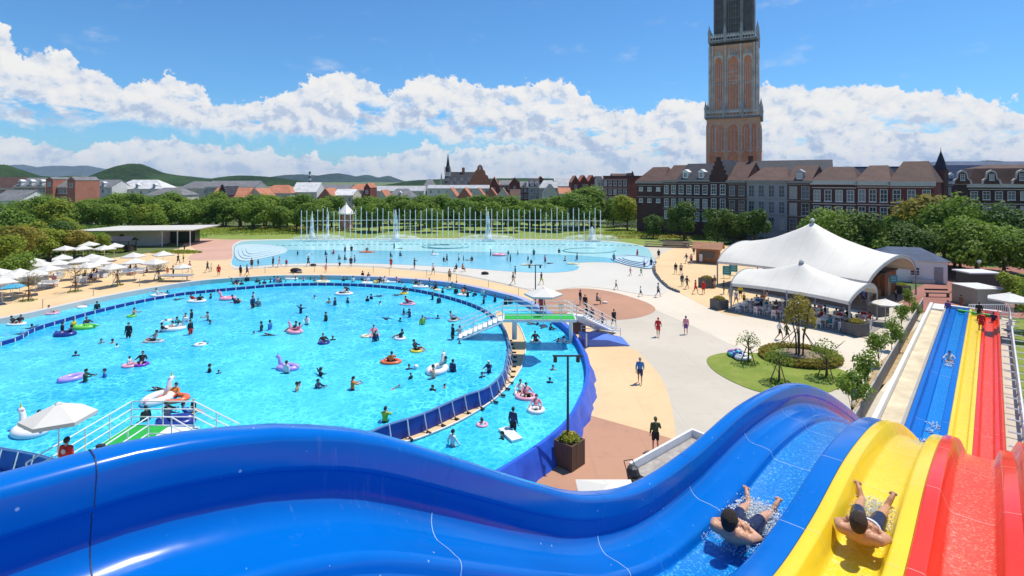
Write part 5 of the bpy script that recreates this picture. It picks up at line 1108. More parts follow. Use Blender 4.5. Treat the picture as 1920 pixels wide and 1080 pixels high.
# oval shrub bed with the propped multi stem tree
c = G(1500, 672); tb = thing('shrub_bed', 'oval clipped hedge bed round the propped tree on the plaza', 'hedge', c)
rnd = random.Random(9); hv = MB()
def oval_ring(name, ra, rb, n, h_, lm, seed):
    rnd = random.Random(seed); vs = []; fs = []
    for i in range(n):
        a = rnd.uniform(0, 6.283); k = rnd.uniform(.62, 1.0); cc_ = Vector((ra*k*math.cos(a), rb*k*math.sin(a), h_*(.3+.75*rnd.random())*(1 if k < .92 else .7))); nr = Vector((rnd.uniform(-1, 1), rnd.uniform(-1, 1), rnd.uniform(.2, 1.3))).normalized(); u = nr.orthogonal().normalized(); u.rotate(Matrix.Rotation(rnd.uniform(0, 6.28), 3, nr)); w_ = nr.cross(u); s = .08*rnd.uniform(.6, 1.4); b = len(vs)
        vs += [tuple(cc_-u*s), tuple(cc_+w_*s*.6), tuple(cc_+u*s), tuple(cc_-w_*s*.6)]; fs.append((b, b+1, b+2, b+3))
    me = bpy.data.meshes.new(name); me.from_pydata(vs, [], fs); me.update(); me.materials.append(lm); o = bpy.data.objects.new(name, me); COL.objects.link(o); o.parent = tb; return o
oval_ring('hedge', 3.05, 2.65, 9000, .55, L_olive, 5)
MB().prism([(1.95*math.cos(a*math.pi/12), 1.7*math.sin(a*math.pi/12)) for a in range(24)], .05, .30).build('soil', mat('bed_soil', (.25, .19, .13), .95, .3, 4), tb)
MB().prism([(2.9*math.cos(a*math.pi/12), 2.5*math.sin(a*math.pi/12)) for a in range(24)], .0, .22).build('hedge_base', mat('hedge_inner', (.05, .06, .015), .95, .3, 4), tb)
pt = thing('multi_stem_tree', 'multi stemmed tree with wire props in the oval hedge bed', 'tree', c); rnd = random.Random(4); mb = MB()
for k in range(5):
    a = k*1.26; mb.tube([(.25*math.cos(a), .25*math.sin(a), .2), (.3*math.cos(a), .3*math.sin(a), 1.8), (.75*math.cos(a), .75*math.sin(a), 3.6), (.95*math.cos(a), .95*math.sin(a), 4.6)], [.07, .06, .04, .015], 6)
mb.build('trunk', M_bark, pt); clump('crown', None, 0, 0, 1.9, 1.15, 1.15, 3.2, 1000, .11, L_olive, 77, parent=pt)
for k in range(4):
    a = .5+k*1.57; MB().tube([(2.2*math.cos(a), 2.2*math.sin(a), .1), (.25*math.cos(a), .25*math.sin(a), 2.3)], .03, 5).build('prop', M_dark, pt)
# ---------------------------------------------------------------- bridges
M_green = mat('green_turf_mat', (.012, .38, .05), .8, .15, 4, .3, 60)
def rail(parent, pts, hgt=1.05, n=3, posts=None, m=None, r=.028):
    for k in range(n):
        z = hgt*(1-k*.33); MB().tube([(x, y, zz_+z) for x, y, zz_ in pts], r, 6).build('rail', m or M_wsteel, parent)
    ps = []
    for a, b in zip(pts, pts[1:]):
        a, b = Vector(a), Vector(b); q = max(1, round((b-a).length/1.3)); ps += [a+(b-a)*i/q for i in range(q)]
    ps.append(Vector(pts[-1]))
    for p in ps: MB().tube([p, p+Vector((0, 0, hgt))], r, 6).build('rail_post', m or M_wsteel, parent)
def stairs(parent, a, b, w_, n, m, perp):
    a, b = Vector(a), Vector(b); pv_ = Vector(perp)
    for i in range(n):
        p = a+(b-a)*(i+.5)/n; d = (b-a)/n; rz = math.atan2(d.y, d.x); MB().box(p-Vector(parent.location), (Vector((d.x, d.y, 0)).length+.02, w_, .08), rz).build('stair_tread', m, parent)
    for s in (-1, 1):
        q = pv_*s*w_/2; MB().tube([a+q-Vector(parent.location)-Vector((0, 0, .15)), b+q-Vector(parent.location)-Vector((0, 0, .15))], .09, 4).build('stringer', M_wsteel, parent)
br = thing('green_bridge', 'white railed bridge with green mat and stairs over the lazy river', 'bridge', (2.2, 43, 0))
O = Vector(br.location)
MB().box((0, 0, 2.9), (5.8, 1.9, .2)).build('deck_frame', M_wsteel, br); MB().box((0, 0, 3.02), (5.6, 1.7, .04)).build('green_mat', M_green, br)
MB().tube([(-2.0, 0, 1.2), (-2.0, 0, 2.9)], .20, 12).build('column', M_wsteel, br); MB().tube([(2.6, .5, 0), (2.6, .5, 2.9)], .16, 10).build('column', M_wsteel, br)
stairs(br, (-.75, 43, 2.95), (-4.3, 42.9, 1.45), 1.7, 9, M_wplas, (0, 1, 0))
for s in (-.9, .9):
    rail(br, [(2.9, s, 3), (-2.95, s, 3), (-6.4, s, 1.55)], 1.05)
stairs(br, (5.2, 43.9, 2.95), (8.8, 49.5, .15), 1.8, 12, M_wplas, Vector((.84, -.54, 0))); 
for s in (-.9, .9): rail(br, [(2.9+.84*s, .9-.54*s, 3), (6.6+.84*s, 6.5-.54*s, .1)], 1.05)
b2 = thing('near_green_ramp', 'white railed platform with green mat at the lower left of the pool', 'bridge', (-16.2, 21.4, 0))
MB().box((0, 0, 2.9), (1.9, 5.2, .2)).build('deck_frame', M_wsteel, b2); MB().box((0, 0, 3.02), (1.7, 5.0, .04)).build('green_mat', M_green, b2)
for y in (-2.2, 2.2): MB().tube([(0, y, 1.0), (0, y, 2.9)], .15, 10).build('column', M_wsteel, b2)
rail(b2, [(-.92, -2.6, 3), (-.92, 2.6, 3), (1.9, 2.6, 3), (3.9, 2.6, 2.0)]); rail(b2, [(.92, -2.6, 3), (.92, 1.0, 3), (1.9, 1.0, 3), (3.6, 1.0, 2.0)])
stairs(b2, (-14.4, 23.3, 2.95), (-12.2, 23.3, 1.5), 1.5, 7, M_wplas, (0, 1, 0)); MB().box((1.45, 1.8, 2.92), (1.0, 1.6, .16)).build('landing', M_wplas, b2)
t = thing('blue_ramp', 'low blue inflatable looking landing ramp between pool wall and plaza', 'ramp', G(1130, 650), .05); mb = MB()
mb.rings([[(-1.6, y, 0), (2.3, y, 0), (2.3, y, .05), (.4, y, .55), (-1.6, y, .62)] for y in (0, 2.4)]); mb.build('ramp_body', mat('ramp_blue', (.10, .20, .62), .5, .15, 1), t)
MB().box((-1.4, -.1, .5), (.12, .12, 1.3)).build('post', M_wsteel, t); rail(t, [(-1.4, 2.3, .4), (2.1, 2.3, .1)], .8, 2)
t = thing('flower_trough', 'dark flower trough by the right end of the green bridge', 'planter', G(1085, 624)); MB().box((0, 0, .5), (1.2, .7, 1.0)).build('box', M_plb, t); clump('shrub', None, 0, 0, .95, .6, .35, .4, 300, .07, L_olive, 5, parent=t)
# ---------------------------------------------------------------- conveyor, fences and things by the run-out
M_belt = mat('cream_belt', (.62, .52, .36), .8, .22, .8, stretch=(1, 1, 1), detail=8, world=True); M_gwall = mat('grey_panel', (.34, .33, .32), .6, .1, 1)
def sbox(parent, s0, s1, a0, a1, z0, z1, m, name, o):
    q = [SP(s0, a0, 0)-o, SP(s1, a0, 0)-o, SP(s1, a1, 0)-o, SP(s0, a1, 0)-o]; return MB().prism([(v.x, v.y) for v in q], z0, z1).build(name, m, parent)
cv = thing('conveyor_ramp', 'long cream mat conveyor between white side walls beside the slide run-out', 'conveyor', SP(50, -4.2, 0)); o = Vector(cv.location)
sbox(cv, 26, 71, -4.72, -3.68, .05, .42, M_belt, 'belt', o); sbox(cv, 26, 73, -4.98, -4.74, 0, .85, M_wplas, 'side_wall', o); sbox(cv, 26, 73, -3.66, -3.50, 0, .9, M_gwall, 'side_wall', o); sbox(cv, 71.05, 74, -4.7, -3.7, .05, .6, M_wplas, 'end_platform', o)
fn = thing('slat_fence', 'grey slatted fence running along the conveyor ramp', 'fence', SP(48, -5.6, 0)); o = Vector(fn.location); mb = MB()
for i in range(190):
    s = 24+i*.26; mb.box(tuple(SP(s, -5.6, .58)-o), (.13, .05, 1.05), math.atan2(US.y, US.x))
mb.build('slats', mat('grey_slat', (.30, .27, .24), .7, .2), fn)
for z in (.3, 1.12): MB().tube([SP(23.9, -5.64, z)-o, SP(73.5, -5.64, z)-o], .045, 4).build('rail', mat('pale_slat', (.52, .48, .42), .7), fn)
t = thing('green_foam_bar', 'bright green foam bar across the top end of the slide run-out', 'foam bar', SP(71.3, -1.2, 0)); o = Vector(t.location)
MB().tube([SP(71.6, -2.6, .55)-o, SP(71.0, .2, .55)-o], .17, 8).build('bar', mat('green_foam', (.06, .45, .06), .6), t)
t = thing('white_railing', 'white picket railing behind the end of the slide run-out', 'railing', G(1858, 590)); w_ = 2.3
for z in (.15, 1.05): MB().box((0, 0, z), (2*w_, .06, .07)).build('rail', M_wsteel, t)
mb = MB()
for i in range(24): mb.box((-w_+i*.2, 0, .6), (.045, .045, .9))
mb.build('pickets', M_wsteel, t)
t = thing('side_scaffold', 'pale framework of posts and rungs along the right side of the run-out', 'scaffold', SP(50, 1.0, 0)); o = Vector(t.location)
for k in range(24):
    s = 26+k*2; MB().tube([SP(s, 1.25, 0)-o, SP(s, 1.25, 1.5)-o], .06, 5).build('post', M_wsteel, t); MB().tube([SP(s, .6, .9)-o, SP(s, 1.9, .9)-o], .05, 5).build('rung', M_wsteel, t)
for z in (.9, 1.5): MB().tube([SP(26, 1.25, z)-o, SP(72, 1.25, z)-o], .05, 5).build('rail', M_wsteel, t)
t = thing('service_block', 'low grey green concrete block by the slide end', 'block', G(1850, 577)+Vector((.3, 1.5, 0))); MB().box((0, 0, 1.0), (3.0, 3.4, 2.0)).build('wall', mat('sage_render', (.36, .38, .30), .8, .12, 1), t); MB().box((0, 0, 2.06), (3.2, 3.6, .12)).build('cap', mat('block_cap', (.62, .62, .58), .7), t)
t = thing('dark_shelter', 'dark flat roofed shelter behind the grey green block', 'shelter', G(1872, 560)+Vector((0, 3, 0))); MB().box((0, 0, 1.3), (3.2, 2.2, 2.6)).build('wall', M_dark, t); MB().box((0, 0, 2.7), (3.8, 2.8, .15)).build('roof', M_wplas, t)
hut = thing('white_hut', 'white weatherboard hut with dark blue hipped roof right of the large tent', 'hut', AT(1694, 76), -.35)
MB().box((0, 0, 1.5), (8.4, 5.5, 3.0)).build('wall', M_wplas, hut); r = MB(); r.add([(-4.6, -3.1, 3), (4.6, -3.1, 3), (4.6, 3.1, 3), (-4.6, 3.1, 3), (-2, 0, 4.5), (2, 0, 4.5)], [(0, 1, 5, 4), (1, 2, 5), (2, 3, 4, 5), (3, 0, 4), (0, 3, 2, 1)]); r.build('roof', T_bl, hut)
MB().box((3.2, -2.78, 1.1), (1.0, .06, 2.2)).build('door', M_grey, hut)
for x in (-2.5, .5): add_window(hut, x, -2.8, .9, 1.2, 1.2)
bf = thing('bamboo_fence', 'tall bamboo screen fence right of the white hut', 'fence', G(1752, 520)); o = Vector(bf.location)
MB().box((-.6, .0, 1.3), (2.2, .12, 2.6)).build('panel', M_wood2, bf); MB().box((1.4, 4.5, 1.3), (.12, 9, 2.6), -.42).build('panel', M_wood2, bf)
for x in (-1.7, -.6, .5): MB().box((x, -.1, 1.35), (.1, .1, 2.7)).build('post', M_wood, bf)
t = thing('bench', 'dark backless bench on the paving by the conveyor end', 'bench', G(1758, 557), -.1); MB().box((0, 0, .48), (2.6, .4, .07)).build('seat', M_dark, t); MB().box((0, .25, .85), (2.6, .06, .2)).build('backrest', M_dark, t)
for x in (-1.15, 1.15): MB().box((x, 0, .24), (.08, .4, .48)).build('leg', M_dark, t)
t = thing('low_wall', 'short pale stone bench wall beside the white hut', 'wall', G(1732, 531), -.1); MB().box((0, 0, .25), (2.6, .5, .5)).build('stone', M_trim, t)
# far left terrace wall behind pool, stroller, white frame, floats pile on the lawn
t = thing('white_frame_tray', 'white framed tray structure behind the slide beside the stroller', 'frame', G(1240, 893), .70); mb = MB()
for y in (-.75, .75): MB().box((1.2, y, .55), (5.2, .12, .5)).build('side_rail', M_wsteel, t)
MB().box((1.2, 0, .4), (5.0, 1.3, .06)).build('tray', mat('worn_tray', (.36, .33, .30), .6, .3, 3), t); MB().box((3.9, 0, .55), (.14, 1.6, .5)).build('end_rail', M_wsteel, t)
t = thing('white_canopy', 'corner of a white canopy top peeping over the slide rim', 'canopy', G(1140, 975)); r = MB(); r.add([(-1.2, -1.2, 1.0), (1.2, -1.2, 1.0), (1.2, 1.2, 1.0), (-1.2, 1.2, 1.0), (0, 0, 1.45)], [(0, 1, 4), (1, 2, 4), (2, 3, 4), (3, 0, 4), (0, 3, 2, 1)]); r.build('canopy_top', M_mem, t)
for x in (-1.1, 1.1): MB().box((x, 1.1, .5), (.08, .08, 1.0)).build('leg', M_wsteel, t)
def stroller(x, y, label, rz=0, sc=1, z=0):
    t = thing('stroller', label, 'stroller', G(x, y, z), rz); t.scale = (sc, sc, sc)
    MB().lathe([(.26, .45), (.30, .70), (.22, .95), (.06, 1.02)], n=8, sy=1.2).build('hood', M_dark, t); MB().box((0, -.25, .5), (.42, .5, .18)).build('seat', M_dark, t); MB().tube([(-.22, .45, 1.05), (-.25, .1, .7), (-.25, -.4, .1)], .02, 5).tube([(.22, .45, 1.05), (.25, .1, .7), (.25, -.4, .1)], .02, 5).tube([(-.22, .45, 1.05), (.22, .45, 1.05)], .02, 5).build('chassis', M_dark, t)
    for a in (-.27, .27):
        for b in (-.42, .35): MB().torus((0, 0, 0), .09, .025, 10, 5, M=Matrix.Translation((a, b, .11)) @ Matrix.Rotation(math.pi/2, 4, 'Y')).build('wheel', M_foot, t)
stroller(1187, 915, 'black baby stroller standing behind the slide rim', .3); stroller(888, 0x37a, 'dark bundle') if False else None
# ---------------------------------------------------------------- fountain poles and jets
M_pole = mat('fountain_pole_white', (.84, .85, .86), .5, .05)
fp0 = thing('fountain_pole', 'thin white pole', 'pole'); MB().tube([(0, 0, 0), (0, 0, 6.9)], [.11, .075], 6).build('shaft', M_pole, fp0); MB().lathe([(.08, 6.8), (.10, 7.1), (.03, 7.5)], n=6).build('nozzle', M_pole, fp0)
i = 0; x = 565
marks2 = [(575, 'the striped chimney'), (649, 'the white roofed kiosk'), (742, 'the left tall water jet'), (840, 'the church spire'), (915, 'the middle tall water jet'), (1000, 'the dark blue slate roof'), (1058, 'the right group of jets'), (1110, 'the three red brick gables')]
used2 = {}
while x <= 1135:
    o = fp0 if i == 0 else copy_tree(fp0); k = (x-850)/285; D = 127-4*k*k; p = AT(x, D)
    m_ = min(marks2, key=lambda m: abs(m[0]-x)); n_ = int(round((x-m_[0])/10)); 
    lab = 'thin white fountain pole %s %s' % ('in line with' if n_ == 0 else '%s to the %s of' % (['', 'one pole', 'two poles', 'three poles', 'four poles', 'five poles', 'six poles', 'seven poles'][min(7, abs(n_))], 'left' if n_ < 0 else 'right'), m_[1])
    if lab in used2: lab = lab.replace('thin white', 'slightly further thin white')
    used2[lab] = 1
    place(o, p, 0, label=lab, group='white fountain poles behind the lagoon'); o.scale = (1, 1, .95+.05*math.sin(i*1.9)+.05*math.sin(i*4.7)); x += 10.2; i += 1
wr = thing('pole_wire', 'thin cable strung between the white fountain poles', 'cable', AT(850, 127, 0)); MB().tube([AT(x_, 127-4*((x_-850)/285)**2, 4.6)-Vector(wr.location) for x_ in range(565, 1140, 15)], .035, 4).build('cable', M_pole, wr)
def water_white(name, a0, sc):
    m = bpy.data.materials.new(name); m.use_nodes = True; t = NT(m.node_tree); p = m.node_tree.nodes['Principled BSDF']
    p.inputs['Base Color'].default_value = (.85, .9, .93, 1); p.inputs['Roughness'].default_value = .5
    v = t.n('TexCoord').outputs['Object']; n_ = t.noise(t.vm('MULTIPLY', v, (1, 1, .25)), sc, 5, .7); t.l(t.m('MULTIPLY', t.mr(n_, .38, .62), a0), p.inputs['Alpha']); return m
M_jet = water_white('fountain_spray', .75, 3.0)
for i, (x, y0, y1, w_, lab) in enumerate([(742, 393, 451, .55, 'tall white water jet left of centre behind the lagoon'), (915, 396, 451, .6, 'tall white water jet right of centre behind the lagoon'), (1110, 425, 452, .8, 'low hazy water jet at the right end of the lagoon'), (585, 400, 448, .5, 'hazy water jet at the left end of the poles'), (614, 388, 446, .3, 'thin jet left of the white kiosk'), (1056, 392, 425, .45, 'first of three far jets at the right'), (1066, 386, 425, .45, 'second of three far jets at the right'), (1078, 390, 425, .45, 'third of three far jets at the right')]):
    D = 122 if y1 > 440 else 150; z1 = ZY(y0, D); z0 = max(.05, ZY(y1, D)); p = AT(x, D)
    o = MB().lathe([(w_*2.6, 0), (w_*1.3, (z1-z0)*.12), (w_*.9, (z1-z0)*.45), (w_*.6, (z1-z0)*.8), (w_*.15, z1-z0)], n=12).build('water_jet', M_jet, loc=(p.x, p.y, z0), smooth=True); tag(o, lab, 'fountain jet', 'fountain jets')
M_mist = water_white('fountain_mist', .30, .8)
for i, (x, w_, lab) in enumerate([(742, 6, 'low mist drifting round the left tall jet'), (915, 7, 'low mist drifting round the middle tall jet'), (1110, 7, 'low mist drifting at the right end of the poles'), (600, 7, 'low mist drifting at the left end of the poles')]):
    p = AT(x, 121.5); o = MB().ball((0, 0, .4), (w_, 1.6, 1.3), 20, 10).build('fountain_mist', M_mist, smooth=True, loc=p); tag(o, lab, 'mist', None, 'stuff')
# dark curved lane marks on the far lagoon shelf, thin posts with wire along the tan deck
t = thing('deck_cable_fence', 'thin wire fence on slim posts along the tan deck above the pool', 'fence', G(700, 520)); o = Vector(t.location)
fpts = [G(x_, y_) for x_, y_ in [(80, 578), (175, 555), (262, 537), (360, 521), (497, 512), (590, 510), (700, 511), (730, 516), (800, 519), (856, 527), (916, 539), (972, 555), (1000, 556)]]
for p in fpts: MB().tube([p-o, p-o+Vector((0, 0, 1.0))], .035, 4).build('post', M_grey, t)
MB().tube([p-o+Vector((0, 0, .95)) for p in fpts], .012, 3).build('wire', M_grey, t)
t = thing('lagoon_edge_ropes', 'row of dark float markers across the pale far lagoon shelf', 'float line', G(850, 459)); o = Vector(t.location)
mb = MB()
for i in range(60):
    x_ = 520+i*11.4; y_ = 458.5+2.2*((x_-850)/300)**2; mb.box(tuple(G(x_, y_)-o+Vector((0, 0, .09))), (.75 if i % 4 else .3, .16, .08))
mb.build('markers', M_dk, t)
t = thing('lagoon_floor_mark', 'large dark looping pattern on the pale lagoon floor right of centre', 'floor pattern', G(835, 464)); o = Vector(t.location); mb = MB()
for q in (0, 1): mb.tube([G(835+44*math.cos(a/14*6.283)*(1-.25*q), 463.5+4.2*math.sin(a/14*6.283)*(1-.3*q))-o+Vector((0, 0, .07)) for a in range(12)], .12, 4)
mb.build('pattern', mat('pattern_teal', (.04, .22, .28), .6), t)
t = thing('lagoon_floor_mark', 'dark looping pattern on the pale lagoon floor towards the right steps', 'floor pattern', G(1100, 472)); o = Vector(t.location); MB().tube([G(1105+50*math.cos(a/14*6.283), 471+5*math.sin(a/14*6.283))-o+Vector((0, 0, .08)) for a in range(12)], .12, 4).build('pattern', mat('pattern_teal', (.04, .22, .28), .6), t)
# ---------------------------------------------------------------- people
def remesh(prims, voxel, name, smooth=2, extra=None):
    """one continuous surface grown round tapered limbs: prims are ('c', p0, r0, p1, r1) or ('e', centre, radii[, matrix])"""
    mb = MB()
    for p in prims:
        if p[0] == 'c':
            a, b = Vector(p[1]), Vector(p[3]); mb.tube([a, b], [p[2], p[4]], 10); mb.ball(a, p[2], 10, 6); mb.ball(b, p[4], 10, 6)
        else:
            mb.ball((0, 0, 0), p[2], 14, 9, M=Matrix.Translation(p[1]) @ (p[3] if len(p) > 3 else Matrix.Identity(4)))
    o = mb.build(name, [], smooth=False); md = o.modifiers.new('r', 'REMESH'); md.mode = 'VOXEL'; md.voxel_size = voxel
    sm = o.modifiers.new('s', 'SMOOTH'); sm.iterations = smooth; sm.factor = .5
    dg = bpy.context.evaluated_depsgraph_get(); me = bpy.data.meshes.new_from_object(o.evaluated_get(dg)); bpy.data.objects.remove(o)
    me.name = name; me.polygons.foreach_set('use_smooth', [True]*len(me.polygons)); me.materials.clear()
    if extra:
        bm = bmesh.new(); bm.from_mesh(me)
        for pts, rr in extra:
            t = MB(); t.tube(pts, rr, 6); vs = [bm.verts.new(v) for v in t.v]
            for f in t.f: bm.faces.new([vs[i] for i in f]).smooth = True
        bm.to_mesh(me); bm.free()
    return me
def fingers(w, d, k=1.0):
    """five separate fingers from the wrist point w along direction d"""
    d = Vector(d).normalized(); s = d.cross(Vector((0, 1, 0))); s = s.normalized() if s.length > .2 else Vector((1, 0, 0)); n = d.cross(s); out = []
    for i, l in enumerate((.075, .085, .08, .062)):
        b = Vector(w)+d*.075*k+s*(i-1.5)*.021*k; out.append(([b, b+d*l*.55*k, b+d*l*k+n*.018*k], [.011*k, .010*k, .007*k]))
    b = Vector(w)+d*.03*k-s*.035*k; out.append(([b, b+d*.035*k-s*.03*k, b+d*.07*k-s*.035*k], [.013*k, .011*k, .008*k])); return out
def body(P, voxel=.028, fat=1.0):
    """P: joints of the pose; returns meshes for body, shirt, shorts, hair"""
    g = lambda k: Vector(P[k]); up = (g('neck')-g('pelvis')).normalized(); hd = g('head'); f = Vector(P.get('face', (0, -1, 0))).normalized()
    right = (g('sr')-g('sl')).normalized(); M = Matrix.Identity(4)
    yv = -Vector(P.get('front', (0, -1, 0))).normalized(); xv = right; zv = xv.cross(yv).normalized(); M = Matrix((xv, yv, zv)).transposed().to_4x4()
    pr = [('e', (g('pelvis')+g('chest'))/2, (.135*fat, .095*fat, .20), M), ('e', g('chest'), (.155*fat, .105*fat, .17), M), ('e', g('pelvis'), (.145*fat, .105*fat, .12), M),
          ('c', g('chest')+up*.12, .07, g('neck'), .052), ('c', g('neck'), .05, hd-f*.02, .055), ('c', g('sl'), .058, g('sr'), .058)]
    hz = (hd-g('neck')).normalized(); fx = hz.cross(-f).normalized(); HM = Matrix((fx, -f, hz)).transposed().to_4x4()
    pr += [('e', hd, (.078, .098, .112), HM), ('e', hd+f*.05-hz*.05, (.055, .05, .06), HM), ('c', hd+f*.095-hz*.002, .012, hd+f*.112-hz*.028, .014)]
    for q in (-1, 1): pr.append(('e', hd+fx*.08*q-hz*.01, (.014, .025, .032), HM))
    ex = []
    for s in ('l', 'r'):
        S_, E, W_ = g('s'+s), g('e'+s), g('w'+s); hdn = (W_-E).normalized()
        pr += [('c', S_, .052*fat, E, .038), ('c', E, .040, W_, .026), ('e', W_+hdn*.045, (.034, .022, .045), hdn.to_track_quat('Z', 'Y').to_matrix().to_4x4())]; ex += fingers(W_, hdn)
        Hh, K, A, T = g('h'+s), g('k'+s), g('a'+s), g('t'+s)
        pr += [('c', Hh, .088*fat, K, .055), ('c', K, .056, K+(A-K)*.35, .052), ('c', K+(A-K)*.35, .052, A, .034), ('c', A, .036, T, .026), ('c', A, .034, A-(T-A)*.3, .028)]
    bod = remesh(pr, voxel, 'body', 2, ex)
    sh = [('e', (g('pelvis')+g('chest'))/2, (.155*fat, .112*fat, .20), M), ('e', g('chest'), (.172*fat, .122*fat, .175), M), ('e', g('pelvis')+up*.05, (.155*fat, .115*fat, .08), M), ('c', g('sl'), .072, g('sr'), .072)]
    for s in ('l', 'r'): sh.append(('c', g('s'+s), .072, g('s'+s)+(g('e'+s)-g('s'+s))*P.get('sleeve', .8), .056))
    sh_ls = sh+[('c', g('e'+s), .054, g('e'+s)+(g('w'+s)-g('e'+s))*.85, .04) for s in ('l', 'r')]+[('c', g('s'+s), .072, g('e'+s), .054) for s in ('l', 'r')]
    st = [('e', g('pelvis'), (.163*fat, .125*fat, .12), M)]+[('c', g('h'+s), .108*fat, g('h'+s)+(g('k'+s)-g('h'+s))*.72, .088) for s in ('l', 'r')]
    hr = [('e', hd-f*.022+hz*.022, (.093, .108, .112), HM)]
    return bod, remesh(sh, voxel, 'shirt'), remesh(sh_ls, voxel, 'long_sleeved_shirt'), remesh(st, voxel, 'shorts'), remesh(hr, voxel*.8, 'hair')
STAND = dict(pelvis=(0, 0, .93), chest=(0, 0, 1.24), neck=(0, 0, 1.46), head=(0, -.02, 1.60), sl=(.175, 0, 1.38), sr=(-.175, 0, 1.38), el=(.235, .02, 1.10), er=(-.235, .02, 1.10), wl=(.25, -.05, .86), wr=(-.25, -.05, .86), hl=(.09, 0, .90), hr=(-.09, 0, .90), kl=(.11, -.02, .49), kr=(-.11, -.02, .49), al=(.12, .02, .07), ar=(-.12, .02, .07), tl=(.14, -.12, .03), tr=(-.14, -.12, .03))
def pose(**k): d = dict(STAND); d.update(k); return d
POSES = dict(stand=STAND,
 walk=pose(el=(.24, .14, 1.12), wl=(.24, .12, .88), er=(-.24, -.12, 1.12), wr=(-.23, -.28, .93), kl=(.10, -.20, .52), al=(.10, -.26, .08), tl=(.11, -.41, .05), kr=(-.10, .07, .50), ar=(-.10, .36, .14), tr=(-.11, .30, .04)),
 arms=pose(el=(.44, 0, 1.42), er=(-.44, 0, 1.40), wl=(.66, -.03, 1.50), wr=(-.68, -.03, 1.46)),
 hips=pose(el=(.36, .06, 1.14), er=(-.36, .06, 1.14), wl=(.17, -.06, .98), wr=(-.17, -.06, .98)),
 reach=pose(el=(.24, -.20, 1.22), er=(-.22, -.22, 1.24), wl=(.16, -.44, 1.24), wr=(-.16, -.44, 1.26), head=(0, -.05, 1.59)),
 phone=pose(er=(-.27, -.10, 1.14), wr=(-.13, -.26, 1.34), head=(-.01, -.05, 1.59)),
 sit=pose(pelvis=(0, 0, .52), chest=(0, -.02, .84), neck=(0, -.03, 1.05), head=(0, -.06, 1.19), sl=(.175, -.02, .98), sr=(-.175, -.02, .98), el=(.24, -.12, .74), er=(-.24, -.12, .74), wl=(.14, -.34, .72), wr=(-.14, -.34, .72), hl=(.09, -.02, .50), hr=(-.09, -.02, .50), kl=(.13, -.42, .50), kr=(-.13, -.42, .50), al=(.13, -.42, .08), ar=(-.13, -.42, .08), tl=(.14, -.56, .04), tr=(-.14, -.56, .04)),
 float=pose(pelvis=(0, 0, .02), chest=(0, .14, .26), neck=(0, .22, .44), head=(0, .20, .58), front=(0, -.7, .7), sl=(.175, .19, .37), sr=(-.175, .19, .37), el=(.32, .05, .22), er=(-.32, .05, .22), wl=(.34, -.16, .20), wr=(-.34, -.16, .20), hl=(.09, -.04, .0), hr=(-.09, -.04, .0), kl=(.16, -.40, .10), kr=(-.16, -.40, .10), al=(.18, -.72, -.12), ar=(-.18, -.72, -.12), tl=(.19, -.86, -.06), tr=(-.19, -.86, -.06)),
 swim=pose(pelvis=(0, .35, -.06), chest=(0, .05, .0), neck=(0, -.15, .06), head=(0, -.27, .12), front=(0, 0, -1), sl=(.17, -.08, .02), sr=(-.17, -.08, .02), el=(.25, -.34, .0), er=(-.28, -.30, .02), wl=(.20, -.60, -.02), wr=(-.24, -.56, .0), hl=(.09, .38, -.07), hr=(-.09, .38, -.07), kl=(.12, .80, -.08), kr=(-.12, .78, -.06), al=(.13, 1.2, -.08), ar=(-.15, 1.18, .0), tl=(.13, 1.32, -.09), tr=(-.16, 1.30, -.02)))
PM = {k: body(v) for k, v in POSES.items()}
SK = [mat('skin_light', (.62, .36, .24), .55, .08, 8), mat('skin_tan', (.48, .25, .15), .55, .08, 8)]
M_hair = mat('black_hair', (.012, .010, .010), .5, .3, 20)
CLO = {k: mat('cloth_'+k, v, .75, .15, 7, .2, 60) for k, v in dict(black=(.012, .013, .018), navy=(.018, .03, .10), white=(.72, .72, .72), grey=(.22, .23, .25), red=(.55, .02, .02), blue=(.04, .18, .50), green=(.04, .22, .05), lime=(.35, .50, .04), yellow=(.70, .55, .03), olive=(.05, .065, .022), pink=(.70, .28, .34), brown=(.16, .08, .045), purple=(.16, .06, .28), teal=(.03, .25, .28), orange=(.70, .20, .04), beige=(.50, .40, .28), darkgreen=(.025, .07, .03)).items()}
M_foam = mat('splash_foam', (.85, .92, .96), .3)
def oslot(o, m):
    o.data.materials.append(m) if not o.data.materials else None
    o.material_slots[0].link = 'OBJECT'; o.material_slots[0].material = m
rp = random.Random(17)
NP = [0]
CROWD = []; INCROWD = [False]
def person(loc, ps, yaw, shirt, shorts, label, sc=1.0, sink=0.0, sleeve=True, hat=None, group=None):
    bod, sh, shl, st, hr = PM[ps]; b = bpy.data.objects.new('person', bod); COL.objects.link(b)
    b.location = (loc[0], loc[1], loc[2]-sink*sc); b.rotation_euler = (0, 0, yaw); b.scale = (sc, sc, sc); tag(b, label, 'person', group); oslot(b, SK[NP[0] % 2]); NP[0] += 1
    for nm, me, c in (('shirt', shl if sleeve else sh, shirt), ('shorts', st, shorts), ('hair', hr, None)):
        if nm == 'shirt' and shirt is None: continue
        o = bpy.data.objects.new(nm if nm != 'hair' or not hat else 'hat', me); COL.objects.link(o); o.parent = b; oslot(o, (CLO[hat] if hat else M_hair) if nm == 'hair' else CLO[c])
        if hat and nm == 'hair': o.scale = (1.0, 1.0, 1.0)
    if INCROWD[0]: CROWD.append(b); CROWD.extend(b.children)
    return b
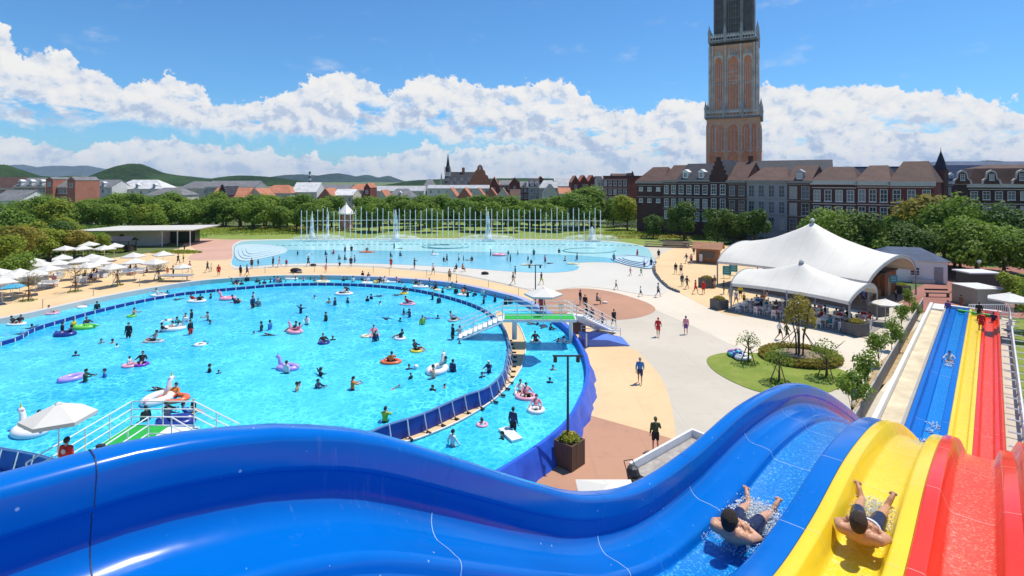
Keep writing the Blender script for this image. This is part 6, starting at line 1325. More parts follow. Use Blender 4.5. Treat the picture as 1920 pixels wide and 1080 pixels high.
# ---------------------------------------------------------------- landmarks used to tell the people apart
LM = dict(P=[(427, 558, 'the pink bird float'), (325, 616, 'the white float with riders'), (158, 613, 'the green float'), (122, 625, 'the dark round float'), (553, 622, 'the pink swan float'), (135, 708, 'the lilac float'), (540, 690, 'the lilac swan float'), (820, 693, 'the unicorn float'), (300, 745, 'the near unicorn float'), (330, 792, 'the whale float'), (865, 633, 'the bridge stairs'), (733, 678, 'the orange ring'), (781, 657, 'the rainbow ring'), (369, 562, 'the white raft'), (645, 550, 'the far white raft'), (758, 549, 'the yellow ring'), (701, 628, 'the pink ring'), (265, 684, 'the purple ring'), (720, 800, 'the near pool wall'), (930, 700, 'the curved pool wall'), (840, 600, 'the foamy patch')],
 R=[(182, 560, 'the second bare tree'), (31, 608, 'the white double ring'), (300, 552, 'the upper left white raft'), (450, 520, 'the lagoon left end'), (547, 522, 'the white float by the stroller'), (605, 528, 'the cream float'), (687, 530, 'the round white float'), (733, 529, 'the long white float'), (788, 536, 'the white lounger float'), (845, 541, 'the pale ring'), (876, 555, 'the white swim ring'), (920, 575, 'the bridge rail'), (1010, 608, 'the shade under the bridge'), (1047, 640, 'the tarpaulin corner'), (985, 740, 'the near twin ring'), (1005, 767, 'the white ring'), (965, 815, 'the white surf mat'), (1067, 720, 'the near lamp post'), (849, 826, 'the walkway end'), (30, 885, 'the near left wall')],
 D=[(325, 528, 'the lifeguard platform'), (389, 510, 'the pink path'), (451, 515, 'the lagoon left corner'), (554, 508, 'the black stroller pile'), (733, 501, 'the tan strip centre'), (812, 513, 'the pool fence middle'), (909, 514, 'the dark bag pile'), (1004, 545, 'the far lamp post'), (1115, 590, 'the bridge stairs foot'), (1170, 570, 'the brown oval paving'), (1215, 495, 'the right lagoon steps'), (1329, 520, 'the left charcoal planter'), (1353, 570, 'the small tent corner planter'), (1500, 660, 'the oval hedge bed'), (1260, 500, 'the curved dark kerb'), (1328, 480, 'the wooden kiosk'), (1300, 700, 'the oval lawn'), (1758, 570, 'the conveyor top'), (1230, 812, 'the terracotta edge'), (173, 520, 'the front parasols')],
 L=[(490, 468, 'the left lagoon steps'), (585, 430, 'the leftmost poles'), (688, 470, 'the orange mat'), (742, 450, 'the left tall jet'), (835, 464, 'the looping floor mark'), (915, 450, 'the middle tall jet'), (936, 477, 'the pink lagoon ring'), (1004, 497, 'the far lamp post'), (1074, 494, 'the pale beach float'), (1105, 471, 'the right floor mark'), (1190, 490, 'the right lagoon steps'), (649, 400, 'the white kiosk')])
USED = {}
PW = dict(stand='standing', walk='walking', arms='with arms spread', hips='with hands on hips', reach='reaching forward', phone='holding something up', sit='seated', float='floating', swim='swimming')
def describe(x, y, zone, what):
    ms = sorted(LM[zone], key=lambda m: math.hypot(m[0]-x, (m[1]-y)*1.6)); cands = []
    for m in ms[:5]:
        dx, dy = x-m[0], (y-m[1])*1.6
        if math.hypot(dx, dy) < 7: rel = 'right at'
        elif abs(dx) > abs(dy)*2: rel = 'left of' if dx < 0 else 'right of'
        elif abs(dy) > abs(dx)*2: rel = 'beyond' if dy < 0 else 'in front of'
        else: rel = ('behind ' if dy < 0 else 'in front ')+('left of' if dx < 0 else 'right of')
        d = math.hypot(dx, dy); near = '' if d < 40 else 'some way '
        cc0 = '%s %s%s %s' % (what, near, rel, m[2]); cands.append(cc0 if len(cc0.split()) <= 16 else cc0.replace('some way ', ''))
    for c in cands:
        if c not in USED: USED[c] = 1; return c
    c = cands[0]+' near %s' % ms[1][2].replace('the ', 'a ', 0); USED[c] = 1; return c
ZONE = dict(P=ZI, R=ZW, D=0.0, L=.05); DEP = dict(w=.88, c=1.15, n=1.34, k=.45, o=0.0)
def P(x, y, zone, ps, shirt, shorts, dep='w', sc=1.0, yaw=None, child=False, hat=None, sleeve=True):
    if child: sc = .72
    p = G(x, y, ZONE[zone]); yaw = rp.uniform(-2.8, 2.8) if yaw is None else yaw
    sink = 0 if zone == 'D' else (DEP['w' if zone in 'PR' else 'k'] if dep is None else DEP.get(dep, 0))
    if ps in ('swim', 'float'): sink = -.02 if ps == 'swim' else (-.12 if dep == 'f' else .02)
    if ps in ('stand', 'arms', 'hips', 'reach', 'phone', 'walk') and zone in 'PR' and dep == 'o': sink = .45
    if child and zone in 'PR' and ps not in ('swim', 'float'): sink *= 1.0
    dw = {'w': ', waist deep,', 'c': ', chest deep,', 'n': ', only head and shoulders showing,', 'k': ', ankle deep,', 'o': ''}.get(dep, '') if zone != 'D' and ps not in ('swim', 'float') else ''
    if dep == 'n' and zone != 'D' and ps not in ('swim', 'float'): dw = ', shoulder deep,'
    what = '%s in %s%s %s%s' % ('child' if child else 'person', ('%s shorts' % shorts) if shirt is None else shirt, (' and %s hat' % hat) if hat else '', PW[ps], dw)
    return person(p, ps, yaw, shirt, shorts, describe(x, y, zone, what), sc, sink, sleeve, hat, {'P': 'bathers in the round pool', 'R': 'bathers in the lazy river', 'D': 'people on the deck and plaza', 'L': 'people in the lagoon'}[zone])
for a in [ # x, y, zone, pose, shirt, shorts, depth
 (241, 634, 'P', 'stand', 'black', 'black', 'k'), (251, 593, 'P', 'reach', None, 'navy', 'w'), (117, 622, 'P', 'stand', 'black', 'black', 'w'), (128, 628, 'P', 'float', 'navy', 'black', 'f'), (138, 615, 'P', 'stand', 'yellow', 'navy', 'w'), (165, 612, 'P', 'float', 'black', 'black', 'f'),
 (190, 644, 'P', 'stand', 'grey', 'black', 'n'), (211, 644, 'P', 'stand', None, 'black', 'n'), (142, 668, 'P', 'stand', 'navy', 'black', 'n'), (288, 639, 'P', 'float', 'grey', 'black', 'f'), (357, 628, 'P', 'stand', 'black', 'red', 'k'), (359, 597, 'P', 'stand', 'black', 'navy', 'w'), (348, 604, 'P', 'stand', 'white', 'pink', 'w'),
 (390, 601, 'P', 'reach', None, 'black', 'w'), (394, 608, 'P', 'stand', 'navy', 'navy', 'n'), (375, 646, 'P', 'swim', 'black', 'navy', 'w'), (335, 562, 'P', 'swim', 'navy', 'black', 'w'), (362, 564, 'P', 'float', 'red', 'black', 'f'), (375, 565, 'P', 'float', 'black', 'black', 'f'), (395, 560, 'P', 'stand', 'navy', 'black', 'c'), (440, 567, 'P', 'float', 'navy', 'navy', 'f'), (447, 569, 'P', 'reach', 'black', 'navy', 'c'),
 (474, 579, 'P', 'stand', 'navy', 'black', 'k'), (484, 575, 'P', 'stand', 'grey', 'black', 'w'), (475, 562, 'P', 'stand', 'white', 'black', 'w'), (243, 684, 'P', 'stand', 'white', 'pink', 'w', 1, None, True), (265, 682, 'P', 'float', 'black', 'navy', 'f'), (160, 716, 'P', 'reach', 'darkgreen', 'black', 'w', 1, 1.9), (393, 698, 'P', 'stand', 'black', 'black', 'c'), (410, 701, 'P', 'stand', 'navy', 'black', 'n', 1, None, True),
 (318, 620, 'P', 'float', 'beige', 'navy', 'f'), (333, 619, 'P', 'float', 'white', 'red', 'f'), (309, 622, 'P', 'float', 'black', 'black', 'f'), (325, 746, 'P', 'float', 'orange', 'red', 'f'), (363, 768, 'P', 'stand', 'black', 'black', 'w', 1, None, True, 'beige'), (273, 790, 'P', 'stand', 'black', 'navy', 'w'), (320, 790, 'P', 'float', 'navy', 'navy', 'f'), (312, 770, 'P', 'reach', 'black', 'black', 'c'), (352, 780, 'P', 'float', 'blue', 'black', 'f'), (76, 795, 'P', 'float', 'red', 'black', 'f'),
 (590, 560, 'P', 'stand', 'white', 'navy', 'n'), (617, 569, 'P', 'reach', None, 'black', 'c'), (628, 573, 'P', 'stand', 'navy', 'black', 'w'), (652, 568, 'P', 'stand', 'olive', 'black', 'c'), (689, 565, 'P', 'stand', 'black', 'black', 'c'), (696, 561, 'P', 'stand', 'navy', 'black', 'c'), (709, 556, 'P', 'swim', 'navy', 'black', 'w'), (712, 571, 'P', 'reach', 'white', 'black', 'n'), (643, 551, 'P', 'float', 'white', 'black', 'f'), (650, 549, 'P', 'float', 'black', 'black', 'f'),
 (564, 587, 'P', 'arms', 'navy', 'black', 'w'), (575, 609, 'P', 'reach', 'white', 'black', 'w'), (611, 602, 'P', 'stand', 'olive', 'black', 'w'), (490, 621, 'P', 'hips', 'black', 'navy', 'w'), (476, 627, 'P', 'stand', 'grey', 'black', 'n', 1, None, True), (504, 629, 'P', 'swim', 'black', 'navy', 'w'), (607, 642, 'P', 'float', 'black', 'black', 'w'), (624, 638, 'P', 'stand', 'black', 'black', 'n'),
 (701, 629, 'P', 'float', 'pink', 'black', 'f'), (750, 635, 'P', 'float', 'black', 'white', 'f'), (724, 598, 'P', 'swim', 'navy', 'navy', 'w'), (750, 603, 'P', 'reach', 'black', 'black', 'n'), (757, 590, 'P', 'stand', 'black', 'navy', 'w', 1, None, True), (768, 595, 'P', 'reach', 'navy', 'black', 'w'), (764, 569, 'P', 'float', 'red', 'navy', 'f'), (792, 609, 'P', 'stand', 'lime', 'black', 'w'), (803, 598, 'P', 'swim', 'blue', 'black', 'w'), (821, 598, 'P', 'stand', 'navy', 'black', 'n'), (849, 600, 'P', 'float', 'grey', 'black', 'f'),
 (745, 554, 'P', 'swim', 'black', 'black', 'w'), (758, 550, 'P', 'float', 'black', 'navy', 'f'), (811, 562, 'P', 'stand', 'navy', 'black', 'w'), (823, 569, 'P', 'stand', 'navy', 'black', 'w'), (781, 657, 'P', 'float', 'black', 'black', 'f'), (849, 637, 'P', 'stand', 'black', 'black', 'k'), (862, 629, 'P', 'reach', 'grey', 'navy', 'w'), (537, 700, 'P', 'stand', 'white', 'black', 'w'), (601, 705, 'P', 'arms', 'black', 'black', 'c'), (733, 679, 'P', 'float', 'orange', 'black', 'f'),
 (767, 693, 'P', 'stand', 'navy', 'black', 'n'), (770, 711, 'P', 'stand', 'black', 'black', 'c', 1, None, True), (812, 732, 'P', 'reach', 'black', 'black', 'n'), (812, 710, 'P', 'stand', None, 'navy', 'w', 1.08), (849, 697, 'P', 'stand', 'navy', 'black', 'w'), (904, 708, 'P', 'stand', 'navy', 'black', 'n'), (917, 699, 'P', 'reach', 'navy', 'black', 'w', 1, None, False, 'white'), (722, 792, 'P', 'reach', 'lime', 'black', 'w', 1, 2.9), (830, 690, 'P', 'float', 'teal', 'pink', 'f'), (550, 620, 'P', 'float', 'navy', 'black', 'f'), (558, 622, 'P', 'float', 'pink', 'black', 'f'),
 (182, 580, 'R', 'stand', 'black', 'black', 'w'), (60, 619, 'R', 'arms', 'navy', 'black', 'c'), (27, 608, 'R', 'float', 'black', 'black', 'f'), (36, 607, 'R', 'float', 'black', 'black', 'f'), (96, 587, 'R', 'float', 'pink', 'black', 'f'), (103, 583, 'R', 'swim', 'black', 'black', 'w'), (154, 575, 'R', 'swim', 'navy', 'black', 'w'), (287, 547, 'R', 'swim', 'black', 'navy', 'w'), (297, 553, 'R', 'float', 'white', 'black', 'f'), (314, 550, 'R', 'stand', 'black', 'black', 'n'), (40, 627, 'R', 'swim', 'navy', 'black', 'w'), (30, 887, 'R', 'stand', 'grey', 'black', 'c'), (244, 572, 'R', 'stand', 'grey', 'black', 'n', 1, None, True),
 (430, 527, 'R', 'stand', 'black', 'navy', 'c'), (446, 534, 'R', 'stand', 'white', 'black', 'n'), (453, 534, 'R', 'stand', 'navy', 'black', 'c'), (463, 528, 'R', 'stand', 'black', 'black', 'w'), (487, 533, 'R', 'stand', 'black', 'navy', 'c'), (496, 532, 'R', 'reach', 'navy', 'black', 'c'), (507, 530, 'R', 'stand', 'black', 'black', 'c'), (526, 530, 'R', 'stand', 'navy', 'navy', 'c'), (547, 521, 'R', 'float', 'beige', 'black', 'f'), (605, 527, 'R', 'float', 'brown', 'black', 'f'), (625, 523, 'R', 'swim', 'black', 'black', 'w'), (644, 527, 'R', 'stand', 'black', 'navy', 'c'), (650, 525, 'R', 'stand', 'navy', 'black', 'n'),
 (680, 526, 'R', 'stand', 'black', 'black', 'c'), (691, 522, 'R', 'stand', 'navy', 'black', 'w'), (688, 529, 'R', 'float', 'white', 'black', 'f'), (680, 519, 'R', 'stand', 'black', 'brown', 'w'), (705, 526, 'R', 'stand', 'white', 'black', 'c'), (712, 529, 'R', 'stand', 'black', 'black', 'n'), (722, 528, 'R', 'swim', 'navy', 'black', 'w'), (765, 526, 'R', 'swim', 'grey', 'black', 'w'), (775, 532, 'R', 'stand', 'white', 'black', 'c'), (786, 537, 'R', 'float', 'beige', 'navy', 'f'), (796, 539, 'R', 'reach', 'black', 'black', 'n'), (805, 533, 'R', 'stand', 'black', 'blue', 'w'), (820, 543, 'R', 'stand', 'white', 'black', 'n'), (830, 549, 'R', 'stand', 'navy', 'black', 'c'), (845, 541, 'R', 'float', 'teal', 'white', 'f'), (855, 551, 'R', 'stand', 'black', 'black', 'w'), (856, 539, 'R', 'stand', 'white', 'black', 'w'), (877, 557, 'R', 'arms', 'black', 'navy', 'w'), (869, 552, 'R', 'float', 'orange', 'black', 'f'), (891, 554, 'R', 'stand', 'navy', 'black', 'c'), (905, 554, 'R', 'stand', 'white', 'black', 'w', 1, None, False, 'white'), (907, 570, 'R', 'arms', 'black', 'brown', 'w'), (928, 566, 'R', 'stand', 'navy', 'black', 'w'), (948, 571, 'R', 'stand', 'black', 'black', 'w'), (957, 570, 'R', 'stand', 'navy', 'navy', 'w'),
 (1004, 640, 'R', 'float', 'black', 'black', 'f'), (1047, 641, 'R', 'reach', 'brown', 'black', 'n'), (1056, 643, 'R', 'reach', 'white', 'white', 'c', 1.05, 1.2), (998, 608, 'R', 'swim', 'black', 'black', 'w'), (1017, 616, 'R', 'stand', 'grey', 'black', 'n'), (1032, 618, 'R', 'reach', 'black', 'black', 'c'), (1008, 609, 'R', 'stand', 'navy', 'black', 'c'), (1037, 694, 'R', 'stand', None, 'black', 'n'), (1031, 718, 'R', 'stand', 'navy', 'black', 'n'), (976, 738, 'R', 'float', 'white', 'black', 'f'), (988, 744, 'R', 'float', 'pink', 'black', 'f'), (1005, 768, 'R', 'float', 'pink', 'white', 'f'), (962, 808, 'R', 'stand', 'navy', 'black', 'k', 1.0, 2.6), (904, 796, 'R', 'reach', 'white', 'black', 'n'), (849, 836, 'R', 'walk', 'white', 'beige', 'w', 1, 2.2), (942, 822, 'R', 'stand', 'black', 'black', 'n'),
 (451, 519, 'D', 'stand', 'black', 'black', 'o'), (463, 518, 'D', 'walk', 'black', 'navy', 'o'), (472, 504, 'D', 'stand', 'brown', 'black', 'o'), (484, 500, 'D', 'stand', 'navy', 'black', 'o', 1, None, True), (512, 501, 'D', 'stand', 'black', 'black', 'o'), (524, 501, 'D', 'walk', 'pink', 'white', 'o'), (537, 500, 'D', 'stand', 'red', 'black', 'o', 1, None, True), (578, 500, 'D', 'walk', 'black', 'black', 'o'), (611, 511, 'D', 'walk', 'pink', 'pink', 'o', 1, None, True), (733, 503, 'D', 'phone', 'red', 'red', 'o'), (777, 504, 'D', 'reach', 'olive', 'black', 'o'), (812, 515, 'D', 'walk', 'white', 'olive', 'o'), (843, 527, 'D', 'stand', 'beige', 'olive', 'o'), (856, 510, 'D', 'sit', 'black', 'brown', 'o'), (867, 510, 'D', 'sit', 'orange', 'black', 'o'), (612, 500, 'D', 'stand', 'black', 'black', 'o'), (637, 501, 'D', 'sit', 'black', 'black', 'o', 1, None, True), (658, 501, 'D', 'stand', 'black', 'navy', 'o'),
 (962, 534, 'D', 'walk', 'black', 'beige', 'o'), (966, 521, 'D', 'stand', 'black', 'black', 'o'), (1015, 534, 'D', 'walk', 'black', 'lime', 'o'), (1088, 572, 'D', 'stand', 'black', 'grey', 'o'), (1119, 571, 'D', 'sit', 'grey', 'olive', 'o'), (1097, 582, 'D', 'stand', 'black', 'black', 'o'), (1100, 606, 'D', 'walk', 'black', 'white', 'o'), (1109, 608, 'D', 'stand', 'navy', 'olive', 'o'), (1129, 620, 'D', 'walk', 'grey', 'black', 'o'), (1151, 614, 'D', 'walk', 'black', 'black', 'o', 1.02, .3), (1234, 632, 'D', 'walk', 'red', 'red', 'o', 1.02, 2.8, False, 'red'), (1286, 627, 'D', 'stand', 'pink', 'purple', 'o', .98, 3.0),
 (1201, 556, 'D', 'walk', 'white', 'black', 'o', 1, 1.2, True), (1234, 557, 'D', 'walk', 'grey', 'black', 'o', 1, 1.2), (1155, 543, 'D', 'walk', 'beige', 'navy', 'o', 1, 1.2, True), (1182, 517, 'D', 'walk', 'pink', 'beige', 'o', 1, 1.8, True), (1202, 517, 'D', 'walk', 'green', 'green', 'o', 1, 1.5, True), (1208, 504, 'D', 'stand', 'purple', 'purple', 'o', 1, None, True), (1267, 514, 'D', 'walk', 'black', 'grey', 'o', 1, 3), (1277, 515, 'D', 'walk', 'beige', 'black', 'o', 1, 3), (1287, 494, 'D', 'walk', 'black', 'white', 'o'), (1296, 495, 'D', 'stand', 'pink', 'black', 'o'), (1279, 537, 'D', 'stand', 'navy', 'grey', 'o'), (1288, 542, 'D', 'walk', 'black', 'black', 'o'), (1304, 551, 'D', 'walk', 'red', 'red', 'o', 1, .8), (1319, 552, 'D', 'stand', 'red', 'red', 'o', 1, -.8), (1301, 478, 'D', 'stand', 'black', 'black', 'o'), (1235, 485, 'D', 'stand', 'black', 'black', 'o'), (1340, 541, 'D', 'stand', 'brown', 'beige', 'o'), (1357, 552, 'D', 'stand', 'black', 'brown', 'o'),
 (1200, 720, 'D', 'walk', 'blue', 'navy', 'o', 1.06, 2.9, False, 'grey'), (1229, 846, 'D', 'phone', 'olive', 'black', 'o', 1.03, 3.1, False, 'olive'), (1462, 637, 'D', 'walk', 'white', 'black', 'o', 1, 1.3), (1475, 640, 'D', 'walk', 'olive', 'olive', 'o', 1, 1.3), (325, 521, 'D', 'reach', 'black', 'black', 'o', 1.05), (389, 511, 'D', 'walk', 'black', 'black', 'o'), (396, 509, 'D', 'stand', 'white', 'grey', 'o', 1, None, True), (410, 518, 'D', 'stand', 'red', 'red', 'o'), (334, 496, 'D', 'walk', 'black', 'black', 'o'), (344, 492, 'D', 'stand', 'yellow', 'black', 'o'), (346, 443+30, 'D', 'stand', 'black', 'black', 'o'), (356, 510, 'D', 'walk', 'pink', 'beige', 'o'), (314, 516, 'D', 'stand', 'orange', 'orange', 'o', 1, None, True),
 (160, 524, 'D', 'sit', 'black', 'black', 'o'), (171, 528, 'D', 'sit', 'navy', 'black', 'o'), (182, 520, 'D', 'sit', 'purple', 'black', 'o'), (176, 514, 'D', 'sit', 'black', 'brown', 'o'), (195, 516, 'D', 'stand', 'navy', 'black', 'o'), (100, 531, 'D', 'sit', 'pink', 'pink', 'o'), (245, 508, 'D', 'sit', 'black', 'black', 'o'), (255, 511, 'D', 'sit', 'grey', 'black', 'o'), (276, 517, 'D', 'sit', 'brown', 'black', 'o'), (96, 514, 'D', 'stand', 'purple', 'black', 'o'), (1777, 594, 'D', 'stand', 'purple', 'black', 'o'), (1802, 582, 'D', 'stand', 'brown', 'brown', 'o'), (1680, 573, 'D', 'stand', 'black', 'black', 'o'), (1652, 548, 'D', 'stand', 'blue', 'blue', 'o'), (1388, 560, 'D', 'stand', 'yellow', 'black', 'o'), (1395, 570, 'D', 'stand', 'yellow', 'black', 'o', 1, None, True), (1370, 566, 'D', 'stand', 'grey', 'beige', 'o', 1.05), (1380, 572, 'D', 'walk', 'white', 'beige', 'o'), (1438, 556, 'D', 'stand', 'navy', 'black', 'o')
 ]: P(*a)
for a in [(647, 473, 'L', 'stand', 'navy', 'black', 'k'), (659, 472, 'L', 'walk', 'black', 'black', 'k'), (626, 476, 'L', 'sit', 'red', 'navy', 'k'), (688, 471, 'L', 'float', 'black', 'black', 'f'), (739, 467, 'L', 'stand', 'navy', 'black', 'k'), (750, 466, 'L', 'swim', 'black', 'black', 'k'), (732, 481, 'L', 'sit', 'black', 'black', 'k'), (750, 480, 'L', 'sit', 'navy', 'black', 'k'), (812, 477, 'L', 'sit', 'white', 'purple', 'k'), (832, 491, 'L', 'stand', 'black', 'navy', 'k', 1, None, True), (838, 490, 'L', 'walk', 'black', 'black', 'k'), (860, 489, 'L', 'stand', 'white', 'black', 'k'), (869, 489, 'L', 'stand', 'navy', 'black', 'k', 1, None, True), (885, 489, 'L', 'sit', 'black', 'black', 'k'), (878, 488, 'L', 'swim', 'grey', 'black', 'k'), (665, 492, 'L', 'stand', 'grey', 'black', 'k'), (635, 486, 'L', 'sit', 'teal', 'black', 'k'), (646, 487, 'L', 'sit', 'black', 'black', 'k'), (579, 477, 'L', 'swim', 'white', 'black', 'k'),
 (920, 480, 'L', 'stand', 'grey', 'black', 'k'), (957, 491, 'L', 'stand', 'black', 'black', 'k'), (951, 489, 'L', 'stand', 'pink', 'black', 'k', 1, None, True), (953, 478, 'L', 'stand', 'grey', 'navy', 'k', 1, None, True), (990, 489, 'L', 'stand', 'navy', 'navy', 'k', 1, None, True), (996, 496, 'L', 'stand', 'black', 'black', 'k', 1, None, True), (1001, 479, 'L', 'stand', 'teal', 'navy', 'k'), (1022, 492, 'L', 'stand', 'pink', 'navy', 'k'), (1060, 489, 'L', 'sit', 'white', 'black', 'k'), (1082, 488, 'L', 'walk', 'navy', 'navy', 'k'), (1151, 488, 'L', 'stand', 'grey', 'blue', 'k'), (1195, 480, 'L', 'stand', 'red', 'red', 'k'), (1221, 498, 'L', 'stand', 'black', 'purple', 'k'), (610, 478, 'L', 'sit', 'navy', 'black', 'k'), (971, 478, 'L', 'stand', 'white', 'navy', 'k', 1, None, True), (1048, 474, 'L', 'sit', 'black', 'black', 'k'), (558, 479, 'L', 'stand', 'black', 'black', 'k', 1, None, True), (1031, 494, 'L', 'swim', 'black', 'black', 'k')]: P(*a)
used_spots = random.Random(23); INCROWD[0] = True
for i in range(30):
    x = used_spots.uniform(425, 925); y = 522+ (x-640)**2/(5200 if x < 640 else 2400)+used_spots.uniform(2, 9); P(x, y, 'R', ['stand', 'reach', 'float', 'hips'][i % 4], ['black', 'navy', 'white', 'grey', 'pink', 'blue', 'teal'][i % 7], 'black', 'f' if i % 4 == 2 else ['c', 'w', 'n'][i % 3], 1, None, i % 5 == 0)
INCROWD[0] = False
for i in range(14):
    x = used_spots.uniform(180, 880); y = used_spots.uniform(590, 735); P(x, y, 'P', ['stand', 'reach', 'swim', 'stand'][i % 4], [None, 'navy', 'black', 'white', 'blue', 'orange', 'teal'][i % 7], ['black', 'navy', 'red', 'blue'][i % 4], ['n', 'c', 'w'][i % 3], 1, None, i % 3 == 0)
# diners at the tables: with the far bathers above the smallest figures, gathered as one crowd
INCROWD[0] = True
cl_ = ['black', 'navy', 'white', 'pink', 'blue', 'red', 'grey', 'beige', 'orange', 'brown', 'teal', 'yellow']
for i, (q, a, lab) in enumerate(SEATS):
    if rp.random() < .72: c = cl_[rp.randrange(12)]; person((q.x, q.y, -.06), 'sit', a, c, ['black', 'navy', 'brown', 'beige'][i % 4], 'diner in %s, %s' % (c, lab.replace('at the ', '')), .98, 0, i % 2 == 0, None, 'diners under the small tent')
for i in range(26):
    u, v = rp.uniform(1.5, 17), rp.uniform(2.5, 7.4); q = BO+BU*u+BV*v; c = cl_[rp.randrange(12)]
    st_ = ['left', 'middle', 'right'][0 if u < 6 else 1 if u < 11.5 else 2]; lab = 'person in %s with %s shorts in the large tent before the %s stall' % (c, ['black', 'navy', 'brown', 'beige'][i % 4], st_)
    if lab in USED: lab = lab.replace('before', 'further from')
    USED[lab] = 1; person((q.x, q.y, 0), ['stand', 'walk', 'phone'][i % 3], rp.uniform(0, 6), c, ['black', 'navy', 'brown', 'beige'][i % 4], lab, 1, 0, i % 2 == 0, None, 'visitors in the large tent')
INCROWD[0] = False
bpy.context.view_layer.update()
for o_ in CROWD:
    mw = o_.matrix_world.copy(); o_.parent = None; o_.matrix_world = mw
    for k_ in ('label', 'category', 'group'):
        if k_ in o_: del o_[k_]
CROWD[0].data = CROWD[0].data.copy()
with bpy.context.temp_override(active_object=CROWD[0], object=CROWD[0], selected_objects=CROWD, selected_editable_objects=CROWD): bpy.ops.object.join()
CROWD[0].name = 'crowd'; CROWD[0]['kind'] = 'stuff'
# lifeguards
person((O.x-.0+.2, 43, 3.04), 'stand', 2.6, 'red', 'red', 'lifeguard in red shirt and shorts on the far green bridge under the white parasol', 1.03)
lg = person((-15.95, 19.1, 3.02), 'stand', math.pi-.1, 'red', 'red', 'lifeguard in red shirt with white cross on the back by the near ramp', 1.04)
mb = MB(); mb.torus((0, .128, 1.28), .055, .009, 16, 5, M=None) if False else None
cr = MB(); M_ = Matrix.Translation((0, .128, 1.27)) @ Matrix.Rotation(math.pi/2, 4, 'X'); cr.torus((0, 0, 0), .075, .010, 18, 5, M=M_); cr.box((0, .130, 1.27), (.035, .015, .12)); cr.box((0, .1305, 1.27), (.12, .015, .035)); cr.build('back_emblem', CLO['white'], lg)
t = thing('rescue_pole', 'long dark pole with a small square box held beside the near lifeguard', 'pole', (-15.5, 19.2, 3.0)); MB().tube([(-.7, -.1, .75), (.45, .15, 1.25)], .02, 6).build('shaft', M_dark, t); MB().box((.55, .18, 1.3), (.26, .14, .2)).build('box', M_dark, t)
# people on the slide run-out
def on_runout(s, a, ps, yaw, c1, c2, lab, sc=1.0, hat=None, sink=0):
    p = SP(s, a, rimz(s)-(.69 if a < -1.8 else .62)); return person(p, ps, yaw, c1, c2, lab, sc, sink, True, hat)
on_runout(52.3, -2.4, 'float', -.7, 'white', 'black', 'rider in white shirt with arm raised sliding along the blue run-out lane', 1.05)
on_runout(64, -.75, 'stand', -.7, 'red', 'red', 'attendant in red shirt and trousers standing on the yellow run-out lane', 1.05)
on_runout(69.5, -.95, 'stand', 2.4, 'black', 'black', 'person in dark top standing at the head of the yellow lane'); on_runout(69.0, .1, 'sit', 2.4, 'navy', 'navy', 'person in navy sitting at the head of the red lane', 1, None, .3)
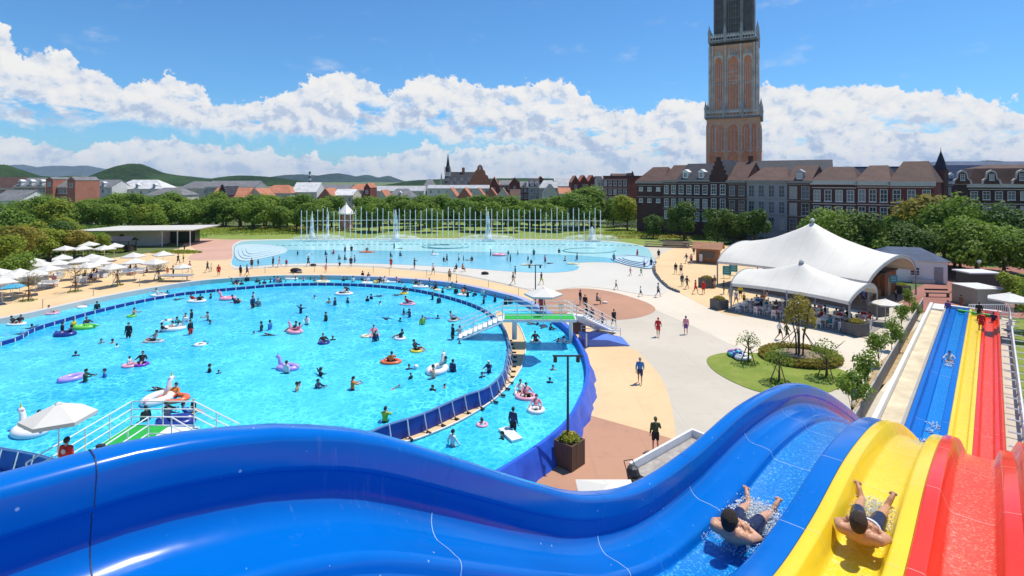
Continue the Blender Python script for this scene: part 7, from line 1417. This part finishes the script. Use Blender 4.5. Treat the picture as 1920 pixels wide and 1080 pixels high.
# ---------------------------------------------------------------- the two riders in front
def rider(s, a, label, skin_i, white_band, spread=.20, yaw=10, vox=.0085):
    z = rimz(s)-(.69 if a < -2 else .625); d = (rimz(s+.1)-rimz(s-.1))/.2; L = math.hypot(1, d)
    fw = (US+Vector((0, 0, d)))/L; rt = UN; up = rt.cross(fw); Mx = Matrix((rt, fw, up)).transposed().to_4x4(); Mx.translation = SP(s, a, z)+up*.02; Mx = Mx @ Matrix.Rotation(R(yaw), 4, 'Z') @ Matrix.Scale(1.08, 4)
    # local: x to the right, y towards the feet, z away from the slide; shoulders raised, head tucked forward
    J = dict(pel=(0, .50, .11), ch=(0, .17, .20), nk=(0, -.05, .30), hd=(0, -.07, .44))
    pr = [('e', (0, .50, .12), (.155, .13, .105)), ('e', (0, .34, .155), (.145, .19, .10)), ('e', (0, .16, .20), (.165, .16, .12)), ('e', (0, .05, .24), (.175, .11, .105)), ('c', (-.155, .03, .245), .068, (.155, .03, .245), .068), ('c', (0, -.0, .27), .062, (0, -.07, .34), .056),
          ('e', (0, -.075, .43), (.086, .112, .118), Matrix.Rotation(R(28), 4, 'X')), ('e', (0, -.01, .375), (.056, .05, .065)), ('c', (0, .035, .41), .012, (0, .046, .39), .014), ('e', (.081, -.065, .395), (.013, .024, .032)), ('e', (-.081, -.065, .395), (.013, .024, .032))]
    ex = []
    for q in (-1, 1):
        sh, el, wr = Vector((q*.185, .02, .25)), Vector((q*.25, .21, .21)), Vector((-q*.05, .19+.03*q, .345)); hd = (Vector((-q*.16, .08, .34))-wr).normalized()
        pr += [('c', sh, .062, sh+(el-sh)*.55, .052), ('c', sh+(el-sh)*.55, .052, el, .042), ('c', el, .044, el+(wr-el)*.35, .042), ('c', el+(wr-el)*.35, .042, wr, .027), ('e', wr+hd*.045, (.038, .045, .020))]
        s_ = hd.cross(Vector((0, 0, 1))).normalized()*q
        for i, l in enumerate((.070, .080, .075, .058)):
            b = wr+hd*.075+s_*(i-1.5)*.020; ex.append(([b-hd*.02, b+hd*l*.5+Vector((0, 0, .006)), b+hd*l-Vector((0, 0, .018))], [.0098, .0092, .0065]))
        b = wr+hd*.03-s_*.035; ex.append(([b, b+hd*.03-s_*.022, b+hd*.062-s_*.026], [.011, .010, .0075]))
        hp, kn, an = Vector((q*.085, .52, .115)), Vector((q*(.10+spread*.5), .95, .13)), Vector((q*(.09+spread), 1.37, .055)); ft = an+Vector((q*.06, .11, .15))
        pr += [('c', hp, .092, hp+(kn-hp)*.5, .078), ('c', hp+(kn-hp)*.5, .078, kn, .056), ('c', kn, .057, kn+(an-kn)*.33, .056), ('c', kn+(an-kn)*.33, .056, an, .034), ('c', an, .040, an+Vector((0, .02, -.03)), .036), ('c', an, .040, an+(ft-an)*.55, .036), ('c', an+(ft-an)*.55, .038, ft-Vector((0, 0, .02)), .030)]
        for i in range(5):
            b = an+(ft-an)*.92+Vector(((i-2)*.018, 0, 0)); ex.append(([b, b+(ft-an)*.10+Vector((0, .004, 0)), b+(ft-an)*(.24-.02*abs(i-1))], [.012, .011, .008]))
    me = remesh(pr, vox, 'rider_body', 3, ex); b = bpy.data.objects.new('person', me); COL.objects.link(b); b.matrix_world = Mx; tag(b, label, 'person', 'riders on the slide')
    me.materials.append(mat('rider_skin_%d' % skin_i, [(.60, .33, .20), (.56, .29, .16)][skin_i], .42, .12, 5, .15, 40))
    st = [('e', (0, .51, .12), (.166, .13, .118))]
    for q in (-1, 1):
        hp, kn = Vector((q*.085, .52, .115)), Vector((q*(.10+spread*.5), .95, .13)); st += [('c', hp, .103, hp+(kn-hp)*.72, .083)]
    stm = remesh(st, .011, 'shorts', 2); stm.materials.append(mat('wet_navy_trunks', (.014, .014, .045), .28, .25, 5, .3, 12)); o = bpy.data.objects.new('shorts', stm); COL.objects.link(o); o.parent = b
    if white_band:
        mb = MB(); mb.rings([[(.165*math.cos(t_), .415+.02*math.sin(t_*2), .145+.118*math.sin(t_)) for t_ in [math.pi*k/12 for k in range(13)]]+[(.15*math.cos(t_), .415, .145+.10*math.sin(t_)) for t_ in [math.pi*(12-k)/12 for k in range(13)]], [(.170*math.cos(t_), .455+.02*math.sin(t_*2), .14+.120*math.sin(t_)) for t_ in [math.pi*k/12 for k in range(13)]]+[(.15*math.cos(t_), .455, .14+.10*math.sin(t_)) for t_ in [math.pi*(12-k)/12 for k in range(13)]]]); mb.build('waistband', CLO['white'], o, 50)
    hm = remesh([('e', (0, -.092, .441), (.093, .112, .106), Matrix.Rotation(R(28), 4, 'X')), ('e', (0, -.12, .405), (.082, .075, .09))], .008, 'hair', 1)
    hc = mat('short_brown_hair' if skin_i else 'dark_brown_hair', (.055, .032, .020) if skin_i else (.028, .017, .010), .7, .45, 60, .9, 90, detail=2); hm.materials.append(hc); h = bpy.data.objects.new('hair', hm); COL.objects.link(h); h.parent = b
    return Mx
def splash(Mx, y0, y1, wx, n, seed, label, lift=.10, sz=.012):
    rnd = random.Random(seed); mb = MB()
    for i in range(n):
        y = rnd.uniform(y0, y1); x = rnd.gauss(0, wx); z = abs(rnd.gauss(0, lift))*.8+.02; r = sz*rnd.uniform(.25, 1.3)**1.3
        mb.ball((x, y, z), (r*rnd.uniform(.7, 1.4), r*rnd.uniform(.8, 2.4), r), 4, 2)
    m = MATS.get('drops') or water_white('splash_water', .9, 30); MATS['drops'] = m
    o = mb.build('splash', mat('splash_drops', (.82, .90, .95), .15, .05, 8), smooth=True); o.matrix_world = Mx; return tag(o, label, 'splash', None, 'stuff')
def find_sa(px, py, fl, h=.25):
    best = None
    for i in range(500):
        s = 4+i*.012
        for j in range(60):
            a = -2.75+j*.03; q = SP(s, a, rimz(s)-fl+h); x = 960+1000*q.x/q.y; y = HZ+(H-q.z)*1000/q.y; e = math.hypot(x-px, y-py)
            if best is None or e < best[0]: best = (e, s, a)
    return best[1:]
s1_, a1_ = find_sa(1392, 1018, .69); print('RIDER1', s1_, a1_); m1 = rider(s1_, -2.40, 'dark haired rider in navy trunks lying back with arms crossed on the blue lane', 0, False, .055, 4)
s2_, a2_ = find_sa(1606, 1007, .625); print('RIDER2', s2_, a2_); m2 = rider(s2_, -1.22, 'short haired rider in navy trunks with white waistband lying on the yellow lane', 1, True, .05, 2)
splash(m1, .7, 1.5, .17, 5200, 1, 'white splash round the feet of the blue lane rider', .06, .010); splash(m1, .0, .9, .24, 1300, 3, 'fine splash along the body of the blue lane rider', .025, .006); splash(m2, .75, 1.5, .17, 2600, 2, 'thin splash round the feet of the yellow lane rider', .04, .007)
for s, a, n, w_, lab in ((34.5, -2.45, 260, .25, 'white splash at the foot of the blue lane slope'), (51.5, -2.3, 160, .2, 'splash round the run-out rider'), (37.5, -2.4, 90, .2, 'small ripple splash on the blue run-out')):
    Mx = Matrix((UN, US, Vector((0, 0, 1)))).transposed().to_4x4(); Mx.translation = SP(s, a, rimz(s)-.69); splash(Mx, -.9, .9, w_, n, int(s), lab, .05, .04)
# ---------------------------------------------------------------- floats
VIN = {k: mat('vinyl_'+k, v, .28, .04, 4) for k, v in dict(white=(.80, .80, .80), pink=(.85, .38, .48), lilac=(.45, .34, .80), green=(.18, .62, .10), navy=(.02, .04, .25), orange=(.75, .16, .06), yellow=(.80, .62, .06), purple=(.20, .05, .42), cream=(.78, .70, .48), teal=(.06, .42, .42), grey=(.45, .48, .5)).items()}
FG = 'inflatable floats'
def ring(x, y, zone, c, label, R0=.42, r=.14, sx=1, yaw=0):
    R0, r = R0*.84, r*.84
    p = G(x, y, ZONE[zone]); o = MB().torus((0, 0, r*.55), R0, r, 22, 8, sx).build('swim_ring', VIN[c], smooth=True, loc=p); o.rotation_euler = (0, 0, yaw); return tag(o, label, 'swim ring', FG)
def animal_float(x, y, zone, c, c2, label, sc=1.0, yaw=0, horn=False, neck=True, mane=None):
    t = thing('inflatable_animal', label, 'inflatable', G(x, y, ZONE[zone]), yaw, FG); t.scale = (sc, sc, sc)
    b = MB().torus((0, 0, .16), .55, .24, 24, 10, 1.35).build('body', VIN[c], t, True); MB().ball((-.85, 0, .28), (.22, .14, .2), 10, 6).build('tail', VIN[c2], t, True)
    if neck:
        MB().tube([(.62, 0, .2), (.82, 0, .55), (.85, 0, .85), (.98, 0, 1.02), (1.2, 0, .98)], [.22, .17, .14, .15, .09], 10).build('neck', VIN[c], t, True); h = MB().ball((1.0, 0, 1.02), (.2, .14, .15), 12, 7).build('head', VIN[c], t, True)
        for q in (-1, 1): MB().ball((1.08, q*.13, 1.07), .025, 6, 4).build('eye', M_dark, h)
        MB().lathe([(.06, 0), (.04, .12), (.005, .32)], (1.02, 0, 1.14), 6).build('horn' if horn else 'crest', VIN['yellow' if horn else c2], h)
        for q in range(4): MB().ball((.80+q*.03, 0, .55+q*.16), (.12, .08, .1), 8, 5).build('mane', VIN[c2], t, True)
    return t
animal_float(427, 562, 'P', 'pink', 'pink', 'pink long necked bird float in the far left of the round pool', .8, math.pi+.2); animal_float(325, 619, 'P', 'white', 'orange', 'white animal float carrying several riders left of centre', .9, .3); animal_float(553, 624, 'P', 'pink', 'pink', 'pink swan float with two children in mid pool', .72, 2.6)
animal_float(540, 692, 'P', 'lilac', 'lilac', 'lilac swan float beside the person in white shirt', .75, 2.9); animal_float(820, 697, 'P', 'white', 'pink', 'white unicorn float with pink mane right of pool centre', .88, 1.2, True); animal_float(297, 752, 'P', 'white', 'pink', 'large white unicorn float with pink mane behind the near railing', .95, 1.4, True); animal_float(58, 812, 'P', 'white', 'pink', 'white unicorn float half hidden under the near parasol', .95, 2.7, True)
t = animal_float(330, 796, 'P', 'navy', 'navy', 'dark blue whale float beside the near white railing', .9, .2, neck=False); MB().ball((.3, 0, .35), (.7, .35, .25), 14, 8).build('back', VIN['navy'], t, True)
t = animal_float(158, 616, 'P', 'green', 'green', 'bright green long float at the upper left of the pool', .8, .1, neck=False); MB().tube([(.6, 0, .2), (1.1, 0, .35), (1.5, 0, .25)], [.2, .14, .06], 8).build('snout', VIN['green'], t, True)
animal_float(135, 712, 'P', 'lilac', 'lilac', 'big lilac translucent float left of the person in dark green', .72, 1.0, neck=False); animal_float(122, 629, 'P', 'navy', 'navy', 'dark navy round float with two riders at the upper left', .8, 0, neck=False)
for a in [(265, 685, 'P', 'purple', 'purple swim ring left of pool centre'), (243, 687, 'P', 'pink', 'pale pink swim ring beside the purple ring'), (369, 566, 'P', 'white', 'white oval raft at the far left of the round pool', .6, .18, 1.5), (645, 552, 'P', 'white', 'white oval raft by the far middle pool wall', .7, .18, 1.4), (758, 551, 'P', 'yellow', 'yellow swim ring near the far right wall'), (764, 571, 'P', 'pink', 'pink air mat below the yellow ring', .5, .12, 1.6), (701, 631, 'P', 'pink', 'bright pink swim ring in mid pool'), (686, 632, 'P', 'cream', 'pale swim ring left of the bright pink ring', .35), (750, 636, 'P', 'white', 'white swim ring right of the bright pink ring'), (781, 659, 'P', 'yellow', 'yellow green swim ring in the right half of the pool'), (733, 680, 'P', 'orange', 'orange oval ring with a person lying across it', .5, .15, 1.4), (849, 602, 'P', 'grey', 'grey swim ring near the bridge stairs'), (325, 750, 'P', 'orange', 'red orange raft behind the large unicorn float', .6, .18, 1.4), (607, 644, 'P', 'navy', 'dark swim ring at pool centre'), (288, 641, 'P', 'grey', 'grey air mat left of the white animal float', .45, .12, 1.7), (247, 594, 'P', 'green', 'small green swim ring at the far left', .35), (375, 648, 'P', 'white', 'white swim ring under the prone swimmer', .38), (352, 783, 'P', 'yellow', 'small yellow ring beside the whale float', .3),
 (31, 609, 'R', 'white', 'white double swim ring at the left end of the lazy river', .5, .16, 1.5), (97, 589, 'R', 'pink', 'pale pink ring in the left lazy river', .45, .15, 1.3), (154, 577, 'R', 'white', 'white ring in the left lazy river near the bare trees', .4), (298, 555, 'R', 'white', 'white long raft in the upper left lazy river', .5, .16, 1.8), (547, 524, 'R', 'white', 'white frilled float in the far lazy river', .6, .2, 1.4), (605, 530, 'R', 'cream', 'cream oval float in the far lazy river', .6, .2, 1.5), (688, 532, 'R', 'white', 'round white float in the middle of the far river', .5, .18, 1.4), (733, 530, 'R', 'white', 'long white float right of centre in the far river', .5, .18, 1.8), (788, 539, 'R', 'white', 'white lounger float in the far right river', .6, .2, 1.6), (845, 543, 'R', 'teal', 'pale teal ring in the far right river', .5), (869, 554, 'R', 'white', 'white ring beside the person with arms spread', .5, .16, 1.4), (820, 545, 'R', 'cream', 'small cream ring in the far right river', .38), (1004, 642, 'R', 'white', 'white ring just beyond the column of the bridge', .42), (987, 746, 'R', 'pink', 'pale pink ring of the near pair in the river', .5, .15, 1.3), (976, 740, 'R', 'white', 'white ring behind the pale pink ring', .4), (1005, 771, 'R', 'white', 'large white ring below the near pair', .48, .16), (904, 798, 'R', 'pink', 'small pale ring round the child by the walkway', .3, .1), (705, 529, 'R', 'yellow', 'small yellow green ring in the far river', .35),
 (688, 473, 'L', 'orange', 'orange air mat on the lagoon shelf', .6, .15, 2.4), (936, 479, 'L', 'pink', 'large pink ring in the lagoon', .85, .28, 1.4), (1074, 495, 'L', 'cream', 'pale cream float at the beach edge of the lagoon', .6, .14, 1.8), (989, 497, 'L', 'cream', 'pale green mat float in the near lagoon', .6, .12, 1.9), (816, 478, 'L', 'white', 'white ring in the middle lagoon', .5, .15, 1.4)]: ring(*a)
t = tag(MB().box((0, 0, .1), (.62, 1.5, .14), .5).build('surf_mat', VIN['white'], loc=G(957, 818, ZW)), 'white surf mat beside the navy hooded person in the near river', 'float', FG)
tag(MB().ball((0, 0, .15), .17, 12, 8).build('beach_ball', VIN['white'], smooth=True, loc=G(780, 692, ZI)), 'white beach ball left of the unicorn float', 'ball')
# bags and black floats on the tan strip, floats on the oval lawn
for i, (x, y, c, lab, s) in enumerate([(554, 511, 'black', 'black heap of bags and stroller hood on the tan strip', 1.2), (587, 499, 'black', 'black round tent bag on the tan strip', .7), (909, 515, 'black', 'dark domed bag at the edge of the beach', .8), (561, 512, 'grey', 'grey bag beside the black heap', .6), (1130, 617, 'navy', 'navy bag at the foot of the bridge stairs', .5), (1134, 569, 'white', 'white bag on the brown oval paving', .45), (1052, 575, 'black', 'black shoes and bag row near the bridge', .45)]):
    m = MB(); m.ball((0, 0, .28), (.7, .4, .32), 12, 7); m.ball((.45, .1, .22), (.3, .3, .25), 10, 6); m.torus((-.3, 0, .45), .18, .03, 10, 5)
    o = m.build('bag', CLO[c], smooth=True, loc=G(x, y)); o.scale = (s, s, s); tag(o, lab, 'bag')
for i, (x, y, c, lab) in enumerate([(1381, 669, 'teal', 'teal deflated float lying on the oval lawn'), (1388, 672, 'navy', 'dark blue deflated float on the oval lawn'), (1379, 666, 'purple', 'purple rolled float behind the teal one on the lawn'), (1393, 675, 'white', 'white towel bundle at the lawn edge float pile')]):
    m = MB(); m.torus((0, 0, .2), .35, .16, 14, 6, 1.3); m.ball((.2, .1, .35), (.3, .2, .15), 8, 5); tag(m.build('deflated_float', VIN[c], smooth=True, loc=G(x, y)), lab, 'float', 'floats on the oval lawn')
# stones of the dark curved kerb between lagoon beach and tan path
kt = [G(x, y) for x, y in [(1228, 492), (1226, 505), (1230, 516), (1240, 528), (1254, 540), (1272, 548)]]; kt = spline(kt, 4, False); o = thing('stone_kerb', 'dark stone edging curving between the lagoon beach and tan path', 'kerb', kt[0])
mb = MB()
for i, p in enumerate(kt): mb.box(tuple(p-kt[0]+Vector((0, 0, .1))), (.5, .3, .2), i*.7)
mb.build('stones', mat('kerb_stone', (.10, .11, .13), .8, .3, 4), o); MB().tube([p-kt[0]+Vector((-.2, 0, .12)) for p in kt], .07, 5).build('edge_band', M_dk, o)
# ---------------------------------------------------------------- air
m = bpy.data.materials.new('haze_air'); m.use_nodes = True; nt_ = m.node_tree; nt_.nodes.clear()
vo_ = nt_.nodes.new('ShaderNodeVolumePrincipled'); vo_.inputs['Color'].default_value = (.62, .78, 1, 1); vo_.inputs['Density'].default_value = .000055; vo_.inputs['Anisotropy'].default_value = .1
ou_ = nt_.nodes.new('ShaderNodeOutputMaterial'); nt_.links.new(vo_.outputs[0], ou_.inputs['Volume'])
hb = MB(); hb.box((0, 5000, 149), (29000, 14000, 304)); o = hb.build('haze', m); o['kind'] = 'stuff'
